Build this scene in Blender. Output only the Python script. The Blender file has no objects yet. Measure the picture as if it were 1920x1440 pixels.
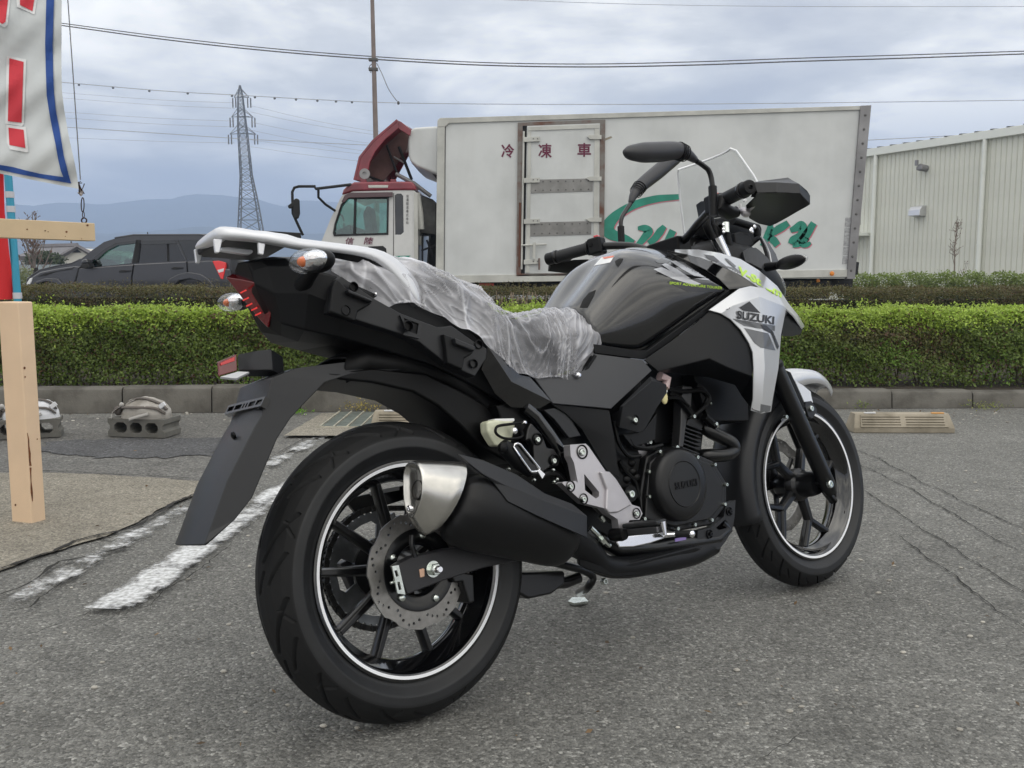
import bpy, bmesh, math, random
import numpy as np
from mathutils import Vector, Matrix, noise
from mathutils.bvhtree import BVHTree
from mathutils.geometry import tessellate_polygon
random.seed(7)
R = math.radians
scene = bpy.context.scene
C = scene.collection

# ------------------------------------------------------------------ camera
F_PX, PITCH, ROLL, CAM_H = 1795.57, 6.258, -0.159, 0.919
cam_data = bpy.data.cameras.new('camera')
cam = bpy.data.objects.new('camera', cam_data)
C.objects.link(cam)
cam_data.sensor_width = 36
cam_data.lens = F_PX / 1920 * 36
cam_data.clip_start = 0.05
cam_data.clip_end = 12000
AX = Matrix.Rotation(R(-PITCH), 3, 'X') @ Matrix.Rotation(R(ROLL), 3, 'Y')   # columns right, forward, up
CR, CF, CU = AX.col[0].copy(), AX.col[1].copy(), AX.col[2].copy()
M3 = Matrix((CR, CU, -CF)).transposed()
cam.matrix_world = Matrix.Translation((0, 0, CAM_H)) @ M3.to_4x4()
scene.camera = cam
CAM = Vector((0, 0, CAM_H))

# ------------------------------------------------------------------ world and sun
SUN_EL, SUN_AZ = R(66), R(138)          # azimuth measured from +Y clockwise
world = bpy.data.worlds.new('World')
scene.world = world
world.use_nodes = True
wt = world.node_tree
wt.nodes.clear()
def wn(t, **k):
    n = wt.nodes.new(t)
    for a, b in k.items(): setattr(n, a, b)
    return n
def wl(a, b): wt.links.new(a, b)
sky = wn('ShaderNodeTexSky', sky_type='NISHITA', sun_disc=False, sun_elevation=SUN_EL, sun_rotation=SUN_AZ, air_density=1.2, dust_density=2.0)
bg_sky = wn('ShaderNodeBackground'); bg_sky.inputs[1].default_value = 0.10
wl(sky.outputs[0], bg_sky.inputs[0])
tc = wn('ShaderNodeTexCoord')
sep = wn('ShaderNodeSeparateXYZ'); wl(tc.outputs['Generated'], sep.inputs[0])
zc = wn('ShaderNodeMath', operation='MAXIMUM'); wl(sep.outputs[2], zc.inputs[0]); zc.inputs[1].default_value = 0.0
za = wn('ShaderNodeMath', operation='ADD'); wl(zc.outputs[0], za.inputs[0]); za.inputs[1].default_value = 0.16
dx = wn('ShaderNodeMath', operation='DIVIDE'); wl(sep.outputs[0], dx.inputs[0]); wl(za.outputs[0], dx.inputs[1])
dy = wn('ShaderNodeMath', operation='DIVIDE'); wl(sep.outputs[1], dy.inputs[0]); wl(za.outputs[0], dy.inputs[1])
cmb = wn('ShaderNodeCombineXYZ'); wl(dx.outputs[0], cmb.inputs[0]); wl(dy.outputs[0], cmb.inputs[1])
n1 = wn('ShaderNodeTexNoise'); n1.inputs['Scale'].default_value = 1.1; n1.inputs['Detail'].default_value = 7; n1.inputs['Roughness'].default_value = 0.55; n1.inputs['Distortion'].default_value = 0.35
wl(cmb.outputs[0], n1.inputs['Vector'])
n2 = wn('ShaderNodeTexNoise'); n2.inputs['Scale'].default_value = 2.6; n2.inputs['Detail'].default_value = 6; n2.inputs['Roughness'].default_value = 0.5
wl(cmb.outputs[0], n2.inputs['Vector'])
mixn = wn('ShaderNodeMix', data_type='FLOAT'); mixn.inputs[0].default_value = 0.35
wl(n1.outputs[0], mixn.inputs[2]); wl(n2.outputs[0], mixn.inputs[3])
cr = wn('ShaderNodeValToRGB')
e = cr.color_ramp.elements
e[0].position = 0.40; e[0].color = (0.655, 0.655, 0.665, 1)
e[1].position = 0.60; e[1].color = (1.58, 1.53, 1.40, 1)
m_ = cr.color_ramp.elements.new(0.49); m_.color = (0.91, 0.90, 0.86, 1)
wl(mixn.outputs[0], cr.inputs[0])
# cloud base is a little bluer close to the horizon
hz = wn('ShaderNodeMapRange'); hz.inputs[1].default_value = 0.0; hz.inputs[2].default_value = 0.16; hz.inputs[3].default_value = 1.0; hz.inputs[4].default_value = 0.0
wl(sep.outputs[2], hz.inputs[0])
hm = wn('ShaderNodeMix', data_type='RGBA'); wl(hz.outputs[0], hm.inputs[0]); wl(cr.outputs[0], hm.inputs[6]); hm.inputs[7].default_value = (0.64, 0.68, 0.79, 1)
bg_cl = wn('ShaderNodeBackground')
zg = wn('ShaderNodeMath', operation='MULTIPLY_ADD'); wl(zc.outputs[0], zg.inputs[0]); zg.inputs[1].default_value = 0.62; zg.inputs[2].default_value = 1.03; wl(zg.outputs[0], bg_cl.inputs[1])   # overcast: brighter overhead
wl(hm.outputs[2], bg_cl.inputs[0])
ms = wn('ShaderNodeMixShader'); ms.inputs[0].default_value = 0.93
wl(bg_sky.outputs[0], ms.inputs[1]); wl(bg_cl.outputs[0], ms.inputs[2])
wo = wn('ShaderNodeOutputWorld'); wl(ms.outputs[0], wo.inputs[0])

sun_d = bpy.data.lights.new('sun', 'SUN'); sun_d.energy = 0.55; sun_d.angle = R(75); sun_d.color = (1.0, 0.985, 0.96)
sun = bpy.data.objects.new('sun', sun_d); C.objects.link(sun)
sd = Vector((math.sin(SUN_AZ) * math.cos(SUN_EL), math.cos(SUN_AZ) * math.cos(SUN_EL), math.sin(SUN_EL)))
sun.rotation_euler = sd.to_track_quat('Z', 'Y').to_euler()
sun.location = (0, 0, 30)
vs = scene.view_settings
vs.view_transform = 'Standard'; vs.look = 'None'; vs.gamma = 1; vs.exposure = -0.02; vs.use_curve_mapping = False
scene.cycles.max_bounces = 8
scene.cycles.transparent_max_bounces = 24
scene.cycles.volume_bounces = 1
scene.cycles.use_denoising = True

# ------------------------------------------------------------------ projections
ZN = {0: (0, 0, 1), 1: (340, 400, 3.2), 2: (740, 400, 3.2), 3: (1020, 240, 3.2), 4: (460, 780, 2.4), 5: (860, 680, 3.2),
      6: (1300, 600, 2.77), 7: (0, 680, 3), 8: (680, 820, 4.8), 9: (1180, 660, 6.857), 10: (900, 760, 6.857),
      11: (1120, 900, 6.857), 12: (1280, 370, 9.6), 13: (1340, 320, 9.6), 14: (1020, 420, 12), 15: (1160, 260, 12),
      16: (1360, 700, 4.8), 17: (1360, 860, 4.8), 18: (500, 200, 3.84), 19: (780, 180, 4), 20: (1560, 220, 4.236),
      21: (0, 400, 4), 22: (400, 100, 3.6), 23: (1440, 680, 4), 24: (0, 0, 2.4), 25: (500, 690, 4.8), 26: (0, 390, 8), 27: (180, 700, 9.6)}
def P(z, *l):
    """list of plan coordinates in detail drawing z -> full drawing coordinates (keeps extra items)"""
    a, b, s = ZN[z]
    return [(a + t[0] / s, b + t[1] / s) + tuple(t[2:]) for t in l]
def ray(px, py):
    return CR * ((px - 960) / F_PX) + CF + CU * (-(py - 720) / F_PX)
def at(px, py, Y):
    d = ray(px, py); return CAM + d * (Y / d.y)
def gnd(px, py, z=0.0):
    d = ray(px, py); return CAM + d * ((z - CAM_H) / d.z)
# motorcycle frame: x forward, y to its left, z up, leaning on its side stand
BM = Matrix.Translation((-0.197, 1.923, 0.0013)) @ (Matrix.Rotation(R(38.873), 4, 'Z') @ Matrix.Rotation(R(-12.367), 4, 'X'))
BI = BM.inverted()
CB = BI @ CAM
BI3 = BI.to_3x3()
def bk(px, py, w):
    """point of the motorcycle (its own frame) seen at px,py and w metres to the right of its middle plane"""
    d = BI3 @ ray(px, py)
    return CB + d * ((-w - CB.y) / d.y)
def bkx(px, py, x):
    d = BI3 @ ray(px, py); return CB + d * ((x - CB.x) / d.x)

# ------------------------------------------------------------------ materials
MATS = {}
def mat(name, col, rough=0.5, metal=0.0, coat=0.0, spec=0.5, bump=0.0, bscale=200.0, var=0.0, vscale=8.0, rvar=0.0, alpha=1.0, trans=0.0, emis=None, coords='Object', sss=0, col2=None, lo=0.35, hi=0.65, bdist=0.002, aniso=0):
    if name in MATS: return MATS[name]
    m = bpy.data.materials.new(name); m.use_nodes = True
    t = m.node_tree; b = t.nodes['Principled BSDF']
    b.inputs['Base Color'].default_value = (*col, 1)
    b.inputs['Roughness'].default_value = rough; b.inputs['Metallic'].default_value = metal
    b.inputs['Coat Weight'].default_value = coat; b.inputs['Coat Roughness'].default_value = 0.03
    b.inputs['Specular IOR Level'].default_value = spec
    b.inputs['Alpha'].default_value = alpha; b.inputs['Transmission Weight'].default_value = trans
    if aniso: b.inputs['Anisotropic'].default_value = aniso
    if emis: b.inputs['Emission Color'].default_value = (*emis[:3], 1); b.inputs['Emission Strength'].default_value = emis[3]
    tcn = t.nodes.new('ShaderNodeTexCoord')
    if var or col2:
        n = t.nodes.new('ShaderNodeTexNoise'); n.inputs['Scale'].default_value = vscale; n.inputs['Detail'].default_value = 6; n.inputs['Roughness'].default_value = 0.6
        t.links.new(tcn.outputs[coords], n.inputs['Vector'])
        r = t.nodes.new('ShaderNodeValToRGB'); el = r.color_ramp.elements
        el[0].position = lo; el[1].position = hi
        if col2: el[0].color = (*col2, 1); el[1].color = (*col, 1)
        else:
            el[0].color = tuple(c * (1 - var) for c in col) + (1,); el[1].color = tuple(min(1, c * (1 + var)) for c in col) + (1,)
        t.links.new(n.outputs[0], r.inputs[0]); t.links.new(r.outputs[0], b.inputs['Base Color'])
    if rvar:
        n = t.nodes.new('ShaderNodeTexNoise'); n.inputs['Scale'].default_value = vscale * 1.7; n.inputs['Detail'].default_value = 4
        t.links.new(tcn.outputs[coords], n.inputs['Vector'])
        mr = t.nodes.new('ShaderNodeMapRange'); mr.inputs[3].default_value = max(0.02, rough - rvar); mr.inputs[4].default_value = min(1, rough + rvar)
        t.links.new(n.outputs[0], mr.inputs[0]); t.links.new(mr.outputs[0], b.inputs['Roughness'])
    if bump:
        n = t.nodes.new('ShaderNodeTexNoise'); n.inputs['Scale'].default_value = bscale; n.inputs['Detail'].default_value = 3
        t.links.new(tcn.outputs[coords], n.inputs['Vector'])
        bp = t.nodes.new('ShaderNodeBump'); bp.inputs['Strength'].default_value = bump; bp.inputs['Distance'].default_value = bdist
        t.links.new(n.outputs[0], bp.inputs['Height']); t.links.new(bp.outputs[0], b.inputs['Normal'])
    MATS[name] = m
    return m

def streaky(m, col, amt=.10, sx=9.0, sz=.45):
    """adds faint vertical dirt runs to a painted wall or box side"""
    t = m.node_tree; b = t.nodes['Principled BSDF']; old = b.inputs['Base Color'].links[0].from_socket if b.inputs['Base Color'].links else None
    tcn = t.nodes.new('ShaderNodeTexCoord'); mp = t.nodes.new('ShaderNodeMapping'); mp.inputs['Scale'].default_value = (sx, sx, sz); t.links.new(tcn.outputs['Object'], mp.inputs[0])
    n = t.nodes.new('ShaderNodeTexNoise'); n.inputs['Scale'].default_value = 1; n.inputs['Detail'].default_value = 8; n.inputs['Roughness'].default_value = .65; t.links.new(mp.outputs[0], n.inputs['Vector'])
    mr = t.nodes.new('ShaderNodeMapRange'); mr.inputs[1].default_value = .46; mr.inputs[2].default_value = .72; mr.inputs[3].default_value = 0; mr.inputs[4].default_value = amt * 3; t.links.new(n.outputs[0], mr.inputs[0])
    mx = t.nodes.new('ShaderNodeMix'); mx.data_type = 'RGBA'; t.links.new(mr.outputs[0], mx.inputs[0])
    if old: t.links.new(old, mx.inputs[6])
    else: mx.inputs[6].default_value = b.inputs['Base Color'].default_value
    mx.inputs[7].default_value = (*col, 1); t.links.new(mx.outputs[2], b.inputs['Base Color']); return m

# ------------------------------------------------------------------ objects
def tag(o, label=None, cat=None, group=None, kind=None):
    if label: o['label'] = label
    if cat: o['category'] = cat
    if group: o['group'] = group
    if kind: o['kind'] = kind
    return o
def thing(name, label, cat, loc=(0, 0, 0), rot=None, group=None):
    o = bpy.data.objects.new(name, None); C.objects.link(o)
    o.empty_display_size = 0.1
    if rot is not None: o.matrix_world = Matrix.Translation(loc) @ rot.to_4x4()
    else: o.location = loc
    return tag(o, label, cat, group)
def finish(me, name, m, parent=None, bevel=0.0, seg=2, subsurf=0, solid=0.0, smooth=40.0, soff=-1.0, label=None, kind=None, bangle=30):
    o = bpy.data.objects.new(name, me); C.objects.link(o)
    ms_ = m if isinstance(m, (list, tuple)) else [m]
    if not me.materials:
        for x in ms_: me.materials.append(x)
    if smooth and len(me.polygons):
        me.polygons.foreach_set('use_smooth', [True] * len(me.polygons))
        if not subsurf: me.set_sharp_from_angle(angle=R(smooth if not bevel else 180))
    if solid:
        d = o.modifiers.new('solid', 'SOLIDIFY'); d.thickness = solid; d.offset = soff; d.use_even_offset = True; d.thickness_clamp = 1.0
    if subsurf:
        d = o.modifiers.new('sub', 'SUBSURF'); d.levels = subsurf; d.render_levels = subsurf
    if bevel:
        d = o.modifiers.new('bevel', 'BEVEL'); d.width = bevel; d.segments = seg; d.limit_method = 'ANGLE'; d.angle_limit = R(bangle); d.harden_normals = True
    if parent is not None: o.parent = parent
    if label: o['label'] = label
    if kind: o['kind'] = kind
    return o
def _frame(d):
    d = d.normalized(); u = Vector((0, 0, 1)) if abs(d.z) < 0.9 else Vector((1, 0, 0))
    a = d.cross(u).normalized(); return a, a.cross(d).normalized()
class MB:
    def __init__(s): s.v = []; s.f = []; s.mi = []; s.cur = 0
    def add(s, vs_, fs, mi=None):
        b = len(s.v); s.v += [Vector(x) for x in vs_]; s.f += [tuple(b + i for i in f) for f in fs]
        s.mi += [s.cur if mi is None else mi] * len(fs); return s
    def box(s, a, b, M=None):
        x0, y0, z0 = a; x1, y1, z1 = b
        v = [Vector(p) for p in ((x0, y0, z0), (x1, y0, z0), (x1, y1, z0), (x0, y1, z0), (x0, y0, z1), (x1, y0, z1), (x1, y1, z1), (x0, y1, z1))]
        if M is not None: v = [M @ p for p in v]
        return s.add(v, [(0, 3, 2, 1), (4, 5, 6, 7), (0, 1, 5, 4), (1, 2, 6, 5), (2, 3, 7, 6), (3, 0, 4, 7)])
    def prism(s, pts, vec, taper=None):
        pts = [Vector(p) for p in pts]; vec = Vector(vec); n = len(pts)
        nn = Vector((0, 0, 0))
        for i in range(n): nn += pts[i].cross(pts[(i + 1) % n])
        q = [p + vec for p in pts]
        if taper is not None:
            c = sum(q, Vector()) / n; q = [c + (p - c) * taper for p in q]
        if nn.dot(vec) > 0: a = tuple(range(n))[::-1]; sides = [(i, (i + 1) % n, n + (i + 1) % n, n + i) for i in range(n)]; b = tuple(range(n, 2 * n))
        else: a = tuple(range(n)); sides = [((i + 1) % n, i, n + i, n + (i + 1) % n) for i in range(n)]; b = tuple(range(n, 2 * n))[::-1]
        return s.add(pts + q, [a, b] + sides)
    def tube(s, pts, r, seg=8, cap=True, closed=False, flat=1.0):
        pts = [Vector(p) for p in pts]; n = len(pts)
        rs = [r] * n if not isinstance(r, (list, tuple)) else list(r)
        vs_, fs = [], []; pa = None
        for i, p in enumerate(pts):
            if closed: d = pts[(i + 1) % n] - pts[i - 1]
            else: d = (pts[min(i + 1, n - 1)] - pts[max(i - 1, 0)])
            if d.length < 1e-9: d = Vector((0, 0, 1))
            d.normalize()
            if pa is None: a, b = _frame(d)
            else:
                a = (pa - d * pa.dot(d)); a = a.normalized() if a.length > 1e-6 else _frame(d)[0]; b = a.cross(d).normalized()
            pa = a
            for k in range(seg):
                t = 2 * math.pi * k / seg
                vs_.append(p + a * (math.cos(t) * rs[i]) + b * (math.sin(t) * rs[i] * flat))
        for i in range(n if closed else n - 1):
            j = (i + 1) % n
            for k in range(seg):
                l = (k + 1) % seg
                fs.append((i * seg + l, i * seg + k, j * seg + k, j * seg + l))
        if cap and not closed:
            fs.append(tuple(range(seg))); fs.append(tuple(range((n - 1) * seg, n * seg))[::-1])
        return s.add(vs_, fs)
    def lathe(s, prof, c=(0, 0, 0), ax=(0, 1, 0), seg=32, closed=False, a0=0, a1=2 * math.pi):
        """prof: list of (radius, height along ax)"""
        c = Vector(c); ax = Vector(ax).normalized(); a, b = _frame(ax)
        full = abs((a1 - a0) - 2 * math.pi) < 1e-6; ns = seg if full else seg + 1
        vs_, fs = [], []; n = len(prof)
        for i in range(ns):
            t = a0 + (a1 - a0) * i / seg; e_ = a * math.cos(t) + b * math.sin(t)
            for r, h in prof: vs_.append(c + ax * h + e_ * max(r, 1e-5))
        for i in range(seg):
            j = (i + 1) % ns
            for k in range(n if closed else n - 1):
                l = (k + 1) % n
                fs.append((i * n + k, i * n + l, j * n + l, j * n + k))
        return s.add(vs_, fs)
    def ell(s, c, rx, ry, rz, M=None, seg=16, rings=10):
        c = Vector(c); vs_, fs = [], []
        for i in range(rings + 1):
            ph = math.pi * i / rings
            for k in range(seg):
                t = 2 * math.pi * k / seg
                p = Vector((rx * math.sin(ph) * math.cos(t), ry * math.sin(ph) * math.sin(t), rz * math.cos(ph)))
                vs_.append(c + (M @ p if M is not None else p))
        for i in range(rings):
            for k in range(seg):
                l = (k + 1) % seg
                fs.append((i * seg + k, (i + 1) * seg + k, (i + 1) * seg + l, i * seg + l))
        return s.add(vs_, fs)
    def grid(s, rows, closed=False, flip=False):
        n = len(rows[0]); vs_ = [p for r_ in rows for p in r_]; fs = []
        for i in range(len(rows) - 1):
            for k in range(n if closed else n - 1):
                l = (k + 1) % n; f = (i * n + k, i * n + l, (i + 1) * n + l, (i + 1) * n + k)
                fs.append(f[::-1] if flip else f)
        return s.add(vs_, fs)
    def mesh(s, name):
        me = bpy.data.meshes.new(name); me.from_pydata([tuple(v) for v in s.v], [], s.f)
        if any(s.mi): me.polygons.foreach_set('material_index', s.mi)
        me.validate(); me.update(); return me
    def build(s, name, m, parent=None, clean=False, **k):
        me = s.mesh(name)
        if clean:
            bm = bmesh.new(); bm.from_mesh(me); bmesh.ops.remove_doubles(bm, verts=bm.verts, dist=1e-5)
            bmesh.ops.recalc_face_normals(bm, faces=bm.faces); bm.to_mesh(me); bm.free()
        return finish(me, name, m, parent, **k)
def fill_mesh(name, loops, thick, M, res=1, bev=0.0):
    """flat plate with holes: loops of 2D points, first outer; returns a mesh mapped by M (local z = thickness, centred)"""
    cu = bpy.data.curves.new(name, 'CURVE'); cu.dimensions = '2D'; cu.fill_mode = 'BOTH'
    cu.extrude = thick / 2 - bev; cu.bevel_depth = bev; cu.bevel_resolution = 0; cu.offset = -bev
    for lp in loops:
        sp = cu.splines.new('POLY'); sp.points.add(len(lp) - 1); sp.use_cyclic_u = True
        for q, (x, y) in zip(sp.points, lp): q.co = (x, y, 0, 1)
    o = bpy.data.objects.new('tmp_curve', cu)
    me = bpy.data.meshes.new_from_object(o)
    bpy.data.objects.remove(o); bpy.data.curves.remove(cu)
    me.name = name; me.transform(M)
    return me
def text_mesh(name, body, size=1.0, extrude=0.0, align='CENTER', shear=0.0, bold=0.0, space=1.0):
    cu = bpy.data.curves.new(name, 'FONT'); cu.body = body; cu.size = size; cu.extrude = extrude; cu.shear = shear; cu.offset = bold
    cu.align_x = align; cu.align_y = 'CENTER'; cu.resolution_u = 4; cu.space_character = space
    o = bpy.data.objects.new('tmp_text', cu)
    me = bpy.data.meshes.new_from_object(o)
    bpy.data.objects.remove(o); bpy.data.curves.remove(cu); me.name = name
    return me
def circ(cx, cy, r, n=16, ph=0): return [(cx + r * math.cos(ph + 2 * math.pi * i / n), cy + r * math.sin(ph + 2 * math.pi * i / n)) for i in range(n)]
def copy_tree(o, parent=None):
    c = o.copy(); C.objects.link(c); c.parent = parent
    for ch in [x for x in C.objects if x.parent == o]: copy_tree(ch, c)
    return c
def rnd(a, b): return random.uniform(a, b)
def smoothline(pts, n=8):
    """Catmull-Rom through points"""
    pts = [Vector(p) for p in pts]; out = []
    q = [pts[0] * 2 - pts[1]] + pts + [pts[-1] * 2 - pts[-2]]
    for i in range(1, len(q) - 2):
        for k in range(n):
            t = k / n
            out.append(0.5 * ((2 * q[i]) + (q[i + 1] - q[i - 1]) * t + (2 * q[i - 1] - 5 * q[i] + 4 * q[i + 1] - q[i + 2]) * t * t + (3 * q[i] - q[i - 1] - 3 * q[i + 1] + q[i + 2]) * t ** 3))
    out.append(pts[-1]); return out

def loft(b, secs, cap0=True, cap1=True):
    n = len(secs[0]); b.grid(secs, closed=True)
    off = len(b.v) - n * len(secs)
    if cap0: b.f.append(tuple(off + i for i in range(n))); b.mi.append(b.cur)
    if cap1: b.f.append(tuple(off + (len(secs) - 1) * n + i for i in range(n))[::-1]); b.mi.append(b.cur)
m_tyre = mat('tyre_rubber', (0.0135, 0.014, 0.0152), spec=.4, rough=0.50, bump=0.25, bscale=350, var=0.18, vscale=14, bdist=0.001)
m_tread = mat('tyre_tread_rubber', (0.0095, 0.0096, 0.0100), spec=.25, rough=0.66, bump=0.35, bscale=500, var=0.2, vscale=10, bdist=0.001)
m_gloss = mat('gloss_black_paint', (0.0025, 0.0025, 0.003), rough=0.10, coat=1.0, var=0.1)
m_tank = mat('gloss_black_tank_paint', (0.003, 0.0032, 0.004), rough=0.20, coat=1.0, bump=0.10, bscale=5, bdist=0.004)
m_plas = mat('grained_black_plastic', (0.0058, 0.006, 0.0068), spec=.22, rough=0.44, bump=0.35, bscale=900, bdist=0.0006, var=0.12, vscale=9)
m_plas2 = mat('charcoal_panel_plastic', (0.0135, 0.014, 0.0160), spec=.38, rough=0.38, bump=0.3, bscale=1100, bdist=0.0005, var=0.08, vscale=6)
m_dark = mat('deep_black_plastic', (0.002, 0.002, 0.0023), spec=.2, rough=0.42, bump=0.2, bscale=500)
m_blkmetal = mat('black_painted_metal', (0.003, 0.003, 0.0034), spec=.35, rough=0.28, coat=0.3, bump=0.15, bscale=260)
m_case = mat('black_engine_paint', (0.0075, 0.0075, 0.008), rough=0.34, metal=0.1, spec=.4, bump=0.3, bscale=600, bdist=0.0006, var=0.15)
m_silver = mat('silver_paint', (0.66, 0.67, 0.69), rough=0.28, metal=0.5, coat=0.6, bump=0.08, bscale=1500, bdist=0.0003)
m_rack = mat('pale_silver_paint', (0.66, 0.67, 0.70), rough=0.36, metal=0.35, coat=0.2, bump=0.1, bscale=900, bdist=0.0004)
m_cast = mat('cast_aluminium', (0.52, 0.50, 0.52), rough=0.42, metal=0.75, bump=0.3, bscale=700, bdist=0.0006, var=0.08)
m_chrome = mat('chrome', (0.86, 0.86, 0.88), rough=0.08, metal=1.0)
m_zinc = mat('zinc_plated_steel', (0.66, 0.70, 0.66), rough=0.25, metal=1.0, var=0.15, vscale=80)
m_steel = mat('brushed_stainless', (0.60, 0.585, 0.55), rough=0.27, metal=1.0, bump=0.12, bscale=420, bdist=0.0005, var=0.08, vscale=20)
m_disc = mat('brake_disc_steel', (0.27, 0.262, 0.25), rough=0.42, metal=0.95, bump=0.2, bscale=500, bdist=0.0005, var=0.12, vscale=60)
m_chain = mat('oiled_chain_steel', (0.035, 0.034, 0.033), rough=0.38, metal=0.7, bump=0.3, bscale=400)
m_stripe = mat('white_rim_tape', (0.80, 0.81, 0.84), rough=0.4)
m_redlens = mat('red_lens', (0.15, 0.004, 0.008), rough=0.10, coat=1.0, bump=0.35, bscale=260, bdist=0.001)
m_redbright = mat('bright_red_plastic', (0.62, 0.02, 0.025), rough=0.15, coat=1.0)
m_amber = mat('amber_bulb', (0.72, 0.16, 0.03), rough=0.25, coat=0.6)
m_reflect = mat('lamp_reflector', (0.85, 0.86, 0.88), rough=0.12, metal=1.0, bump=0.5, bscale=90, bdist=0.002)
m_bottle = mat('milky_fluid_bottle', (0.55, 0.56, 0.42), rough=0.4, var=0.25, vscale=14)
m_white = mat('white_label', (0.8, 0.8, 0.8), rough=0.5)
m_lime = mat('lime_decal', (0.55, 0.85, 0.04), rough=0.35)
m_decsil = mat('silver_decal', (0.50, 0.51, 0.54), rough=0.30, metal=0.5)
m_decdark = mat('dark_decal', (0.035, 0.036, 0.042), rough=0.35)
m_decgrey = mat('grey_decal', (0.17, 0.175, 0.185), rough=0.32, metal=0.4)
m_copper = mat('copper_tab', (0.65, 0.42, 0.30), rough=0.35, metal=0.8)
def clear_mat(name, tint=(1, 1, 1), a=0.12, rough=0.03):
    m = bpy.data.materials.new(name); m.use_nodes = True; t = m.node_tree; t.nodes.clear()
    o = t.nodes.new('ShaderNodeOutputMaterial'); mx = t.nodes.new('ShaderNodeMixShader')
    tr = t.nodes.new('ShaderNodeBsdfTransparent'); tr.inputs[0].default_value = (*tint, 1)
    gl = t.nodes.new('ShaderNodeBsdfGlossy'); gl.inputs['Roughness'].default_value = rough
    lw = t.nodes.new('ShaderNodeLayerWeight'); lw.inputs[0].default_value = 0.5
    pw = t.nodes.new('ShaderNodeMath'); pw.operation = 'POWER'; pw.inputs[1].default_value = 4.0
    ml = t.nodes.new('ShaderNodeMath'); ml.operation = 'MULTIPLY_ADD'; ml.inputs[1].default_value = 0.6; ml.inputs[2].default_value = 0.04 + a; ml.use_clamp = True
    t.links.new(lw.outputs['Facing'], pw.inputs[0]); t.links.new(pw.outputs[0], ml.inputs[0]); t.links.new(ml.outputs[0], mx.inputs[0])
    t.links.new(tr.outputs[0], mx.inputs[1]); t.links.new(gl.outputs[0], mx.inputs[2]); t.links.new(mx.outputs[0], o.inputs[0])
    MATS[name] = m; return m
m_clear = clear_mat('clear_lens', a=0.10)
m_screen = clear_mat('clear_windscreen', tint=(0.93, 0.94, 0.95), a=0.02)


m_panel = mat('grey_side_panel_plastic', (0.026, 0.027, 0.031), spec=.5, rough=0.36, bump=0.3, bscale=1100, bdist=0.0005, var=0.08, vscale=6)
m_shade = mat('satin_black_shroud_plastic', (0.0062, 0.0064, 0.0074), spec=.28, rough=0.40, bump=0.3, bscale=1100, bdist=0.0005, var=0.08, vscale=6)
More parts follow.
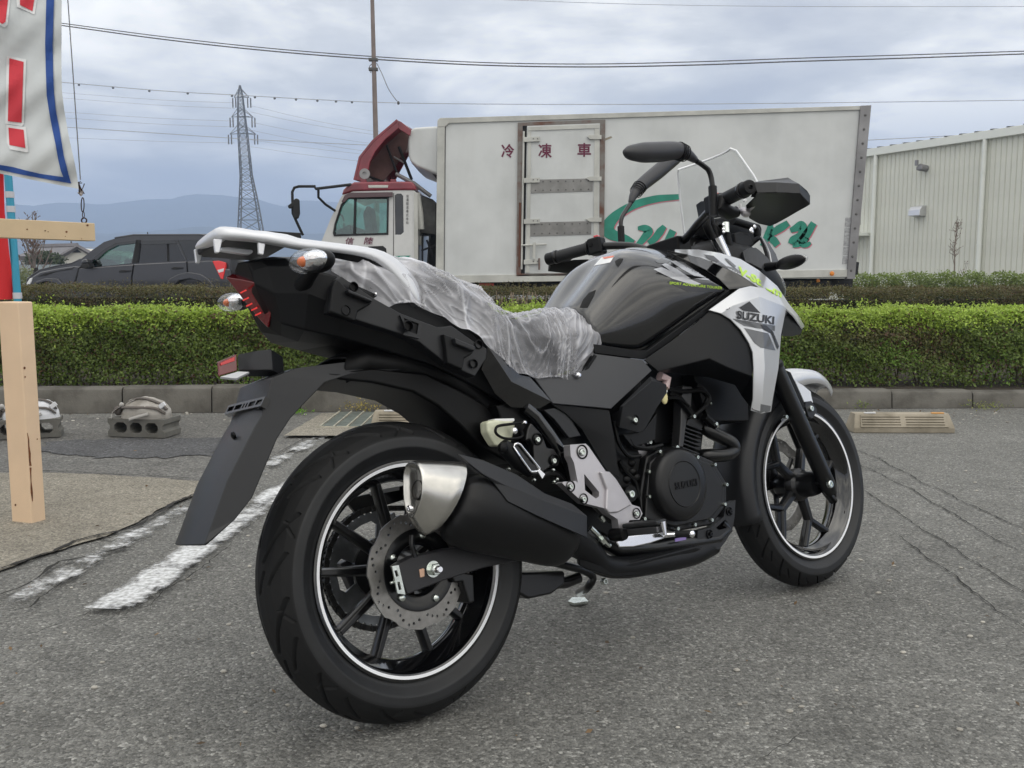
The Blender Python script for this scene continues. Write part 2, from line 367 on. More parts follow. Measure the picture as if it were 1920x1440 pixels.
# ================================================================== SETTING
def nodemat(name):
    m = bpy.data.materials.new(name); m.use_nodes = True; t = m.node_tree
    return m, t, t.nodes['Principled BSDF'], t.nodes.new, t.links.new
def asphalt_mat(name, base, speck=1.0, stain=1.0, warm=(1, 1, 1), seed=0.0, cell=105, contrast=1.0):
    m, t, b, N, Lk = nodemat(name)
    tcn = N('ShaderNodeTexCoord'); mp = N('ShaderNodeMapping'); mp.inputs['Location'].default_value = (seed, seed * .7, 0); Lk(tcn.outputs['Object'], mp.inputs[0])
    v1 = N('ShaderNodeTexVoronoi'); v1.inputs['Scale'].default_value = cell; Lk(mp.outputs[0], v1.inputs['Vector'])
    v2 = N('ShaderNodeTexVoronoi'); v2.inputs['Scale'].default_value = cell * 2.4; Lk(mp.outputs[0], v2.inputs['Vector'])
    sx_ = N('ShaderNodeSeparateColor'); Lk(v1.outputs['Color'], sx_.inputs[0]); sy_ = N('ShaderNodeSeparateColor'); Lk(v2.outputs['Color'], sy_.inputs[0])
    # per-stone brightness: most dull, a few pale
    r1 = N('ShaderNodeValToRGB'); e_ = r1.color_ramp.elements
    e_[0].position = 0; e_[0].color = tuple(c * .55 for c in base) + (1,); e_[1].position = 1; e_[1].color = tuple(min(1, c * (2.6 * speck)) for c in base) + (1,)
    for p_, k_ in ((.35, .82), (.70, 1.05), (.90, 1.45), (.965, 1.9)):
        q = r1.color_ramp.elements.new(p_); q.color = tuple(c * (1 + (k_ - 1) * contrast) * w_ for c, w_ in zip(base, warm)) + (1,)
    Lk(sx_.outputs[0], r1.inputs[0])
    r2 = N('ShaderNodeMapRange'); r2.inputs[3].default_value = 1 - .38 * contrast; r2.inputs[4].default_value = 1 + .38 * contrast; Lk(sy_.outputs[1], r2.inputs[0])
    mu = N('ShaderNodeMix'); mu.data_type = 'RGBA'; mu.blend_type = 'MULTIPLY'; mu.inputs[0].default_value = 1; Lk(r1.outputs[0], mu.inputs[6])
    cb = N('ShaderNodeCombineColor'); [Lk(r2.outputs[0], cb.inputs[i]) for i in range(3)]; Lk(cb.outputs[0], mu.inputs[7])
    n1_ = N('ShaderNodeTexNoise'); n1_.inputs['Scale'].default_value = .55; n1_.inputs['Detail'].default_value = 7; n1_.inputs['Roughness'].default_value = .62; Lk(mp.outputs[0], n1_.inputs['Vector'])
    n3 = N('ShaderNodeTexNoise'); n3.inputs['Scale'].default_value = 7; n3.inputs['Detail'].default_value = 6; Lk(mp.outputs[0], n3.inputs['Vector'])
    m1 = N('ShaderNodeMapRange'); m1.inputs[1].default_value = .3; m1.inputs[2].default_value = .7; m1.inputs[3].default_value = 1 - .22 * stain; m1.inputs[4].default_value = 1 + .16 * stain; Lk(n1_.outputs[0], m1.inputs[0])
    m2 = N('ShaderNodeMapRange'); m2.inputs[1].default_value = .3; m2.inputs[2].default_value = .7; m2.inputs[3].default_value = 1 - .10 * stain; m2.inputs[4].default_value = 1 + .10 * stain; Lk(n3.outputs[0], m2.inputs[0])
    n4 = N('ShaderNodeTexNoise'); n4.inputs['Scale'].default_value = 1.7; n4.inputs['Detail'].default_value = 5; n4.inputs['Distortion'].default_value = .8; Lk(mp.outputs[0], n4.inputs['Vector'])
    m4 = N('ShaderNodeMapRange'); m4.inputs[1].default_value = .60; m4.inputs[2].default_value = .72; m4.inputs[3].default_value = 1; m4.inputs[4].default_value = 1 - .28 * stain; Lk(n4.outputs[0], m4.inputs[0])
    m5 = N('ShaderNodeMath'); m5.operation = 'MULTIPLY'; Lk(m2.outputs[0], m5.inputs[0]); Lk(m4.outputs[0], m5.inputs[1])
    mm = N('ShaderNodeMath'); mm.operation = 'MULTIPLY'; Lk(m1.outputs[0], mm.inputs[0]); Lk(m5.outputs[0], mm.inputs[1])
    cb2 = N('ShaderNodeCombineColor'); [Lk(mm.outputs[0], cb2.inputs[i]) for i in range(3)]
    mu2 = N('ShaderNodeMix'); mu2.data_type = 'RGBA'; mu2.blend_type = 'MULTIPLY'; mu2.inputs[0].default_value = 1; Lk(mu.outputs[2], mu2.inputs[6]); Lk(cb2.outputs[0], mu2.inputs[7])
    Lk(mu2.outputs[2], b.inputs['Base Color']); b.inputs['Roughness'].default_value = .86; b.inputs['Specular IOR Level'].default_value = .35
    bp = N('ShaderNodeBump'); bp.inputs['Strength'].default_value = .9; bp.inputs['Distance'].default_value = .004
    ad = N('ShaderNodeMath'); ad.operation = 'SUBTRACT'; Lk(sx_.outputs[0], ad.inputs[0]); Lk(v1.outputs['Distance'], ad.inputs[1]); Lk(ad.outputs[0], bp.inputs['Height']); Lk(bp.outputs[0], b.inputs['Normal'])
    return m
m_asph = asphalt_mat('weathered_asphalt', (.176, .174, .162), speck=.78, cell=145, contrast=.70)
m_conc = asphalt_mat('worn_concrete_apron', (.285, .262, .215), speck=.5, stain=1.0, seed=3.1, cell=150, contrast=.55)
m_damp = asphalt_mat('dark_patched_asphalt', (.095, .095, .098), speck=.8, seed=9.0, contrast=.6)
m_asph2 = asphalt_mat('smooth_grey_asphalt', (.150, .146, .136), speck=.7, seed=5, contrast=.6)
m_crack = mat('dark_crack_fill', (.018, .017, .015), rough=.95)
g = MB(); xs = [-900, -60, -20, -8, 8, 20, 60, 900]; ys = [-30, -6, 0, 6, 12, 40, 200, 2600]
g.grid([[Vector((x, y, 0)) for x in xs] for y in ys], flip=True)
gme = g.mesh('ground')
if gme.polygons[0].normal.z < 0: gme.flip_normals()
finish(gme, 'ground', m_asph, kind='structure')

def sheet(name, m, pts, z, kind='structure', jit=0.0, n=1, smooth=0):
    """flat ground sheet from world points with an uneven edge"""
    q = []
    for i, p in enumerate(pts):
        a, b_ = Vector(p), Vector(pts[(i + 1) % len(pts)])
        k = max(1, int((b_ - a).length / .04)) if jit else 1
        for j in range(k):
            c = a.lerp(b_, j / k); c = c + Vector((noise.noise(c * 9) * jit + noise.noise(c * 40) * jit * .4, noise.noise(c * 9 + Vector((5, 5, 5))) * jit, 0)); c.z = z; q.append(c)
    me = bpy.data.meshes.new(name); me.from_pydata([tuple(c) for c in q], [], [tuple(range(len(q)))]); me.update()
    if me.polygons[0].normal.z < 0: me.flip_normals()
    return finish(me, name, m, kind=kind, smooth=0)
# left side surfaces: dark strip of patched asphalt, pale concrete apron
sheet('asphalt_strip', m_asph2, [gnd(*q) for q in ((-260, 786), (560, 782), (640, 796), (560, 842), (388, 905), (80, 893), (-260, 890))], .004, jit=.01)
sheet('dark_patch', m_damp, [gnd(*q) for q in ((70, 832), (160, 826), (240, 824), (330, 826), (420, 822), (440, 838), (380, 858), (250, 862), (130, 856), (60, 848))], .008, jit=.10)
sheet('concrete_apron', m_conc, [gnd(*q) for q in ((-260, 888), (80, 889), (200, 893), (330, 901), (386, 905), (382, 924), (292, 962), (200, 1010), (88, 1042), (0, 1075), (-260, 1150))], .008, jit=.02)
def ribbon(name, lines, m, z, kind='structure'):
    b = MB()
    for pts, w in lines:
        p3 = [gnd(*q) for q in pts]; q = []
        for a, c in zip(p3[:-1], p3[1:]):
            k = max(2, int((c - a).length / .025))
            for j in range(k):
                t = a.lerp(c, j / k); d = (c - a).normalized(); n_ = Vector((-d.y, d.x, 0))
                q.append(t + n_ * (noise.noise(t * 5) * .016 + noise.noise(t * 30) * .010))
        L_ = []; 
        for i, t in enumerate(q):
            d = (q[min(i + 1, len(q) - 1)] - q[max(i - 1, 0)]).normalized(); n_ = Vector((-d.y, d.x, 0)); ww = w * (.35 + .9 * abs(noise.noise(t * 23 + Vector((3, 1, 0)))) * 1.6) * min(1, (i + 1) / 6, (len(q) - i) / 6)
            L_.append([Vector((*(t - n_ * ww * .5).xy, z)), Vector((*(t + n_ * ww * .5).xy, z))])
        b.grid(L_)
    me = b.mesh(name); bm = bmesh.new(); bm.from_mesh(me); bmesh.ops.recalc_face_normals(bm, faces=bm.faces); bm.to_mesh(me); bm.free()
    return finish(me, name, m, kind=kind, smooth=0)
Z28 = lambda l: [(1120 + x / 2.4, 1000 + y / 2.4) for x, y in l]
ribbon('pavement_cracks', [
    (P(23, (620, 640), (820, 720), (1000, 820), (1200, 920), (1400, 1010), (1600, 1110), (1800, 1210), (1990, 1290)), 0.0073),
    (P(23, (640, 740), (860, 850), (1000, 920), (1160, 1010), (1300, 1090), (1460, 1180), (1600, 1262), (1700, 1330), (1930, 1440)), 0.0068),
    (P(23, (700, 950), (860, 1050), (980, 1130), (1100, 1220), (1300, 1340), (1440, 1430)), 0.0057),
    (P(23, (700, 1140), (800, 1170), (940, 1178), (1020, 1170)), 0.0052), (P(23, (800, 832), (900, 835), (1010, 832)), 0.0042),
    (P(23, (980, 1300), (1100, 1298), (1180, 1275)), 0.0047), (P(23, (1460, 1180), (1600, 1190), (1810, 1212)), 0.0042),
    (Z28([(1340, 0), (1480, 110), (1620, 200), (1700, 280), (1820, 370), (1990, 470)]), 0.0062), (Z28([(1500, 0), (1650, 100), (1780, 180), (1990, 330)]), 0.0057),
    (Z28([(1460, 108), (1530, 108), (1600, 110)]), 0.0042), (Z28([(1780, 30), (1920, 28)]), 0.0031),
    ([(1420, 1440), (1500, 1380), (1560, 1368)], .004)], m_crack, .0048)
ribbon('pavement_cracks', [
    (P(7, (-60, 1200), (240, 1100), (300, 1080), (420, 1022), (560, 985), (700, 960), (760, 940), (880, 860), (1000, 790), (1110, 745), (1160, 720)), 0.0208),
    (P(7, (-60, 628), (40, 626), (260, 622), (440, 628), (600, 640), (800, 648), (1000, 660), (1150, 672)), 0.0104),
    (P(7, (-60, 1350), (60, 1310), (180, 1250), (270, 1180), (340, 1140), (500, 1105), (700, 1060), (800, 1000)), 0.0166),
    (P(7, (300, 1095), (340, 1140)), 0.0073), (P(7, (600, 1400), (740, 1290), (900, 1180), (1060, 1062), (1190, 1000)), 0.0068), (P(7, (800, 1430), (960, 1290), (1150, 1160), (1330, 1020)), 0.0062),
    (P(7, (560, 985), (540, 1000), (640, 1010), (700, 985)), 0.0156), (P(7, (-40, 1440), (150, 1400), (320, 1290), (560, 1130), (620, 1100)), 0.0094),
    (P(7, (0, 1580), (200, 1540), (480, 1440), (620, 1370)), 0.0042), (P(7, (1480, 560), (1600, 500), (1740, 420), (1850, 370)), 0.0062)], m_crack, .0128)
# worn paint
def paint_mat(name, wear, seed):
    m = bpy.data.materials.new(name); m.use_nodes = True; t = m.node_tree; b = t.nodes['Principled BSDF']; N = t.nodes.new; Lk = t.links.new; o = t.nodes['Material Output']
    tcn = N('ShaderNodeTexCoord'); mp = N('ShaderNodeMapping'); mp.inputs['Location'].default_value = (seed, 0, 0); mp.inputs['Rotation'].default_value = (0, 0, R(8)); mp.inputs['Scale'].default_value = (9, 11, 1); Lk(tcn.outputs['Object'], mp.inputs[0])
    n_ = N('ShaderNodeTexNoise'); n_.inputs['Scale'].default_value = 1.0; n_.inputs['Detail'].default_value = 12; n_.inputs['Roughness'].default_value = .80; n_.inputs['Distortion'].default_value = .15; Lk(mp.outputs[0], n_.inputs['Vector'])
    n2_ = N('ShaderNodeTexNoise'); n2_.inputs['Scale'].default_value = 2.2; n2_.inputs['Detail'].default_value = 3; Lk(tcn.outputs['Object'], n2_.inputs['Vector'])
    ad = N('ShaderNodeMath'); ad.operation = 'ADD'; Lk(n_.outputs[0], ad.inputs[0]); ml = N('ShaderNodeMath'); ml.operation = 'MULTIPLY'; ml.inputs[1].default_value = .55; Lk(n2_.outputs[0], ml.inputs[0]); Lk(ml.outputs[0], ad.inputs[1])
    # edge wear through U attribute
    uv = N('ShaderNodeAttribute'); uv.attribute_name = 'edge'; m3 = N('ShaderNodeMath'); m3.operation = 'MULTIPLY_ADD'; m3.inputs[1].default_value = -.26; Lk(uv.outputs['Fac'], m3.inputs[0]); Lk(ad.outputs[0], m3.inputs[2])
    th = N('ShaderNodeMapRange'); th.inputs[1].default_value = wear; th.inputs[2].default_value = wear + .17; Lk(m3.outputs[0], th.inputs[0])
    tr = N('ShaderNodeBsdfTransparent'); mx = N('ShaderNodeMixShader'); Lk(th.outputs[0], mx.inputs[0]); Lk(tr.outputs[0], mx.inputs[1]); Lk(b.outputs[0], mx.inputs[2]); Lk(mx.outputs[0], o.inputs[0])
    n3_ = N('ShaderNodeTexNoise'); n3_.inputs['Scale'].default_value = 60; n3_.inputs['Detail'].default_value = 4; Lk(tcn.outputs['Object'], n3_.inputs['Vector'])
    rr_ = N('ShaderNodeValToRGB'); rr_.color_ramp.elements[0].position = .3; rr_.color_ramp.elements[0].color = (.30, .30, .29, 1); rr_.color_ramp.elements[1].position = .62; rr_.color_ramp.elements[1].color = (.72, .73, .74, 1); Lk(n3_.outputs[0], rr_.inputs[0]); Lk(rr_.outputs[0], b.inputs['Base Color'])
    b.inputs['Roughness'].default_value = .7
    return m
def stripe(name, p0, p1, w, m, z):
    a, c = gnd(*p0), gnd(*p1); d = (c - a).normalized(); n_ = Vector((-d.y, d.x, 0)); L_ = []; k = 80
    for i in range(k + 1):
        t = a.lerp(c, i / k); L_.append([Vector((*(t + n_ * (w * s_ + noise.noise(t * 14) * .006)).xy, z)) for s_ in (-.5, -.4, -.2, 0, .2, .4, .5)])
    me = MB().grid(L_).mesh(name)
    if me.polygons[0].normal.z < 0: me.flip_normals()
    at_ = me.attributes.new('edge', 'FLOAT', 'POINT')
    for i in range(len(me.vertices)): at_.data[i].value = (0.9, .45, 0, 0, 0, .45, .9)[i % 7]
    return finish(me, name, m, kind='structure', smooth=0)
stripe('painted_line', (205, 1152), (530, 925), .150, paint_mat('worn_white_paint', .635, 0), .0168)
stripe('painted_line', (-60, 1182), (605, 822), .135, paint_mat('flaking_white_paint', .74, 4), .0168)
stripe('painted_line', (700, 800), (530, 925), .140, paint_mat('flaking_white_paint_far', .68, 7), .0168)

# kerb
K0, K1 = gnd(250, 775), gnd(1580, 767)
kd = (K1 - K0); kd.z = 0; kd.normalize(); kn = Vector((-kd.y, kd.x, 0))
KM = Matrix.Translation((K0.x, K0.y, 0)) @ Matrix(((kd.x, kn.x, 0, 0), (kd.y, kn.y, 0, 0), (0, 0, 1, 0), (0, 0, 0, 1)))
m_kerb = mat('old_kerb_concrete', (.150, .142, .125), rough=.9, bump=.6, bscale=90, bdist=.004, col2=(.062, .057, .048), vscale=4.5, lo=.32, hi=.62)
KH = .158
jx = (KM.inverted() @ gnd(727, 772)).x
kerb = MB().box((-9, .165, 0), (11, .19, .10), KM).build('kerb', m_kerb, kind='structure', smooth=0)
def kerbstone(L):
    pr = [(.0, .0), (.012, KH * .80), (.020, KH * .93), (.036, KH - .004), (.055, KH), (.15, KH), (.16, 0)]
    b = MB().prism([Vector((.004, y, z)) for y, z in pr], (L - .008, 0, 0)); return b.mesh('kerb_stone')
kme = kerbstone(.60)
i0 = int((-8 - jx) / .6)
for i in range(30):
    x0 = jx + (i0 + i) * .6
    if x0 > 9.4: break
    cw = KM @ Vector((x0 + .3, .04, 0)); pxc = 960 + F_PX * cw.x / cw.y
    zt_k = at(pxc, np.interp(pxc, [100, 590, 700, 1150, 1600, 1920], [727, 721.5, 722.5, 727, 731, 734]), cw.y).z
    o = finish(kme, 'kerb_stone', m_kerb, kerb, bevel=.004); o.matrix_world = KM @ Matrix.Translation((x0, rnd(-.002, .002), 0)) @ Matrix.Scale(zt_k / KH, 4, (0, 0, 1))
bedm = mat('planting_bed_soil', (.060, .045, .030), rough=.95, bump=1, bscale=30, bdist=.02, col2=(.028, .022, .016), vscale=12)
b = MB(); rows = []
for j in range(30):
    rows.append([KM @ Vector((-9 + 20 * i / 120, .155 + 3.1 * j / 29, .105 + .03 * noise.noise(Vector((i * .3, j * .5, 0))) + (.02 if 0 < j else 0))) for i in range(121)])
b.grid(rows, flip=True); me = b.mesh('planting_bed')
if me.polygons[0].normal.z < 0: me.flip_normals()
finish(me, 'planting_bed', bedm, kind='structure')

# ------------------------------------------------------------------ foliage
def leaf_mat(name, rough=.45):
    m, t, b, N, Lk = nodemat(name)
    a = N('ShaderNodeAttribute'); a.attribute_name = 'leafcol'; Lk(a.outputs['Color'], b.inputs['Base Color'])
    b.inputs['Roughness'].default_value = rough; b.inputs['Specular IOR Level'].default_value = .35
    tl_ = N('ShaderNodeBsdfTranslucent'); Lk(a.outputs['Color'], tl_.inputs[0]); mx = N('ShaderNodeMixShader'); mx.inputs[0].default_value = .32
    Lk(b.outputs[0], mx.inputs[1]); Lk(tl_.outputs[0], mx.inputs[2]); Lk(mx.outputs[0], t.nodes['Material Output'].inputs[0])
    return m
m_leaf = leaf_mat('hedge_leaf')
m_twig = mat('twig_bark', (.085, .060, .040), rough=.9)
rng = np.random.default_rng(5)
def leaves(name, pos, nrm, size, col, parent=None, kind='stuff', aspect=.5, m=None):
    """pos,nrm (n,3) numpy; folded two-quad leaves built in one go"""
    n = len(pos); nrm = nrm / (np.linalg.norm(nrm, axis=1, keepdims=True) + 1e-9)
    d = rng.normal(size=(n, 3)); d -= (d * nrm).sum(1, keepdims=True) * nrm; d /= np.linalg.norm(d, axis=1, keepdims=True) + 1e-9
    s = np.cross(nrm, d); L = size[:, None]; W = L * aspect * .5
    tip = pos + d * L; midp = pos + d * L * .5 - nrm * L * .06
    v = np.stack([pos, midp + s * W + nrm * L * .10, tip, midp - s * W + nrm * L * .10], 1).reshape(-1, 3)
    f = (np.arange(n)[:, None] * 4 + np.array([[0, 1, 2, 3]])).reshape(-1, 4)
    me = bpy.data.meshes.new(name); me.vertices.add(len(v)); me.vertices.foreach_set('co', v.astype(np.float32).ravel())
    me.loops.add(n * 4); me.loops.foreach_set('vertex_index', f.astype(np.int32).ravel())
    me.polygons.add(n); me.polygons.foreach_set('loop_start', (np.arange(n) * 4).astype(np.int32)); me.update(calc_edges=True)
    ca = me.color_attributes.new('leafcol', 'FLOAT_COLOR', 'POINT')
    cc_ = np.repeat(np.concatenate([np.clip(col, 0, 1), np.ones((n, 1))], 1), 4, axis=0); ca.data.foreach_set('color', cc_.astype(np.float32).ravel())
    return finish(me, name, m or m_leaf, parent, smooth=0, kind=kind)
def fnoise(P_, s, seed=0):
    """cheap smooth noise for arrays"""
    a = P_ * s + seed
    return (np.sin(a[:, 0] * 1.7 + 1.3 * np.sin(a[:, 1] * 1.1 + seed)) * np.sin(a[:, 1] * 1.9 + 1.1 * np.sin(a[:, 2] * 1.3)) + np.sin(a[:, 2] * 2.3 + a[:, 0] * .9 + 2.0 * np.sin(a[:, 0] * .37))) * .5
def hedge(name, label, M, x0, x1, y0, y1, z0, z1, n, size, cols, top_new, thin_base=0.0, cat='hedge', twigs=300, tone=None, tufts=1.0, loose=0.0):
    h = thing(name, label, cat, M @ Vector(((x0 + x1) / 2, (y0 + y1) / 2, z0)))
    # positions: front, top and inside
    q = rng.random(n)
    X = rng.uniform(x0, x1, n); Z = z0 + (z1 - z0) * rng.random(n) ** .85; Y = y0 + (y1 - y0) * rng.random(n)
    front = q < .56; Y[front] = y0 + np.abs(rng.normal(0, .05, front.sum()))
    top = q > .68; Z[top] = z1 - np.abs(rng.normal(0, .035, top.sum()))
    pos = np.stack([X, Y, Z], 1)
    bump_ = fnoise(pos, 5.0, 2.0) * .035 + fnoise(pos, 13, 5.0) * .022
    pos[:, 1] -= np.where(front, bump_ + .02, 0); pos[:, 2] += np.where(top, bump_ * .8, 0)
    # shoulder rounding
    sh = np.clip((z1 - pos[:, 2]) / .09, 0, 1); pos[:, 1] += np.where(front, (1 - sh) ** 2 * .05, 0)
    hfrac = (pos[:, 2] - z0) / (z1 - z0)
    keep = rng.random(n) < np.clip(hfrac / max(thin_base, 1e-3) * .85 + .22 + fnoise(pos, 6, 1) * .25, .05, 1) if thin_base else np.ones(n, bool)
    if loose: keep &= rng.random(n) < np.clip(1.05 - loose * .75 * np.clip(fnoise(pos, 2.6, 11.0) + fnoise(pos, 6.3, 4.0) * .6 - .1, 0, 1) * (hfrac < .86), .1, 1)
    clump = fnoise(pos, 9, 3.3); keep &= (rng.random(n) < np.clip(.88 + clump * .5, .35, 1))
    pos = pos[keep]; hfrac = hfrac[keep]; top = top[keep]; front = front[keep]; clump = clump[keep]; m_ = len(pos)
    nr = rng.normal(0, .55, (m_, 3)); nr[:, 2] += np.where(top, .9, .45); nr[:, 1] -= np.where(front, .75, .1)
    t = rng.random(m_); newg = (hfrac + rng.normal(0, .07, m_) + fnoise(pos, 4, 7) * .07) > top_new
    base = np.array(cols[0])[None] * (1 - t[:, None]) + np.array(cols[1])[None] * t[:, None]
    nw = np.array(cols[2])[None] * (1 - t[:, None]) + np.array(cols[3])[None] * t[:, None]
    patch = fnoise(pos, 2.1, 9)[:, None]
    col = np.where(newg[:, None], nw, base) * (1 + .25 * rng.normal(0, 1, (m_, 1)) * .6) * (1 + .18 * patch)
    if loose:
        ol = np.clip(fnoise(pos, 2.2, 6.0) + .55 - 3.2 * np.abs(hfrac - .66), 0, 1)[:, None] * .75 * (~newg)[:, None]; col = col * (1 - ol) + np.array([[.13, .105, .045]]) * ol * (.6 + .8 * rng.random((m_, 1)))
        fresh = (fnoise(pos, 4.6, 13.0) > .55) & (rng.random(m_) < .5); col[fresh & ~newg] = np.array([[.16, .28, .045]]) * (.7 + .5 * rng.random(((fresh & ~newg).sum(), 1)))
    brown = (rng.random(m_) < .07 + .14 * (fnoise(pos, 3, 4) > .4)); col[brown] = np.array((.10, .055, .03))[None] * (.7 + .6 * rng.random((brown.sum(), 1)))
    sz = size * rng.uniform(.6, 1.25, m_)
    # upright shoots poking out of the top
    ns = int((x1 - x0) * 130 * tufts); sx_ = rng.uniform(x0, x1, ns); sy_ = y0 + (y1 - y0) * rng.random(ns); sh_ = rng.uniform(.015, .055, ns) * (1 + fnoise(np.stack([sx_, sy_, sx_ * 0], 1), 4, 2)) 
    P2, N2, C2, S2 = [], [], [], []
    for k in range(6):
        P2.append(np.stack([sx_ + rng.normal(0, .004, ns), sy_ + rng.normal(0, .004, ns), z1 - .012 + sh_ * k / 5], 1)); nn_ = rng.normal(0, .8, (ns, 3)); nn_[:, 2] += .4; N2.append(nn_)
        C2.append(np.array(cols[3])[None] * rng.uniform(.6, 1.15, (ns, 1))); S2.append(size * rng.uniform(.6, 1.0, ns))
    pos = np.concatenate([pos] + P2); nr = np.concatenate([nr] + N2); col = np.concatenate([col] + C2); sz = np.concatenate([sz] + S2)
    Mi = np.array(M.to_3x3()); tr = np.array(M.translation)
    leaves('foliage', pos @ Mi.T + tr, nr @ Mi.T, sz, col, None).parent = h
    C.objects[-1] if False else None
    b = MB()
    for i in range(twigs):
        x = rnd(x0, x1); y = rnd(y0 + .06, y1 - .1); p = Vector((x, y, z0 - .02)); hh = rnd(.5, .95) * (z1 - z0)
        pts = [p]; dx_, dy_ = rnd(-.12, .12), rnd(-.10, .06)
        for k in range(1, 5): pts.append(p + Vector((dx_ * k / 4 + rnd(-.015, .015), dy_ * k / 4 + rnd(-.01, .01), hh * k / 4)))
        b.tube([M @ q_ for q_ in pts], [.006, .005, .004, .003, .002], 4)
        for k in range(2):
            s_ = pts[rnd(1, 3.99).__int__()]; b.tube([M @ s_, M @ (s_ + Vector((rnd(-.1, .1), rnd(-.12, .05), rnd(.05, .16))))], [.003, .0015], 3)
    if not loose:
        cb_ = MB()  # solid dark boxes stand in for the dense shade among the inner twigs
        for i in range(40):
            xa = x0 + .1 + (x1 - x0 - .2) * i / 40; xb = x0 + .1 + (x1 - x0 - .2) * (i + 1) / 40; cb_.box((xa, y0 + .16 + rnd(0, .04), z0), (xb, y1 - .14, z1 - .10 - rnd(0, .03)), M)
        cb_.build('shade_core', mat('painted_inner_shade', (.030, .026, .016), rough=1), None, kind='stuff', smooth=0).parent = h
    tw = b.build('twigs', m_twig, None, kind='stuff', smooth=0); tw.parent = h
    for c in C.objects:
        if c.parent == h: c.matrix_parent_inverse = Matrix.Translation(h.location).inverted()
    return h
z_top = at(960, 583, K0.y + .35).z
hedge('front_hedge', 'lush hedge with bright lime-green top just behind the kerb', KM, -5.0, 9.6, .28, 1.02, .13, z_top, 460000, .027,
      [(.095, .140, .028), (.170, .240, .050), (.25, .36, .05), (.40, .53, .09)], .80, thin_base=.42, twigs=560, loose=1.0)
z2 = at(960, 539, K0.y + 2.3).z
hedge('back_hedge', 'low dark olive-brown clipped hedge between the green hedge and the truck', KM, -6, 10.6, 2.2, 2.8, .13, z2, 300000, .020,
      [(.022, .034, .010), (.045, .060, .016), (.075, .080, .025), (.15, .13, .05)], .80, twigs=150, tufts=.7)
# dry lavender-like stalks between the hedges
b = MB(); ctr_ = at(978, 590, K0.y + 1.55)
for i in range(90):
    x = ctr_.x + random.gauss(0, .11); y = ctr_.y + rnd(-.12, .12); h_ = rnd(.48, .66); l_ = Vector((rnd(-.06, .06), rnd(-.03, .03), 0)); p0 = Vector((x, y, .13)); p1 = Vector((x, y, .13)) + l_ + Vector((0, 0, h_))
    b.tube([p0, p0.lerp(p1, .5) + Vector((rnd(-.01, .01), 0, 0)), p1], [.0016, .0014, .0012], 3); b.tube([p1, p1 + l_ * .1 + Vector((0, 0, .03))], [.0035, .002], 4)
tag(b.build('dry_stalks', mat('dry_stalk', (.28, .22, .16), rough=.9), smooth=0), 'tuft of dry pale flower stalks in front of the dark back hedge', 'dry plant', kind='stuff')
# shrubs in front of the warehouse
def shrub(name, label, c, rx, ry, z1, n, size, cols, group=None, cat='shrub', stems=9, zc=.45):
    h = thing(name, label, cat, c, group=group)
    q = rng.normal(size=(n, 3)); q /= np.linalg.norm(q, axis=1, keepdims=True); rad = rng.random(n) ** .35
    pos = q * rad[:, None] * np.array([[rx, ry, z1 * .36]]); pos[:, 2] += z1 * .66; pos[:, 2] = np.minimum(pos[:, 2], z1 - np.abs(rng.normal(0, .05, n)))
    pos[:, :2] *= (1 + .22 * fnoise(pos, 3.5, c[0]))[:, None]
    k = rng.random(n) < np.clip(.75 + fnoise(pos, 5, c[1]) * .6, .15, 1); pos = pos[k]; t = rng.random((len(pos), 1)); f_ = np.clip(pos[:, 2:] / z1 * 1.6 - .75, 0, 1)
    col = (np.array(cols[0]) * (1 - t) + np.array(cols[1]) * t) * (1 - f_) + np.array(cols[2]) * f_; col = col * rng.uniform(.7, 1.25, (len(pos), 1))
    nr = rng.normal(0, .6, (len(pos), 3)); nr[:, 2] += .6; nr[:, 1] -= .3
    leaves('foliage', pos, nr, size * rng.uniform(.6, 1.3, len(pos)), col, h)
    b = MB()
    for i in range(stems):
        a = rnd(0, 6.28); p0 = Vector((rnd(-.12, .12), rnd(-.08, .08), 0)); p1 = Vector((math.cos(a) * rx * .6, math.sin(a) * ry * .5, z1 * rnd(.55, .8)))
        b.tube([p0, p0.lerp(p1, .5) + Vector((0, 0, z1 * .08)), p1], [.018, .013, .008], 5)
    b.build('stems', m_twig, h, smooth=0, kind='stuff'); return h
names = ['first scraggly shrub right of the truck tail, lowest and sparsest', 'second shrub from the truck, in front of the left downpipe', 'third shrub from the truck, below the wall vent', 'shrub at the foot of the bare sapling', 'shrub just left of the right downpipe', 'shrub just right of the right downpipe', 'rightmost shrub in front of the pale green wall']
for i, (px, lb) in enumerate(zip((1612, 1655, 1708, 1765, 1820, 1878, 1932), names)):
    p = gnd(px, 523 + 1796 * .919 / 17.5)
    s_ = shrub('clipped_shrub', lb, (p.x, p.y, 0), .42, .40, at(px, 508 if i > 1 else 511, p.y).z, 5200, .050, [(.055, .065, .026), (.095, .105, .035), (.22, .30, .07)], group='clipped shrubs along the warehouse')
p = gnd(42, 523 + 1796 * .919 / 17)
shrub('loose_shrub', 'loose pale green shrub beside the nose of the dark car', (p.x, p.y, 0), .42, .4, at(42, 500, p.y).z, 3800, .05, [(.10, .12, .05), (.15, .17, .08), (.22, .25, .12)], group=None)
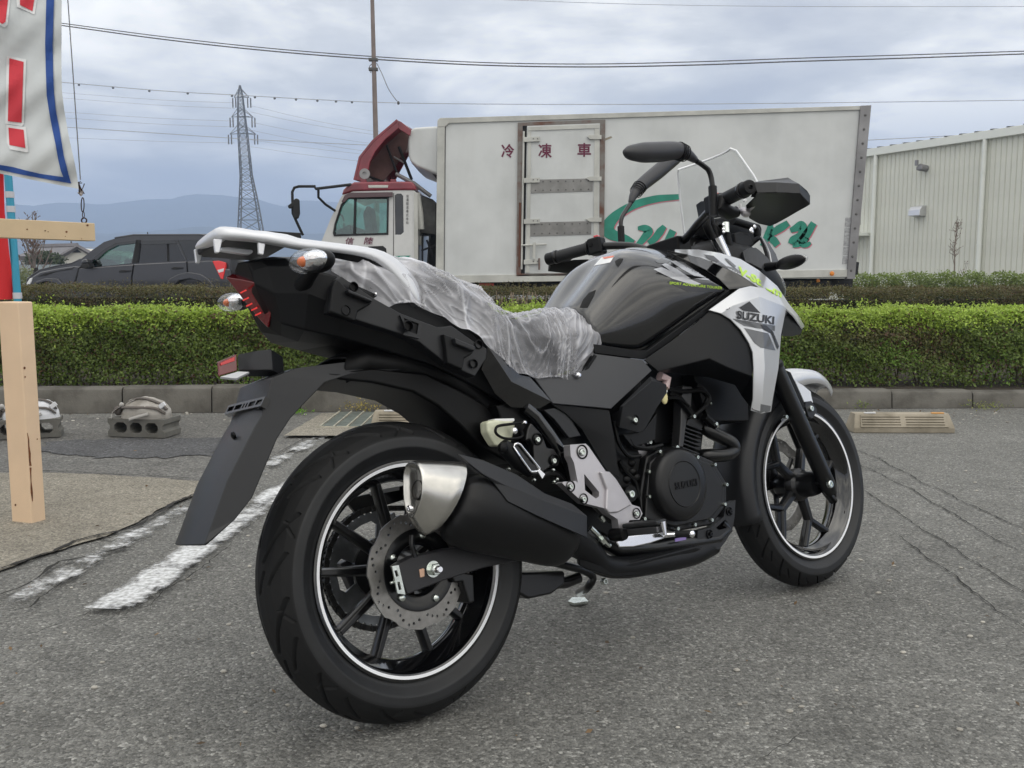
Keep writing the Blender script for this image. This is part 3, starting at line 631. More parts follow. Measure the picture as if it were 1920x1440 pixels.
# weeds at the kerb
def weed(px, py, label, n, r, h_, cols, name='weed'):
    c = gnd(px, py); q = rng.normal(0, 1, (n, 3)); pos = q * np.array([[r * .5, r * .3, h_ * .25]]); pos[:, 2] = np.abs(pos[:, 2]) + .004 + h_ * .3 * rng.random(n); t = rng.random((n, 1)); col = np.array(cols[0]) * (1 - t) + np.array(cols[1]) * t
    nr = rng.normal(0, .7, (n, 3)); nr[:, 2] += .8
    o = leaves(name, pos, nr, np.full(n, .017) * rng.uniform(.6, 1.3, n), col, None, kind='stuff'); o.location = (c.x, c.y - .02, 0); tag(o, label, 'weed')
weed(556, 776, 'small bright green weed at the foot of the kerb under the rear fender', 160, .10, .06, [(.10, .26, .02), (.22, .42, .05)])
weed(678, 773, 'yellowing weed at the foot of the kerb above the steel grating', 190, .14, .12, [(.26, .24, .05), (.45, .34, .10)])
weed(1608, 766, 'little weed growing in the kerb joint above the right wheel stop', 120, .08, .09, [(.16, .22, .05), (.26, .32, .08)])
weed(1848, 768, 'straggly weed at the foot of the kerb near the right edge', 130, .16, .08, [(.14, .20, .04), (.30, .30, .10)])
b_ = MB()
for i in range(260):
    px, py = rnd(0, 1920), rnd(772, 800) if random.random() < .6 else rnd(800, 1400)
    c = gnd(px, py); s_ = rnd(.003, .009) if py > 800 else rnd(.004, .014)
    b_.ell((c.x, c.y, s_ * .3), s_, s_ * rnd(.5, 1), s_ * .45, seg=6, rings=4)
tag(b_.build('scattered_stones', mat('pale_stone_chip', (.38, .36, .32), rough=.85, var=.4, vscale=3), smooth=30), 'small pale stone chips scattered over the asphalt', 'gravel', kind='stuff')

nl_ = 420; lp_ = []
for i in range(nl_):
    px, py = rnd(0, 1920), rnd(768, 786) if i < 330 else rnd(790, 1420); c = gnd(px, py); lp_.append((c.x, c.y, .006 + rnd(0, .006)))
lp_ = np.array(lp_); nn_ = rng.normal(0, .35, (nl_, 3)); nn_[:, 2] += 1
tag(leaves('fallen_leaves', lp_, nn_, rng.uniform(.008, .022, nl_), np.array([[.16, .10, .05]]) * rng.uniform(.4, 1.5, (nl_, 1)), None), 'small dry fallen leaves and debris along the foot of the kerb', 'leaf litter')

# ------------------------------------------------------------------ steel grating and wheel stops
G0 = gnd(*P(25, (480, 562))[0]); G1 = gnd(*P(25, (692, 426))[0])
gr = thing('drain_grating', 'flat steel drain grating set in concrete beside the kerb behind the rear wheel', 'drain grating', (G0.x, G0.y, 0))
sheet('grating_apron', m_conc, [gnd(*q) for q in P(25, (150, 640), (500, 432), (1700, 425), (1700, 640), (900, 640))], .0208, jit=.006)
m_gr = mat('greenish_galvanised_steel', (.16, .18, .165), rough=.5, metal=.5, var=.25, vscale=14); m_gl = mat('bright_worn_steel_edge', (.48, .46, .38), rough=.5, metal=.4, var=.3, vscale=20)
gw = .082; wy = G1.y - G0.y
for i in range(11):
    MB().box((i * gw * 1.0 + .012, 0, .021), ((i + 1) * gw - .006, wy, .026)).build('grate_panel', m_gr, gr, bevel=.001)
    MB().box((i * gw - .002, -.01, .021), (i * gw + .006, wy + .01, .030)).build('grate_bar', m_gl, gr)
MB().box((-.02, -.02, .021), (11 * gw + .01, -.012, .029)).build('grate_frame', m_gl, gr)
sk = (gnd(*P(25, (740, 430))[0]) - gnd(*P(25, (560, 560))[0]))
def wheel_stop(px0, py, px1, label, refl=True):
    a, c = gnd(px0, py), gnd(px1, py); L = (c - a).length
    t = thing('wheel_stop', label, 'wheel stop', (a.x, a.y, .022), group='concrete wheel stops')
    m = mat('wheel_stop_concrete', (.34, .30, .235), rough=.9, bump=.5, bscale=160, bdist=.002, col2=(.20, .175, .13), vscale=6)
    pr = [(0, 0), (0, .030), (.045, .106), (.055, .112), (.125, .112), (.150, .03), (.150, 0)]
    b = MB(); rows = [[Vector((x + (e_ if z < .05 else e_ + (.018 if x == 0 else -.018)), y, z)) for y, z in pr] for x, e_ in ((0, 0), (L, 0))]
    loft(b, rows)
    me = b.mesh('block'); bm = bmesh.new(); bm.from_mesh(me); bmesh.ops.recalc_face_normals(bm, faces=bm.faces); bm.to_mesh(me); bm.free(); finish(me, 'block', m, t, bevel=.004)
    # slotted face plate
    dv = Vector((0, .045, .076)).normalized(); H = Vector((0, .045, .076)).length; nv = Vector((1, 0, 0)).cross(dv)
    M = Matrix(((1, 0, nv.x, .04), (0, dv.y, nv.y, .0), (0, dv.z, nv.z, .030), (0, 0, 0, 1)))
    M = M @ Matrix.Translation((0, 0, .004 if nv.y < 0 else -.004)); L2 = L - .08; hl = []
    for k in range(2):
        for r_ in range(4):
            x0, x1_ = L2 * (.02 + .5 * k), L2 * (.46 + .5 * k) ; y = H * (.16 + .19 * r_); hl.append([(x0, y), (x1_, y), (x1_, y + H * .075), (x0, y + H * .075)])
    me = fill_mesh('slotted_face', [[(0, H * .04), (L2, H * .04), (L2 - .01, H * .97), (.01, H * .97)]] + hl, .008, M); finish(me, 'slotted_face', m, t)
    MB().box((L * .13, .05, .112), (L * .24, .070, .118)).build('white_reflector', m_white_r, t); MB().box((L * .80, .05, .112), (L * .92, .070, .118)).build('orange_reflector', m_org, t)
    return t
m_white_r = mat('white_reflector_plastic', (.75, .76, .78), rough=.3); m_org = mat('orange_reflector_plastic', (.75, .38, .12), rough=.3)
w1 = wheel_stop(1601, 812, 1789, 'weathered concrete wheel stop on the asphalt right of the front wheel')
w2 = wheel_stop(694, 815, 884, 'weathered concrete wheel stop partly hidden behind the rear tyre')
for w_ in (w1, w2): w_.location.z = 0.021 if w_ is w2 else 0.001

# ------------------------------------------------------------------ hills, haze
m_hill = mat('wooded_hill', (.032, .042, .034), rough=.95, var=.3, vscale=.004)
def hills(name, Y, pts, amp, seed):
    b = MB(); rows = []
    xs = np.linspace(-900, 2600, 150)
    for k in range(9):
        row = []
        for x in xs:
            y = np.interp(x, [p[0] for p in pts], [p[1] for p in pts]) + amp * noise.fractal(Vector((x * .012, seed, 0)), .8, 2, 5)
            top = at(x, y, Y); f_ = k / 8
            z = -1 + (top.z + 1) * (1 - f_) + (noise.fractal(Vector((x * .01, f_ * 5, seed)), 1, 2, 4) * top.z * .06 if 0 < k < 8 else 0); row.append(Vector((top.x * (1 - .25 * f_), Y - 600 * f_ * (Y / 2200), z)))
        rows.append(row)
    back = [Vector((p.x, p.y + 250, -1)) for p in rows[0]]; b.grid([back] + rows); me = b.mesh(name); bm = bmesh.new(); bm.from_mesh(me); bmesh.ops.recalc_face_normals(bm, faces=bm.faces); bm.to_mesh(me); bm.free()
    return finish(me, name, m_hill, kind='structure', smooth=0)
hills('distant_hills', 2300, [(-900, 380), (-200, 372), (120, 384), (260, 376), (400, 364), (484, 375), (530, 386), (567, 374), (640, 381), (760, 400), (900, 440), (2600, 470)], 7, 1.0)
hills('nearer_hills', 1500, [(-900, 430), (0, 444), (200, 436), (400, 428), (620, 440), (760, 452), (1000, 470), (2600, 480)], 6, 6.0)
hz_ = MB().box((-2800, -12, -1.6), (3600, 2620, 262)).build('haze', None if False else mat('haze_placeholder', (1, 1, 1)), kind='stuff', smooth=0)
hm_ = bpy.data.materials.new('haze_air'); hm_.use_nodes = True; t = hm_.node_tree; t.nodes.clear(); o_ = t.nodes.new('ShaderNodeOutputMaterial'); pv = t.nodes.new('ShaderNodeVolumePrincipled')
pv.inputs['Color'].default_value = (.54, .68, .94, 1); pv.inputs['Density'].default_value = .00080; pv.inputs['Anisotropy'].default_value = .0
t.links.new(pv.outputs[0], o_.inputs['Volume']); hz_.data.materials.clear(); hz_.data.materials.append(hm_)
# ================================================================== THINGS BEHIND
def loc_of(px, py, Y): return at(px, py, Y)
def wp(name, m, pts, Y, depth, parent=None, holes=None, bevel=0.0, seg=2, **k):
    """plate whose near face stands at distance Y and reaches depth metres further back; outline in plan pixels"""
    if holes:
        def f2(l): return [(p.x, p.z) for p in (at(x, y, Y) for x, y in l)]
        M = Matrix(((1, 0, 0, 0), (0, 0, -1, Y + depth / 2), (0, 1, 0, 0), (0, 0, 0, 1)))
        me = fill_mesh(name, [f2(pts)] + [f2(h) for h in holes], depth, M)
    else: me = MB().prism([at(p[0], p[1], Y) for p in pts], (0, depth, 0)).mesh(name)
    if bevel or True:
        bm = bmesh.new(); bm.from_mesh(me); bmesh.ops.recalc_face_normals(bm, faces=bm.faces); bm.to_mesh(me); bm.free()
    o = finish(me, name, m, None, bevel=bevel, seg=seg, **k)
    if parent is not None: adopt(o, parent)
    return o
def adopt(o, parent):
    o.parent = parent; o.matrix_parent_inverse = Matrix.Translation(parent.location).inverted(); return o
def wtube(name, m, pts, r, parent=None, seg=8, **k):
    o = MB().tube([at(*p) for p in pts], r, seg, **k).build(name, m)
    if parent is not None: adopt(o, parent)
    return o
# ---- truck
TY = 13.8
base = gnd(1215, 523 + 1796 * .919 / TY)
truck = thing('box_truck', 'white refrigerated box truck with a raised dark red cab fairing parked behind the hedges', 'truck', (base.x, TY + 1.1, 0))
m_tw = mat('truck_box_white', (.64, .655, .65), rough=.38, coat=.15, col2=(.50, .515, .51), vscale=1.3, lo=.25, hi=.62, rvar=.12)
streaky(m_tw, (.40, .40, .37), .06, 3.0, .25)
m_trim = mat('truck_cream_trim', (.50, .50, .465), rough=.5, var=.15, vscale=3)
m_rust = mat('rusty_door_frame', (.20, .185, .17), rough=.7, col2=(.13, .055, .035), vscale=4, lo=.35, hi=.55)
m_post = mat('dull_steel_post', (.27, .265, .27), rough=.5, metal=.4, var=.2, vscale=2)
m_kick = mat('grey_steel_kick_plate', (.25, .245, .235), rough=.5, metal=.5, var=.18, vscale=5, bump=.2, bscale=30)
m_maroon = mat('maroon_paint', (.21, .022, .036), rough=.32, coat=.5, var=.25, vscale=3)
m_cab = mat('cab_off_white', (.60, .60, .59), rough=.35, coat=.3, var=.10, vscale=2)
m_black = mat('sooty_chassis_black', (.012, .012, .013), rough=.7, var=.4, vscale=5)
m_glassg = clear_mat('green_tinted_glass', tint=(.55, .78, .72), a=.10)
m_glassd = mat('dark_privacy_glass', (.006, .007, .008), rough=.04, coat=1.0)
m_kanji = mat('maroon_lettering', (.13, .012, .045), rough=.5)
m_green = mat('sea_green_lettering', (.02, .235, .165), rough=.5, var=.15, vscale=6)
m_pink = mat('red_pink_shadow', (.55, .16, .22), rough=.5)
m_rivet = mat('dark_rivet', (.09, .088, .085), rough=.6)
m_lamp = mat('orange_marker_lamp', (.75, .25, .04), rough=.3)
wp('cargo_box', m_tw, [(821, 222), (1622, 199), (1600, 521), (818, 530)], TY, 2.25, truck, bevel=.02)
wp('top_rail', m_trim, [(836, 221), (1622, 198), (1621.5, 205.5), (836, 231)], TY - .025, .03, truck, bevel=.004)
wp('box_corner', m_trim, [(820, 226), (825, 221), (842, 220.5), (842, 231), (836, 236), (834, 238), (820, 238)], TY - .035, .06, truck, bevel=.008)
wp('front_post', m_trim, [(820, 238), (834, 238), (831, 517), (817, 517)], TY - .03, .04, truck, bevel=.004)
wp('bottom_rail', m_trim, [(817, 517), (1596, 505), (1598, 519), (818, 531)], TY - .03, .05, truck, bevel=.004)
wp('rear_post', m_post, [(1614, 198), (1634, 197), (1603, 523), (1588, 523)], TY - .04, .10, truck, bevel=.004)
for i in range(12):
    t = (i + .6) / 12; x = 1624 + (1595 - 1624) * t; y = 200 + 318 * t
    adopt(MB().ell(at(x, y, TY - .042), .018, .008, .018, seg=8, rings=6).build('post_rivet', m_rivet), truck)
wp('panel_seam', m_rivet, [(834.5, 238), (836, 236), (833.8, 516), (832.6, 516)], TY - .004, .004, truck)
# side door
wp('door_frame', m_rust, [(971, 230), (1135, 224), (1132, 516), (968, 518)], TY - .03, .04, truck, holes=[[(980, 236), (1125, 231), (1123, 512), (977, 513)]])
wp('door_gap', m_black, [(977, 234), (988, 234), (984, 513), (974, 513)], TY - .006, .01, truck)
door = wp('side_door', m_tw, [(988, 236), (1125, 231), (1123, 512), (984, 513)], TY - .03, .03, truck, bevel=.004)
wp('door_edge', m_trim, [(990, 238), (1124, 233), (1124, 240), (990, 245)], TY - .045, .02, truck); wp('door_edge', m_trim, [(990, 246), (996, 246), (993, 511), (986, 511)], TY - .045, .02, truck); wp('door_edge', m_trim, [(1115, 241), (1124, 241), (1121, 510), (1112, 510)], TY - .045, .02, truck)
wtube('door_rod', m_trim, [(982, 246, TY - .04), (978, 505, TY - .04)], .014, truck); wtube('door_rod', mat('brown_rust', (.12, .05, .03), rough=.8), [(975.5, 380, TY - .03), (974, 500, TY - .03)], .018, truck)
for a, c in (((996, 336), (1112, 361)), ((994, 416), (1109, 442))):
    x0, y0, x1, y1 = a[0], a[1], c[0], c[1]; sl = -1.5
    wp('kick_plate', m_kick, [(x0, y0 + 1), (x1, y0 + sl), (x1 - .6, y1 + sl - 1), (x0 - .5, y1 + 1)], TY - .04, .012, truck)
    rb = MB()
    for k in range(8):
        for yy in (y0 + 5, y1 - 4): rb.ell(at(x0 + 8 + k * 14.2, yy - k * .3, TY - .042), .010, .006, .010, seg=8, rings=5)
    adopt(rb.build('plate_rivets', m_rivet, kind='stuff'), truck)
for y in (257, 334, 411, 487):
    wp('door_hinge', m_trim, [(982, y), (1012, y - 1), (1012, y + 8), (982, y + 9)], TY - .065, .03, truck, bevel=.003)
    for q in ((1000, y + 3), (1008, y + 3)): adopt(MB().ell(at(q[0], q[1], TY - .068), .008, .006, .008, seg=8, rings=5).build('hinge_bolt', m_rivet), truck)
for y in (253, 331, 408):
    wp('door_hinge', m_trim, [(1101 - (y > 300) * 3, y + 3), (1106, y), (1128, y), (1128, y + 8), (1106, y + 8)], TY - .065, .03, truck, bevel=.003)
wtube('door_bolt', m_trim, [(977, 460, TY - .07), (1025, 458, TY - .07)], .012, truck); wtube('door_bolt', m_trim, [(1002, 455, TY - .08), (1001, 485, TY - .08)], .022, truck); wtube('door_bolt', m_rust, [(1011, 484, TY - .08), (1011, 506, TY - .08)], .014, truck)
wp('rust_streak', mat('rust_stain', (.30, .26, .20), rough=.6), [(1133, 260), (1146, 255), (1148, 258), (1134, 264)], TY - .004, .004, truck)
def wtext(body, px, py, wpx, hpx, m, Y=TY, shear=0, name='lettering', bold=.0, ext=.001, parent=None, dy=0):
    me = text_mesh(name, body, 1, ext, 'CENTER', shear, bold)
    xs = [v.co.x for v in me.vertices]; ys = [v.co.y for v in me.vertices]; cx_, cy_ = (min(xs) + max(xs)) / 2, (min(ys) + max(ys)) / 2
    s1 = wpx / F_PX * Y / (max(xs) - min(xs)); s2 = hpx / F_PX * Y / (max(ys) - min(ys)); c = at(px, py, Y)
    me.transform(Matrix.Translation((c.x, Y, c.z)) @ Matrix(((s1, 0, 0, -cx_ * s1), (0, 0, -1, 0), (0, s2, 0, -cy_ * s2), (0, 0, 0, 1))))
    o = finish(me, name, m, None, smooth=0); return adopt(o, parent or truck)
wtext('冷', 952, 283, 24, 25, m_kanji, TY - .004, bold=.022); wtext('凍', 1022, 282.5, 25, 26, m_kanji, TY - .034, bold=.020); wtext('車', 1095.5, 281, 25, 25, m_kanji, TY - .034, bold=.020)
# brush lettering: strokes with a pink edge below
def brush(strokes, Y):
    for pts, w in strokes:
        p = smoothline([(x, y, 0) for x, y in pts], 8); n = len(p); ws = np.interp(np.linspace(0, len(w) - 1, n), range(len(w)), w)
        for m, off, yy in ((m_pink, (1.8, 1.6), .002), (m_green, (0, 0), .005)):
            rows = []
            for i in range(n):
                d = (p[min(i + 1, n - 1)] - p[max(i - 1, 0)]).normalized(); nn_ = Vector((-d.y, d.x, 0)); h_ = ws[i] * .57
                rows.append([at(p[i].x + off[0] + nn_.x * h_, p[i].y + off[1] + nn_.y * h_, Y - yy), at(p[i].x + off[0] - nn_.x * h_, p[i].y + off[1] - nn_.y * h_, Y - yy)])
            b = MB().grid(rows); adopt(b.build('brush_lettering', m, None, smooth=0), truck)
brush([
    ([(1273, 369), (1230, 373), (1190, 384), (1158, 402), (1142, 420), (1140, 432), (1150, 441), (1172, 448), (1188, 456)], [9, 12, 13, 15, 20, 22, 18, 14, 10]),
    ([(1196, 428), (1208, 428), (1216, 434), (1208, 446), (1196, 460)], [6, 12, 15, 12, 9]), ([(1246, 424), (1238, 434), (1228, 447), (1216, 456)], [8, 13, 12, 9]),
    ([(1262, 432), (1256, 444), (1246, 462), (1240, 468)], [12, 12, 10, 7]), ([(1300, 424), (1312, 430), (1306, 444), (1292, 460)], [8, 14, 13, 9]), ([(1322, 420), (1330, 440), (1322, 460)], [10, 13, 9]),
    ([(1352, 428), (1346, 444), (1340, 462)], [10, 13, 9]), ([(1372, 424), (1384, 436), (1376, 456)], [10, 13, 9]), ([(1402, 424), (1398, 440), (1392, 462)], [10, 12, 9]),
    ([(1478, 418), (1466, 426), (1452, 434), (1440, 442)], [10, 13, 13, 9]), ([(1440, 444), (1450, 450), (1458, 460)], [9, 13, 11]), ([(1446, 420), (1440, 440), (1430, 462)], [9, 12, 10]),
    ([(1482, 432), (1492, 428), (1502, 422), (1506, 430), (1500, 442), (1488, 450), (1484, 458)], [8, 12, 14, 14, 12, 14, 12]), ([(1486, 460), (1498, 456), (1512, 440), (1526, 418)], [8, 12, 14, 11]), ([(1510, 444), (1504, 456), (1512, 459), (1520, 455)], [13, 12, 9, 5])], TY - .003)
wp('panel_hatch', m_trim, [(1259, 446), (1272, 446), (1272, 465), (1259, 465)], TY - .012, .012, truck, bevel=.002)
for i, (y0, y1) in enumerate(((408, 425), (427, 444), (445, 461), (463, 478), (480, 495))):
    wp('sticker', mat('faded_sticker', (.48, .49, .50), rough=.5, col2=(.25, .25, .26), vscale=24), [(1585.5 - i * 1.2, y0), (1596 - i * 1.2, y0), (1594.5 - i * 1.2, y1), (1584 - i * 1.2, y1)], TY - .006, .006, truck)
adopt(MB().lathe([(0, .02), (.028, .015), (.034, 0)], at(1560, 513, TY - .03), (0, -1, 0), 20).build('marker_lamp', m_lamp), truck)
adopt(MB().lathe([(0, .02), (.024, .015), (.028, 0)], at(1534, 526, TY + .1), (0, -1, 0), 20).build('marker_lamp', m_lamp), truck)
wp('rear_bumper', m_black, [(1604, 490), (1611, 492), (1608, 515), (1600, 515)], TY + .0, 2.1, truck)
wtube('rear_handle', m_trim, [(1609, 405, TY + .1), (1613, 405, TY + .1), (1613, 421, TY + .1), (1608, 422, TY + .1)], .010, truck)
wp('chassis', m_black, [(640, 528), (1600, 522), (1598, 548), (640, 556)], TY + .35, 1.5, truck, bevel=.01)
wp('side_box', m_black, [(1440, 526), (1560, 524), (1556, 560), (1440, 560)], TY + .15, .5, truck, bevel=.02)
wp('red_reflector', mat('red_reflector', (.4, .05, .04), rough=.5), [(898, 531), (926, 531), (926, 536), (898, 536)], TY + .05, .05, truck)
def truck_wheel(px, label=None):
    c = at(px, 0, TY + .25); c = Vector((c.x, TY + .22, .44))
    b = MB().lathe([(.26, -.02), (.30, -.11), (.40, -.12), (.44, -.08), (.44, .08), (.40, .12), (.28, .12)], c, (0, 1, 0), 40); o = b.build('wheel', m_tyre_t, None); adopt(o, truck)
    r_ = MB().lathe([(0, -.02), (.08, -.05), (.10, .0), (.20, .02), (.26, -.06), (.27, -.08)], c, (0, 1, 0), 40).build('wheel_rim', m_post); r_.parent = o
m_tyre_t = mat('old_tyre_rubber', (.02, .02, .02), rough=.85)
for px in (690, 1330): truck_wheel(px)
# fridge unit
ru_ = [(766, 292), (765, 262), (768, 246), (775, 239), (800, 237), (822, 236), (822, 328), (806, 322), (780, 312), (770, 304)]
wp('fridge_unit', m_tw, ru_, TY + .25, 1.7, truck, bevel=.07, seg=4)
wp('fridge_grille', m_black, [(771, 305), (806, 323), (820, 330), (820, 322), (780, 308)], TY + .4, 1.4, truck)
# cab
CY = TY + .05
out = [(603, 452), (604, 520), (606, 540), (782, 540), (783, 470), (782, 362), (776, 357), (738, 356), (660, 358), (645, 362), (638, 372), (620, 410)]
w1_ = [(626, 435), (629, 420), (641, 385), (652, 372), (727, 371), (726, 438), (627, 441)]; w2_ = [(740, 366), (745, 363), (752, 363), (756, 367), (757, 435), (752, 440), (741, 440)]
cab = wp('cab', m_cab, out, CY, .06, truck, holes=[w1_, w2_], bevel=0)
wp('cab_far_side', m_cab, out, CY + 2.0, .06, truck, holes=[w1_])
rows = []
for (x, y) in [(603, 540), (603, 500), (603, 452), (620, 410), (638, 372)]: rows.append([at(x, y, CY + .03), at(x - (CY + 2.06 - CY) * 0, y, CY + .03) + Vector((0, 2.0, 0))])
adopt(MB().grid(rows[:3]).build('cab_front', m_cab, None, solid=.03, smooth=0), truck); adopt(MB().grid(rows[2:]).build('windscreen', m_glassg, None, smooth=0), truck)
wp('cab_back', m_cab, [(776, 362), (783, 362), (783, 540), (776, 540)], CY + .061, 1.93, truck)
wp('cab_floor', m_black, [(606, 470), (776, 470), (776, 540), (606, 540)], CY + .07, 1.9, truck)
wp('cab_roof', m_maroon, [(640, 366), (643, 356), (650, 348), (664, 341), (738, 340), (772, 340), (779, 347), (781, 357), (740, 357), (662, 359), (648, 364)], CY - .02, 2.12, truck, bevel=.03, seg=3)
wp('window_visor', mat('brown_visor', (.075, .035, .040), rough=.25, coat=.5), [(640, 378), (646, 366), (655, 361), (736, 360), (736, 369), (654, 371), (645, 380)], CY - .05, .05, truck, bevel=.006)
wp('window_glass', m_glassg, w1_, CY + .02, .006, truck); wp('quarter_window', m_glassd, w2_, CY + .01, .02, truck); wp('far_window_glass', m_glassg, w1_, CY + 2.02, .006, truck)
wp('window_frame', m_black, [(624, 437), (627, 420), (639, 383), (651, 369.5), (729, 368.5), (728, 440), (626, 443)], CY - .012, .03, truck, holes=[[(627.5, 434), (630, 421), (642, 386), (653, 373), (725.5, 372.5), (724.5, 436.5), (629, 439.5)]])
wp('window_bar', m_black, [(664, 371), (668, 371), (666.5, 438), (662, 438)], CY - .01, .03, truck)
wp('door_seam', m_rivet, [(737.6, 362), (739, 362), (738.4, 500), (737, 500)], CY - .004, .006, truck); wp('door_seam', m_rivet, [(609, 456), (737, 457), (737, 458.4), (609, 457.4)], CY - .004, .006, truck) if False else None
wp('driver_seat', mat('dark_seat_cloth', (.02, .02, .023), rough=.9), [(690, 470), (684, 430), (680, 400), (688, 385), (694, 388), (700, 430), (704, 470)], CY + .3, .5, truck, bevel=.03); wp('dashboard', m_black, [(612, 470), (630, 432), (655, 420), (662, 440), (664, 470)], CY + .1, 1.7, truck, bevel=.02)
adopt(MB().tube([at(636 + 7 * math.cos(t), 418 + 17 * math.sin(t), CY + .5) + Vector((0, .1 * math.cos(t), 0)) for t in np.linspace(0, 6.0, 16)], .014, 6).build('steering_wheel', m_black), truck)
wp('door_recess', m_black, [(690, 462), (718, 461), (724, 466), (725, 476), (698, 474)], CY - .006, .012, truck, bevel=.003)
wtext('信', 656, 452, 16, 13, m_kanji, CY - .006, shear=.2, bold=.01); wtext('陸', 691, 451.5, 18, 13, m_kanji, CY - .006, shear=.2, bold=.01)
for i, ch in enumerate('信濃陸送株式会社'): wtext(ch, 764 - i * .05, 367.5 + i * 7.1, 4.6, 5.2, m_rivet, CY - .006)
wp('green_stripe', m_green, [(739, 480), (770, 479), (761, 487), (744, 488)], CY - .006, .006, truck); wp('green_stripe', m_rivet, [(744, 490), (756, 490), (752, 493)], CY - .006, .006, truck)
wp('corner_trim', m_trim, [(776, 360), (783, 362), (784, 540), (777, 540)], CY - .02, .03, truck)
# between cab and box
b = MB()
for i in range(14): b.box((at(790 + rnd(0, 26), 0, TY).x, TY + .5 + rnd(0, 1), rnd(.5, 1.6)), (at(800 + rnd(0, 26), 0, TY).x + .03, TY + .9 + rnd(0, 1), rnd(1.3, 2.0)))
adopt(b.build('engine_gear', m_black, kind='stuff', smooth=0), truck)
wp('bulkhead', mat('grimy_grey_panel', (.10, .10, .095), rough=.7, var=.4, vscale=4), [(786, 372), (792, 366), (812, 374), (817, 380), (817, 440), (788, 436)], TY + .5, 1.2, truck, bevel=.01)
for q in (((792, 440), (792, 500)), ((800, 450), (812, 480)), ((806, 440), (800, 520)), ((790, 470), (816, 460))): wtube('air_hose', m_black, [(q[0][0], q[0][1], TY + .3), (q[1][0], q[1][1], TY + .3)], .014, truck)
wp('grey_box', m_trim, [(785, 442), (792, 443), (792, 460), (785, 460)], TY + .4, .2, truck)
wtube('intake_pipe', m_trim, [(781, 362, TY + .2), (787, 400, TY + .2), (789, 430, TY + .2)], .05, truck)
# red air deflector, tipped up
dn = [(666, 338), (677, 296), (700, 268), (746, 227), (752, 229), (771, 244)]
di = [(745, 240), (700, 284), (688, 312), (690, 338)]
wp('air_deflector', m_maroon, [(666, 338), (676, 296), (700, 266), (746, 226.5), (748, 240), (722, 262), (704, 284), (694, 304), (686, 341)], CY + .1, .05, truck, bevel=.012)
wp('air_deflector_far_side', m_maroon, [(694, 304), (722, 262), (748, 240), (770, 248), (766, 292), (745, 330), (740, 341), (700, 341), (688, 338)], CY + 1.75, .05, truck, bevel=.012)
rows = []
for (x, y) in [(666, 338), (676, 296), (700, 266), (746, 226.5)]: rows.append([at(x, y, CY + .1), at(x, y, CY + .1) + Vector((.25, 1.7, 0))])
adopt(MB().grid(rows).build('deflector_skin', m_maroon, None, solid=.03, smooth=0), truck)
wp('deflector_top', m_maroon, [(746, 226.5), (752, 228), (771, 244), (769, 255), (745, 240)], CY + .12, .04, truck, bevel=.006)
wp('deflector_inside', mat('dusty_brown_underside', (.15, .085, .075), rough=.8, var=.3, vscale=3), [(694, 304), (722, 262), (748, 240), (766, 253), (762, 280), (736, 320), (720, 338), (700, 339), (690, 330)], CY + .6, .03, truck)
adopt(MB().lathe([(.0, .0), (.03, .0), (.03, .02), (.075, .02), (.075, -.01)], at(684, 326, CY + .08), (0, -1, 0), 20).build('pivot_disc', m_post), truck)
for a, c, r_ in (((725, 272), (745, 326), .018), ((748, 275), (772, 337), .022), ((738, 294), (762, 308), .014), ((742, 326), (785, 350), .028), ((688, 330), (720, 341), .018)):
    wtube('deflector_strut', m_black if r_ > .015 else m_post, [(a[0], a[1], CY + .5), (c[0], c[1], CY + .5)], r_, truck)
wtube('roof_pipe', m_post, [(742, 326, CY + .4), (775, 343, CY + .4), (808, 368, CY + .4)], .03, truck)
for x in (680, 736): wp('deflector_mount', m_maroon, [(x - 4, 336), (x + 6, 336), (x + 10, 352), (x - 4, 352)], CY + .02, .06, truck, bevel=.004)
wp('roof_vent', m_trim, [(690, 347), (728, 347), (727, 352), (691, 352)], CY - .03, .03, truck, bevel=.003)
# mirror on its long bracket
wtube('mirror_arm', m_black, [(568, 441, CY - .3), (558, 420, CY - .35), (549, 400, CY - .4), (548, 360, CY - .4), (552, 352, CY - .4), (560, 349.5, CY - .4), (590, 349.5, CY - .35)], .020, truck)
wtube('mirror_arm', m_black, [(589, 348, CY - .35), (592, 354, CY - .35), (625, 350, CY - .2), (658, 346, CY)], .020, truck); wtube('mirror_arm', m_black, [(597, 354, CY - .35), (597, 370, CY - .3), (610, 383, CY - .15), (628, 395, CY)], .018, truck)
wp('mirror', m_plast_t if 'm_plast_t' in globals() else m_black, [(549, 375), (555, 371), (560, 374), (561, 400), (558, 410), (551, 410), (548, 400)], CY - .5, .08, truck, bevel=.02, seg=3); wp('mirror', m_black, [(539, 386), (549, 378), (552, 382), (548, 390), (541, 391)], CY - .5, .06, truck, bevel=.01)

# ---- dark SUV
SY = 14.6
sb = gnd(230, 523 + 1796 * .919 / (SY + .9))
suv = thing('estate_car', 'dark grey four wheel drive car with roof rails parked behind the hedges on the left', 'car', (sb.x, SY + .9, 0))
m_car = mat('dark_grey_metallic', (.050, .051, .058), rough=.28, metal=.5, coat=1.0)
m_carg = clear_mat('car_glass_green', tint=(.42, .62, .56), a=.16)
def sq(l): return P(21, *l)
body = sq([(200, 545), (210, 500), (240, 470), (300, 430), (420, 400), (540, 380), (600, 350), (700, 270), (780, 215), (860, 190), (1000, 168), (1500, 165), (1620, 190), (1700, 260), (1720, 350), (1730, 420), (1725, 560), (1740, 700), (1740, 760), (200, 760), (190, 640)])
g1 = sq([(680, 380), (700, 350), (780, 270), (860, 225), (1020, 203), (985, 375), (690, 404)]); g2_ = sq([(1070, 230), (1300, 222), (1380, 355), (1050, 368)]); g3 = sq([(1330, 200), (1500, 200), (1560, 225), (1590, 345), (1400, 355)])
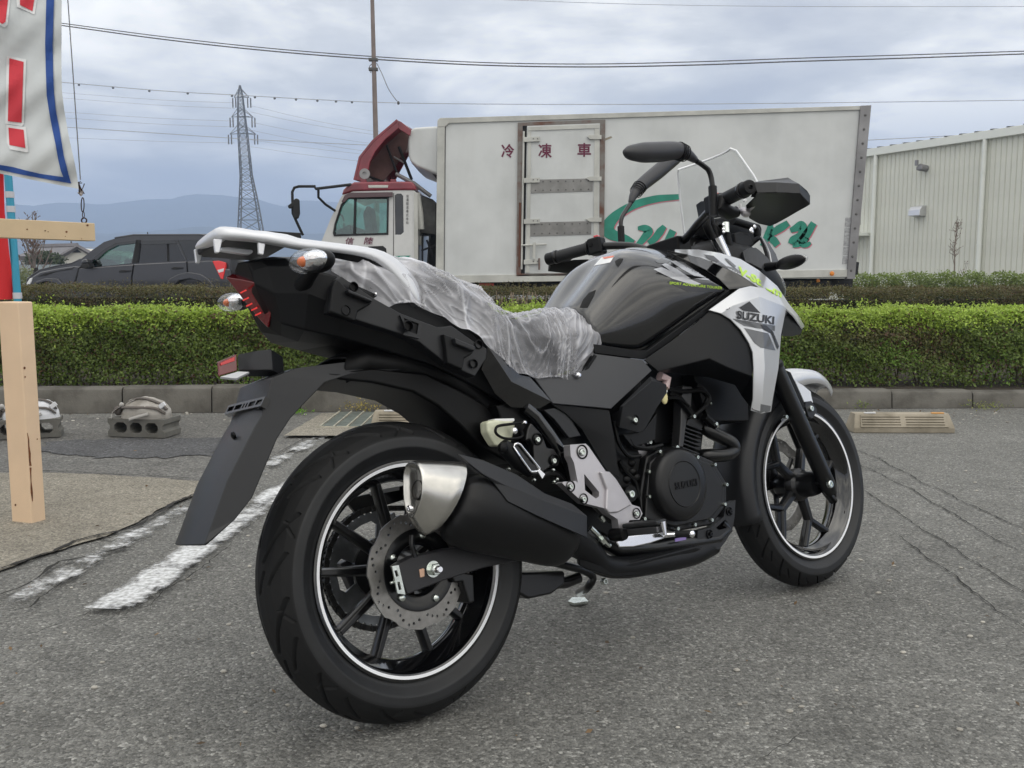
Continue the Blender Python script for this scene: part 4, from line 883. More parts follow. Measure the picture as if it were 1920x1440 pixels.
wheelpx = [(345, 640), (1420, 640)]
def arch(cx, cy, r): return [(cx + r * math.cos(t), cy - r * math.sin(t)) for t in np.linspace(math.pi * 1.12, -math.pi * .12, 14)]
near = wp('body_side', m_car, body, SY, .07, suv, holes=[g1, sq([(1055, 222), (1320, 215), (1390, 357), (1035, 372)]), g3], bevel=0)
wp('body_side', m_car, body, SY + 1.62, .07, suv, holes=[g1, g2_, g3])
rows = []
for (x, y) in sq([(190, 640), (200, 545), (210, 500), (240, 470), (300, 430), (420, 400), (540, 380), (600, 350)]): p = at(x, y, SY + .03); rows.append([p + Vector((.0, 0, 0)), p + Vector((-.10, .5, .03)), p + Vector((-.10, 1.15, .03)), p + Vector((0, 1.62, 0))])
adopt(MB().grid(rows).build('bonnet', m_car, None, solid=.02, smooth=50), suv)
rows = [[at(x, y, SY + .03), at(x, y, SY + .03) + Vector((0, 1.62, 0))] for x, y in sq([(600, 350), (700, 270), (780, 215), (860, 190)])]; adopt(MB().grid(rows).build('windscreen', m_carg, None, smooth=0), suv)
rows = [[at(x, y, SY + .03), at(x, y, SY + .03) + Vector((0, .8, .04)), at(x, y, SY + .03) + Vector((0, 1.62, 0))] for x, y in sq([(860, 190), (1000, 168), (1500, 165), (1620, 190), (1700, 260), (1720, 350), (1730, 420), (1725, 560)])]; adopt(MB().grid(rows).build('roof', m_car, None, solid=.02, smooth=50), suv)
# lower flank bulges out past the glasshouse
wp('front_wing', m_car, sq([(205, 540), (215, 500), (245, 474), (300, 440), (420, 415), (560, 395), (600, 400), (575, 480), (550, 560), (470, 560), (420, 520), (350, 505), (280, 520), (240, 560), (200, 600)]), SY - .06, .08, suv, bevel=.02, seg=3)
wp('front_door', m_car, sq([(590, 412), (690, 408), (1000, 384), (985, 480), (985, 700), (560, 700), (560, 560)]), SY - .05, .07, suv, bevel=.012, seg=3)
wp('rear_door', m_car, sq([(1006, 382), (1396, 362), (1404, 470), (1330, 490), (1260, 560), (1240, 700), (992, 700), (992, 480)]), SY - .05, .07, suv, bevel=.012, seg=3)
wp('rear_wing', m_car, sq([(1402, 362), (1590, 352), (1620, 400), (1720, 420), (1722, 560), (1560, 560), (1500, 500), (1410, 475)]), SY - .06, .08, suv, bevel=.02, seg=3)
wp('rear_arch', m_car, sq([(1230, 560), (1270, 490), (1340, 455), (1410, 440), (1500, 455), (1560, 490), (1610, 560), (1560, 560), (1500, 510), (1420, 490), (1340, 505), (1290, 560)]), SY - .10, .06, suv, bevel=.012)
wp('front_arch', m_car, sq([(225, 560), (270, 510), (340, 485), (430, 490), (500, 560), (450, 560), (400, 520), (340, 512), (280, 530), (250, 570)]), SY - .10, .06, suv, bevel=.012)
wp('front_window', m_carg, g1, SY + .02, .006, suv); wp('rear_window', m_glassd, sq([(1055, 222), (1320, 215), (1390, 357), (1035, 372)]), SY + .02, .01, suv); wp('quarter_window', m_glassd, g3, SY + .02, .01, suv)
wp('window_visor', mat('smoked_visor', (.03, .032, .036), rough=.2, coat=.6), sq([(1055, 205), (1310, 200), (1325, 226), (1060, 236)]), SY - .03, .03, suv); wp('window_visor', mat('smoked_visor', (0, 0, 0)), sq([(700, 335), (790, 262), (870, 222), (1020, 203), (1016, 226), (880, 240), (800, 282), (720, 350)]), SY - .03, .03, suv)
wp('window_divider', m_black, sq([(1250, 222), (1264, 222), (1268, 360), (1254, 361)]), SY + .01, .012, suv); wp('door_pillar', m_black, sq([(1022, 200), (1052, 200), (1028, 372), (992, 376)]), SY - .012, .02, suv)
wp('chrome_line', m_post, sq([(680, 408), (1000, 384), (1000, 389), (680, 414)]), SY - .055, .01, suv); wp('chrome_line', m_post, sq([(1006, 382), (1396, 362), (1396, 367), (1006, 387)]), SY - .055, .01, suv)
for q in ((932, 434), (1325, 412)):
    wp('door_handle', m_black, sq([(q[0] - 42, q[1] - 2), (q[0] - 20, q[1] - 10), (q[0] + 40, q[1] - 6), (q[0] + 44, q[1] + 2), (q[0], q[1] + 8), (q[0] - 40, q[1] + 8)]), SY - .08, .03, suv, bevel=.006)
wtube('roof_rail', m_black, [(*sq([(870, 186)])[0], SY + .05), (*sq([(1000, 165)])[0], SY + .05), (*sq([(1500, 163)])[0], SY + .05)], .018, suv); wtube('aerial', m_black, [(*sq([(1110, 166)])[0], SY + .8), (*sq([(1106, 140)])[0], SY + .8)], .008, suv)
wp('wing_mirror', m_car, sq([(606, 360), (625, 342), (650, 342), (662, 372), (612, 380)]), SY - .22, .16, suv, bevel=.02, seg=3); wp('wing_mirror_base', m_black, sq([(600, 395), (612, 378), (662, 374), (670, 405), (640, 415), (605, 412)]), SY - .22, .2, suv, bevel=.01)
wp('tail_lamp', mat('car_red_lamp', (.65, .02, .02), rough=.15, coat=1, emis=(1, .05, .03, .12)), sq([(1592, 358), (1640, 355), (1690, 368), (1694, 395), (1672, 495), (1655, 490), (1630, 440)]), SY - .075, .06, suv, bevel=.008); wp('tail_lamp_clear', m_white_r, sq([(1630, 425), (1680, 412), (1676, 435), (1640, 445)]), SY - .08, .04, suv)
wp('headlamp', m_white_r, sq([(194, 545), (200, 520), (222, 488), (242, 482), (236, 510), (215, 550)]), SY - .07, .1, suv, bevel=.01); wp('bonnet_mirror', m_black, sq([(243, 495), (248, 430), (258, 408), (272, 404), (276, 430), (274, 465), (290, 490), (330, 488), (320, 498)]), SY + .1, .06, suv, bevel=.01)
wp('bonnet_gap', m_black, sq([(280, 476), (340, 448), (360, 446), (540, 410), (560, 400), (540, 420), (420, 440), (340, 470)]), SY - .065, .01, suv)
for cx, cy in wheelpx:
    c = at(*sq([(cx, 0)])[0], SY); c = Vector((c.x, SY + .05, .35))
    o = MB().lathe([(.22, -.05), (.24, -.10), (.33, -.11), (.35, -.07), (.35, .09), (.30, .1)], c, (0, 1, 0), 36).build('wheel', m_tyre_t); adopt(o, suv)
    MB().lathe([(0, -.06), (.05, -.07), (.1, -.02), (.20, -.04), (.23, -.08)], c, (0, 1, 0), 30).build('wheel_rim', m_post).parent = o
wp('cabin_floor', m_black, sq([(620, 420), (1700, 420), (1700, 640), (560, 640)]), SY + .08, 1.5, suv); wp('car_seat', mat('grey_green_seat', (.12, .16, .15), rough=.8), sq([(920, 420), (930, 345), (950, 335), (985, 345), (990, 420)]), SY + .25, .45, suv, bevel=.04); wp('dashboard', m_black, sq([(690, 420), (700, 385), (800, 372), (840, 420)]), SY + .1, 1.4, suv, bevel=.02)

# ---- warehouse
W0 = Vector((at(1618, 0, 31.6).x, 31.6)); W1 = Vector((at(1920, 0, 26.5).x, 26.5)); wd = (W1 - W0).normalized(); W0 = W0 - wd * 9; Lw = 24
wn_ = Vector((wd.y, -wd.x)); wn_ = wn_ if wn_.y < 0 else -wn_
HE = at(1618, 290, 31.6).z
WM = Matrix.Translation((W0.x, W0.y, 0)) @ Matrix(((wd.x, -wn_.x, 0, 0), (wd.y, -wn_.y, 0, 0), (0, 0, 1, 0), (0, 0, 0, 1)))   # local y points into the building
wh_ = thing('warehouse', 'pale green corrugated metal warehouse with two downpipes on the right', 'warehouse', (W0.x, W0.y, 0))
wh_.matrix_world = WM
m_wall = mat('pale_green_sheet', (.66, .665, .59), rough=.5, var=.06, vscale=.8); streaky(m_wall, (.42, .42, .36), .08, 2.2, .18)
m_seam = mat('darker_wall_backing', (.40, .42, .36), rough=.7); m_pipe = mat('cream_pipe', (.76, .78, .73), rough=.4)
MB().box((0, .04, 0), (Lw, 14, HE - .1)).build('wall', m_seam, wh_, smooth=0)  # backing behind the sheets, darker than they are
pw = .166; n_p = int(Lw / pw)
pme = MB().prism([Vector((.004, .0, 0)), Vector((.010, -.016, 0)), Vector((pw * .80, -.016, 0)), Vector((pw * .88, .0, 0)), Vector((pw * .94, .012, 0)), Vector((pw - .002, .012, 0)), Vector((pw - .002, .039, 0)), Vector((.004, .039, 0))], (0, 0, HE - .12)).mesh('wall_panel')
for i in range(n_p):
    o = finish(pme, 'wall_panel', m_wall, wh_, smooth=0); o.location = (i * pw, 0, 0)
MB().box((-.2, -.16, HE - .13), (Lw + .2, .04, HE + .10)).build('eave_gutter', m_pipe, wh_, bevel=.01)
MB().prism([Vector((-.2, -.12, HE + .10)), Vector((-.2, 14, HE + 1.2)), Vector((-.2, 14, HE + 1.1)), Vector((-.2, .0, HE))], (Lw + .4, 0, 0)).build('roof', mat('grey_roof_sheet', (.38, .39, .38), rough=.4, metal=.3), wh_, smooth=0)
rm = MB().prism([Vector((0, -.18, HE + .10)), Vector((0, 14, HE + 1.26)), Vector((0, 14, HE + 1.2)), Vector((0, -.10, HE + .02))], (.10, 0, 0)).mesh('roof_rib')
for i in range(int(Lw / .5)): o = finish(rm, 'roof_rib', mat('dark_rib_cap', (.10, .11, .11), rough=.5), wh_, smooth=0); o.location = (i * .5, 0, .02)
def wx(px):      # local x on the wall for a pixel column
    d = ray(px, 420); o2 = Vector((0, 0)); den = d.x * (-wd.y) + d.y * wd.x
    s_ = ((W0.x) * (-wd.y) + (W0.y) * wd.x) / den; p = Vector((d.x, d.y)) * s_; return (p - W0).dot(wd), p.y
def wz(px, py): return at(px, py, wx(px)[1]).z
for px, lab in ((1641, 'a'), (1843, 'b')):
    x_ = wx(px)[0]; MB().tube([Vector((x_, -.10, 0)), Vector((x_, -.10, HE - .12))], .062, 14).build('downpipe', m_pipe, wh_)
    for z_ in (.9, 1.9, 2.9, 3.9, 4.5): MB().tube([Vector((x_, -.10, z_)), Vector((x_, -.10, z_ + .03))], .072, 14).build('pipe_collar', m_pipe, wh_)
x_, z_ = wx(1726)[0], wz(1726, 396); MB().prism([Vector((x_ - .22, -.02, z_ - .16)), Vector((x_ - .22, -.30, z_ - .14)), Vector((x_ - .22, -.28, z_ + .04)), Vector((x_ - .22, -.20, z_ + .13)), Vector((x_ - .22, -.02, z_ + .17))], (.42, 0, 0)).build('vent_hood', mat('stainless_hood', (.62, .62, .64), rough=.3, metal=.8), wh_, bevel=.01)
x_, z_ = wx(1733)[0], wz(1733, 316); fl_ = MB().tube([Vector((x_, -.02, z_)), Vector((x_ - .05, -.25, z_ + .03))], [.10, .11], 12).build('floodlight', m_post, wh_); MB().box((x_ - .14, -.30, z_ - .05), (x_ + .08, -.08, z_ + .06), Matrix.Identity(4)).build('floodlight_visor', m_post, wh_, bevel=.02); MB().box((x_ - .16, -.34, z_ + .08), (x_ - .07, -.28, z_ + .24)).build('floodlight_bracket', m_post, wh_)
x_, z_ = wx(1622)[0], wz(1622, 440); MB().box((x_ - 2.4, -.55, z_ - .05), (x_ + .25, 0, z_ + .06)).build('door_canopy', m_pipe, wh_, bevel=.01)
# bare sapling in front of it
def bare_tree(name, label, base, h_, n, spread, r0, m, seed):
    random.seed(seed); t_ = thing(name, label, 'bare tree', base); b = MB(); b.tube([Vector((0, 0, 0)), Vector((.02, 0, h_ * .4)), Vector((-.01, 0, h_ * .75)), Vector((.02, 0, h_))], [r0, r0 * .7, r0 * .45, r0 * .2], 6); b.build('trunk', m, t_)
    b = MB(); lf = MB()
    for i in range(n):
        z0 = rnd(.12, .9) * h_; a = rnd(0, 6.28); L_ = spread * rnd(.5, 1.1) * (1.1 - z0 / h_); p0 = Vector((0, 0, z0)); p1 = p0 + Vector((math.cos(a) * L_ * .45, math.sin(a) * L_ * .45, L_ * .9)); b.tube([p0, p0.lerp(p1, .5) + Vector((math.cos(a) * .06, 0, -.03)), p1], [r0 * .35, r0 * .25, r0 * .12], 4)
        for k in range(4):
            s_ = p0.lerp(p1, rnd(.3, 1)); e_ = s_ + Vector((rnd(-.2, .2), rnd(-.2, .2), rnd(.05, .3))) * spread * .5; b.tube([s_, e_], [r0 * .15, r0 * .08], 3)
            for _ in range(2): q = s_.lerp(e_, rnd(.3, 1)); lf.ell(q, r0 * .32, r0 * .3, r0 * .5, seg=5, rings=3)
    b.build('branches', m, t_, kind='stuff', smooth=0); lf.build('buds', mat('brown_bud', (.12, .07, .05), rough=.9), t_, kind='stuff', smooth=0); random.seed(11); return t_
Yt = 19.0; p = at(1788, 520, Yt); bare_tree('bare_sapling', 'slender bare sapling with dark buds before the pale green wall', (p.x, Yt, 0), at(1795, 405, Yt).z, 22, .75, .020, mat('grey_brown_bark', (.20, .16, .13), rough=.9), 4)

# ---- house and wall far left
HYY = 58
hb_ = gnd(120, 523 + 1796 * .919 / HYY); house = thing('house', 'low cream house with a grey tiled roof far left behind the car bonnet', 'house', (hb_.x, HYY, 0))
m_hw = mat('cream_render', (.58, .56, .50), rough=.8); m_roof = mat('grey_brown_tiles', (.13, .12, .125), rough=.6, var=.15, vscale=2)
hp_ = lambda l: P(26, *l)
wp('wall', m_hw, hp_([(935, 712), (1165, 598), (1345, 690), (1345, 990), (935, 990)]), HYY, 8, house)
wp('long_wall', m_hw, hp_([(330, 735), (935, 728), (935, 990), (330, 990)]), HYY + .5, 6, house)
a, b1, c1, d1 = [at(*q, HYY - .3) for q in hp_([(240, 724), (932, 712), (1168, 572), (536, 592)])]
for p_ in (c1, d1): p_.y = HYY + 4
k_ = 4.0; c1 = at(*hp_([(1168, 572)])[0], HYY + k_); d1 = at(*hp_([(536, 592)])[0], HYY + k_)
adopt(MB().add([a, b1, c1, d1], [(0, 1, 2, 3)]).build('roof', m_roof, None, solid=.25, smooth=0), house)
e1 = at(*hp_([(1355, 680)])[0], HYY + 1.5); adopt(MB().tube([at(*q, HYY - .2) for q in hp_([(925, 716), (1168, 578), (1352, 680)])], .14, 4).build('gable_edge', m_roof), house)
wtube('roof_ridge', m_roof, [(*hp_([(536, 590)])[0], HYY + k_), (*hp_([(1168, 571)])[0], HYY + k_)], .22, house, 6)
wp('gable_vent', m_black, hp_([(1070, 668), (1130, 622), (1160, 618), (1218, 668)]), HYY - .05, .1, house)
for x0, x1 in ((420, 480), (525, 605), (672, 760), (840, 925)): wp('window', m_glassd, hp_([(x0, 768), (x1, 766), (x1, 850), (x0, 850)]), HYY + .42, .1, house)
for x0 in (405, 620, 780, 930): wp('post', m_rivet, hp_([(x0, 745), (x0 + 9, 745), (x0 + 9, 850), (x0, 850)]), HYY + .2, .2, house)
wp('eave_board', m_rivet, hp_([(330, 728), (935, 716), (935, 745), (330, 752)]), HYY + .1, .4, house)
wtube('aerial', m_rivet, [(*hp_([(1070, 580)])[0], HYY + 4), (*hp_([(1068, 498)])[0], HYY + 4)], .05, house, 5); wtube('aerial', m_rivet, [(*hp_([(1010, 545)])[0], HYY + 4), (*hp_([(1100, 538)])[0], HYY + 4)], .05, house, 5)
o = wp('boundary_wall', mat('blue_grey_wall', (.27, .31, .33), rough=.8, var=.12, vscale=1), hp_([(-300, 852), (1600, 846), (1600, 1050), (-300, 1050)]), 42, .2, None); tag(o, 'blue-grey boundary wall in front of the cream house', 'wall')
for i, px in enumerate((330, 480, 600, 720, 850)): pass
p = at(*hp_([(510, 850)])[0], 38); bare_tree('bare_tree', 'thin bare tree standing before the cream house', (p.x, 38, 0), at(*hp_([(470, 470)])[0], 38).z, 14, 2.6, .10, mat('pale_bark', (.17, .14, .12), rough=.9), 3)
p = at(*hp_([(520, 850)])[0], 72); bare_tree('bare_tree', 'faint bare tree whose top shows above the cream beam', (p.x, 72, 0), at(*hp_([(545, 60)])[0], 72).z, 16, 4.0, .12, mat('pale_bark', (.17, .14, .12), rough=.9), 9)
p = gnd(*[(30, 523 + 1796 * .919 / 50)][0]); shrub('garden_tree', 'dark round garden tree at the left end of the house', (p.x, 50, 0), 1.1, 1.0, at(36, 472, 50).z, 2600, .22, [(.02, .03, .012), (.04, .055, .02), (.06, .08, .03)], cat='tree')

# ---- pylon and lines
PY = 200.0
pc = at(462, 523, PY); py_ = thing('electricity_pylon', 'tall steel lattice pylon on the left in front of the hills', 'pylon', (pc.x, PY, 0))
m_pyl = mat('galvanised_lattice', (.13, .135, .14), rough=.6, metal=.3)
def pz(y): return at(455, y, PY).z
prof_ = [(pz(160), .10, 453.5), (pz(178), .50, 454), (pz(222), .82, 455), (pz(258), 1.02, 457), (pz(330), 1.2, 461), (pz(380), 1.9, 464), (pz(430), 2.5, 466), (0.0, 3.9, 469)]
def pw_(z):
    zs = [p[0] for p in prof_][::-1]; ws = [p[1] for p in prof_][::-1]; cs = [at(p[2], 300, PY).x - pc.x for p in prof_][::-1]
    return np.interp(z, zs, ws), np.interp(z, zs, cs)
zs_ = [0.0]
while zs_[-1] < prof_[0][0] - 1.2: zs_.append(zs_[-1] + max(1.3, pw_(zs_[-1])[0] * 1.0))
zs_.append(prof_[0][0])
def corner(z, i, rot=R(24)):
    w_, cx = pw_(z); a = rot + math.pi / 2 * i + math.pi / 4; return Vector((cx + w_ * 1.25 * math.cos(a), w_ * 1.25 * math.sin(a), z))
legs = [MB() for _ in range(4)]; lat = MB()
for k in range(len(zs_) - 1):
    for i in range(4):
        legs[i].tube([corner(zs_[k], i), corner(zs_[k + 1], i)], .14 if zs_[k] < 25 else .10, 4)
        j = (i + 1) % 4
        lat.tube([corner(zs_[k], i), corner(zs_[k + 1], j)], .055, 3); lat.tube([corner(zs_[k], j), corner(zs_[k + 1], i)], .055, 3); lat.tube([corner(zs_[k], i), corner(zs_[k], j)], .055, 3)
for l_ in legs: l_.build('leg', m_pyl, py_, smooth=0)
lat.build('lattice', m_pyl, py_, kind='stuff', smooth=0)
arm_tips = []
for yy, half, drop in ((181, (439, 467), 20), (218, (434, 475), 18), (250, (431, 480), 18)):
    z_ = pz(yy); b = MB()
    for px in half:
        tip = Vector((at(px, yy, PY).x - pc.x, 0, z_ - .2)); w_, cx = pw_(z_)
        for i in range(4): b.tube([corner(z_ + (0 if i % 2 else 1.7), i), tip], .07, 3)
        for s_ in (-.3, .3):
            MB().tube([tip + Vector((s_, 0, -.1)), tip + Vector((s_, 0, -2.0))], .13, 6).build('insulator', mat('brown_insulator', (.10, .09, .09), rough=.4), py_)
        arm_tips.append((px, yy))
    b.build('cross_arm', m_pyl, py_, smooth=0)
wline = mat('power_cable', (.10, .10, .11), rough=.6); wpale = mat('pale_power_cable', (.40, .41, .44), rough=.6)
def cable(name, pts, Y, r, label, group=None, cat='power cable', n=10):
    """pts: (px, py[, Y]) traced, smoothed"""
    p3 = [at(q[0], q[1], q[2] if len(q) > 2 else Y) for q in pts]
    if pts[0][0] <= 90: p3 = [p3[0] + (p3[0] - p3[1]) * 3] + p3
    if pts[-1][0] >= 1900: p3 = p3 + [p3[-1] + (p3[-1] - p3[-2]) * 3]
    o = MB().tube(smoothline(p3, n), r, 6).build(name, wpale if Y > 40 else wline); return tag(o, label, cat, group)
cable('overhead_cable', [(60, 36, 34), (300, 68, 33), (500, 90, 32), (700, 106, 31), (900, 117, 30.5), (1100, 120, 30), (1300, 116, 30), (1500, 109, 30), (1700, 103, 30), (1980, 94, 30)], 30, .016, 'upper strand of the thick cable pair crossing the whole sky')
cable('overhead_cable', [(60, 40, 34), (300, 73, 33), (500, 95, 32), (700, 111, 31), (900, 122, 30.5), (1100, 125.5, 30), (1300, 122, 30), (1500, 115, 30), (1700, 109, 30), (1980, 99, 30)], 30, .020, 'lower strand of the thick cable pair crossing the whole sky')
cable('overhead_cable', [(900, -2, 90), (1200, 8, 90), (1500, 12, 90), (1980, 12, 90)], 90, .022, 'thin cable along the very top of the sky')
cable('overhead_cable', [(90, 152, 120), (300, 170, 120), (440, 178, 120), (600, 187, 120), (750, 193, 120), (1000, 195.5, 120), (1300, 195, 120), (1600, 192, 120), (1980, 187, 120)], 120, .045, 'long thin cable passing the pylon top and on above the truck box')
b = MB()
for px in (148, 212, 280, 352, 435, 478, 515, 555, 595, 630, 660):
    c = at(px, np.interp(px, [90, 300, 440, 600, 750], [152, 170, 178, 187, 193]) + 2.2, 120); b.ell(c, .16, .12, .14, seg=8, rings=6)
tag(b.build('cable_marker', m_pyl), 'row of small clamps hanging on the long thin cable', 'cable clamps', kind='stuff')
grp = 'thin conductors strung from the pylon'
od = ['uppermost', 'second', 'third', 'fourth', 'fifth', 'lowest']
for i_, (y0, tx, ty) in enumerate(((198, 780, 258), (210, 780, 263), (229, 780, 280), (244, 780, 296), (262, 760, 298), (275, 750, 312))):
    cable('conductor', [(470, y0, PY), (560, y0 + (ty - y0) * .36, 190), (650, y0 + (ty - y0) * .66, 180), (tx, ty, 170)], PY, .034, od[i_] + ' of the hair-thin conductors running from the pylon to behind the truck cab', grp)
for i_, (y0, ty) in enumerate(((193, 174), (203, 184), (227, 210), (238, 221), (268, 258))):
    cable('conductor', [(440, y0, PY), (300, y0 - (y0 - ty) * .30, 200), (120, ty, 200), (60, ty - 4, 200)], PY, .034, (od[:4] + od[5:])[i_] + ' of the hair-thin conductors between the banner and the pylon', grp)
cable('conductor', [(60, 234, 150), (300, 250, 150), (450, 260, 150), (600, 268, 150), (760, 275, 150)], 150, .055, 'thicker bundled conductor passing in front of the pylon foot arms')
cable('overhead_cable', [(1560, 266, 50), (1700, 259, 50), (1850, 251, 50), (1980, 246, 50)], 50, .018, 'thin cable just above the warehouse roof')
for a, c in (((0, 450), (60, 463)), ((0, 456), (60, 466))): pass
cable('low_cable', [(20, 449, 80), (58, 458, 80), (150, 463, 80), (230, 466, 80)], 80, .022, 'low thin cable above the cream house roof')
# pole
Yp = 22.0; pp0 = at(704.5, 245, Yp); pole = thing('lamp_pole', 'slim brownish metal pole rising behind the truck cab', 'pole', (pp0.x, Yp, 0))
ptop = at(696.5, -60, Yp)
MB().tube([Vector((0, 0, 0)), Vector((0, 0, 4)), ptop - Vector((pp0.x, Yp, 0))], [.062, .058, .040], 12).build('shaft', mat('brown_grey_pole', (.20, .16, .145), rough=.6, var=.2, vscale=2), pole)
for q in ((700, 112), (700, 130)): c = at(*q, Yp) - Vector((pp0.x, Yp, 0)); MB().box((c.x - .10, -.06, c.z - .03), (c.x + .10, .06, c.z + .03)).build('pole_clamp', m_rivet, pole, bevel=.005)
adopt(MB().tube([at(x, y, Yp) for x, y in ((697, 120), (693, 124), (692, 130), (695, 136), (698, 134))], .008, 6).build('cable_loop', wline), pole)
adopt(MB().tube(smoothline([at(x, y, Yp) for x, y in ((706, 118), (716, 138), (728, 166), (740, 184), (747, 192))], 5), .008, 6).build('cable_drop', wline), pole)
adopt(MB().ell(at(747, 193, Yp), .03, .03, .04).build('cable_joint', m_rivet), pole)

# ================================================================== LEFT FOREGROUND
m_cream = mat('cream_painted_steel', (.62, .47, .29), rough=.45, coat=.1, bump=.15, bscale=60, bdist=.001, var=.05, vscale=6)
m_cream2 = mat('cream_painted_steel_clean', (.76, .56, .38), rough=.5, var=.04, vscale=5)
m_rustp = mat('rust_spot', (.22, .07, .02), rough=.9, col2=(.08, .03, .012), vscale=60)
# short post, square, turned so that an edge faces us
A = gnd(22, 981); Bc = gnd(60, 985); Cc = gnd(89, 978)
A.z = Bc.z = Cc.z = 0
s_ = ((A - Bc).length + (Cc - Bc).length) / 2; u_ = (A - Bc).normalized(); v_ = Vector((-u_.y, u_.x, 0)); v_ = v_ if v_.dot(Cc - Bc) > 0 else -v_; v_ = ((Cc - Bc).normalized() + v_).normalized()
sU, sV = (A - Bc).length, (Cc - Bc).length
zt = at(36, 566, Bc.y).z
post = thing('cream_post', 'short cream steel post with a rust streak at the left edge', 'post', (Bc.x, Bc.y, 0))
lean = Vector((-.008, 0, 0))
pb = [Bc, Bc + u_ * sU, Bc + u_ * sU + v_ * sV, Bc + v_ * sV]
b = MB(); v8 = [p - Bc for p in pb] + [p - Bc + Vector((0, 0, zt)) + lean for p in pb]
b.add(v8, [(3, 2, 1, 0), (4, 5, 6, 7), (0, 1, 5, 4), (1, 2, 6, 5), (2, 3, 7, 6), (3, 0, 4, 7)]); me = b.mesh('shaft'); bm = bmesh.new(); bm.from_mesh(me); bmesh.ops.recalc_face_normals(bm, faces=bm.faces); bm.to_mesh(me); bm.free()
finish(me, 'shaft', m_cream2, post, bevel=.006, seg=3)
def spot(px0, px1, parent, m, Yp_, n=1):
    pass
bv_p = None
dg2 = bpy.context.evaluated_depsgraph_get(); dg2.update()
def bvw(o):
    e_ = o.evaluated_get(dg2); me = e_.to_mesh(); v = [o.matrix_world @ q.co for q in me.vertices]; f = [tuple(p.vertices) for p in me.polygons]; e_.to_mesh_clear(); return BVHTree.FromPolygons(v, f)
def wdecal(name, m, poly, bvh, parent, off=.0012):
    cx = sum(p[0] for p in poly) / len(poly); cy = sum(p[1] for p in poly) / len(poly); co = []
    for x, y in [(cx, cy)] + poly:
        d = ray(x, y).normalized(); h = bvh.ray_cast(CAM, d)
        if h[0] is None: return
        co.append(h[0] + (h[1] if h[1].dot(d) < 0 else -h[1]) * off)
    b = MB().add(co, [(0, i + 1, (i + 1) % len(poly) + 1) for i in range(len(poly))]); o = b.build(name, m, None, smooth=0)
    o.parent = parent; o.matrix_parent_inverse = parent.matrix_world.inverted()
bpy.context.view_layer.update()
bvp = bvw([o for o in C.objects if o.parent == post][0])
def streak(pts, ws):
    L_ = [(x - w_ / 2, y) for (x, y), w_ in zip(pts, ws)]; R_ = [(x + w_ / 2, y) for (x, y), w_ in zip(pts, ws)]
    for i in range(len(pts) - 1): wdecal('rust_streak', m_rustp, [L_[i], L_[i + 1], R_[i + 1], R_[i]], bvp, post)
streak(P(7, (153, 395), (160, 430), (161, 470), (166, 510), (167, 550), (171, 580)), [1, 2, 2.4, 4, 3, 4]); streak(P(7, (171, 590), (172, 620), (174, 670), (176, 705), (178, 730), (182, 780)), [3.4, 2, 1.4, 3.4, 4, 1.4])
for q, r_ in (((137, 30), 2.2), ((88, 800), 1.8), ((54, 770), 1.6), ((140, 80), 1.5), ((208, 430), 1.2), ((40, 575), 1.5)): cx, cy = P(7, q)[0]; wdecal('rust_spot', m_rustp, [(cx + r_ * math.cos(t), cy + r_ * 1.3 * math.sin(t)) for t in (0, 1.2, 2.3, 3.3, 4.4, 5.5)], bvp, post)
# beam of the banner frame
bY0, bY1 = 3.62, 4.12
bt0, bt1 = at(-120, 392, bY0), at(178, 418.5, bY1); bb1 = at(178, 452, bY1); hbm = bt1.z - bb1.z; zt_ = (bt0.z + bt1.z) / 2
fr = thing('steel_beam', 'cream steel beam with chipped paint reaching in from the left below the banner', 'steel beam', (bt1.x, bt1.y, 0))
dirb = Vector((bt1.x - bt0.x, bt1.y - bt0.y, 0)).normalized(); nb = Vector((-dirb.y, dirb.x, 0)); nb = nb if nb.y > 0 else -nb
zt_ = bt1.z
p0 = bt1 - dirb * 1.6; cs = [(0, 0), (0, -hbm), (1, -hbm), (1, 0)]
b = MB(); bw = .06
vv = [Vector((p0.x, p0.y, zt_)) + nb * bw * a + Vector((0, 0, z_)) for a, z_ in cs] + [Vector((bt1.x, bt1.y, zt_)) + nb * bw * a + Vector((0, 0, z_)) for a, z_ in cs]
vv = [q - Vector((bt1.x, bt1.y, 0)) for q in vv]
b.add(vv, [(3, 2, 1, 0), (4, 5, 6, 7), (0, 1, 5, 4), (1, 2, 6, 5), (2, 3, 7, 6), (3, 0, 4, 7)]); me = b.mesh('beam'); bm = bmesh.new(); bm.from_mesh(me); bmesh.ops.recalc_face_normals(bm, faces=bm.faces); bm.to_mesh(me); bm.free()
finish(me, 'beam', m_cream, fr, bevel=.003, seg=2)
q = -dirb * 1.45; MB().box((q.x - .04, q.y, 0), (q.x + .04, q.y + .08, zt_ + 1.6)).build('upright', m_cream2, fr, bevel=.004)
bpy.context.view_layer.update(); dg2 = bpy.context.evaluated_depsgraph_get()
bvb = bvw([o for o in C.objects if o.parent == fr][0])
for (x, y), r_ in (((405, 320), 1.5), ((676, 342), 1.4), ((720, 357), 1.0), ((995, 358), 1.9), ((320, 148), 1.4), ((950, 212), 1.2), ((980, 425), .8), ((1222, 462), .8), ((1310, 260), 2.0)):
    cx, cy = P(26, (x, y))[0]; wdecal('paint_chip', m_rustp, [(cx + r_ * 1.2 * math.cos(t), cy + r_ * math.sin(t)) for t in (0, 1.2, 2.3, 3.3, 4.4, 5.5)], bvb, fr)
eb = at(157.5, 413.5, bY1 + .0); m_iron = mat('rusty_iron', (.045, .025, .022), rough=.6, metal=.5)
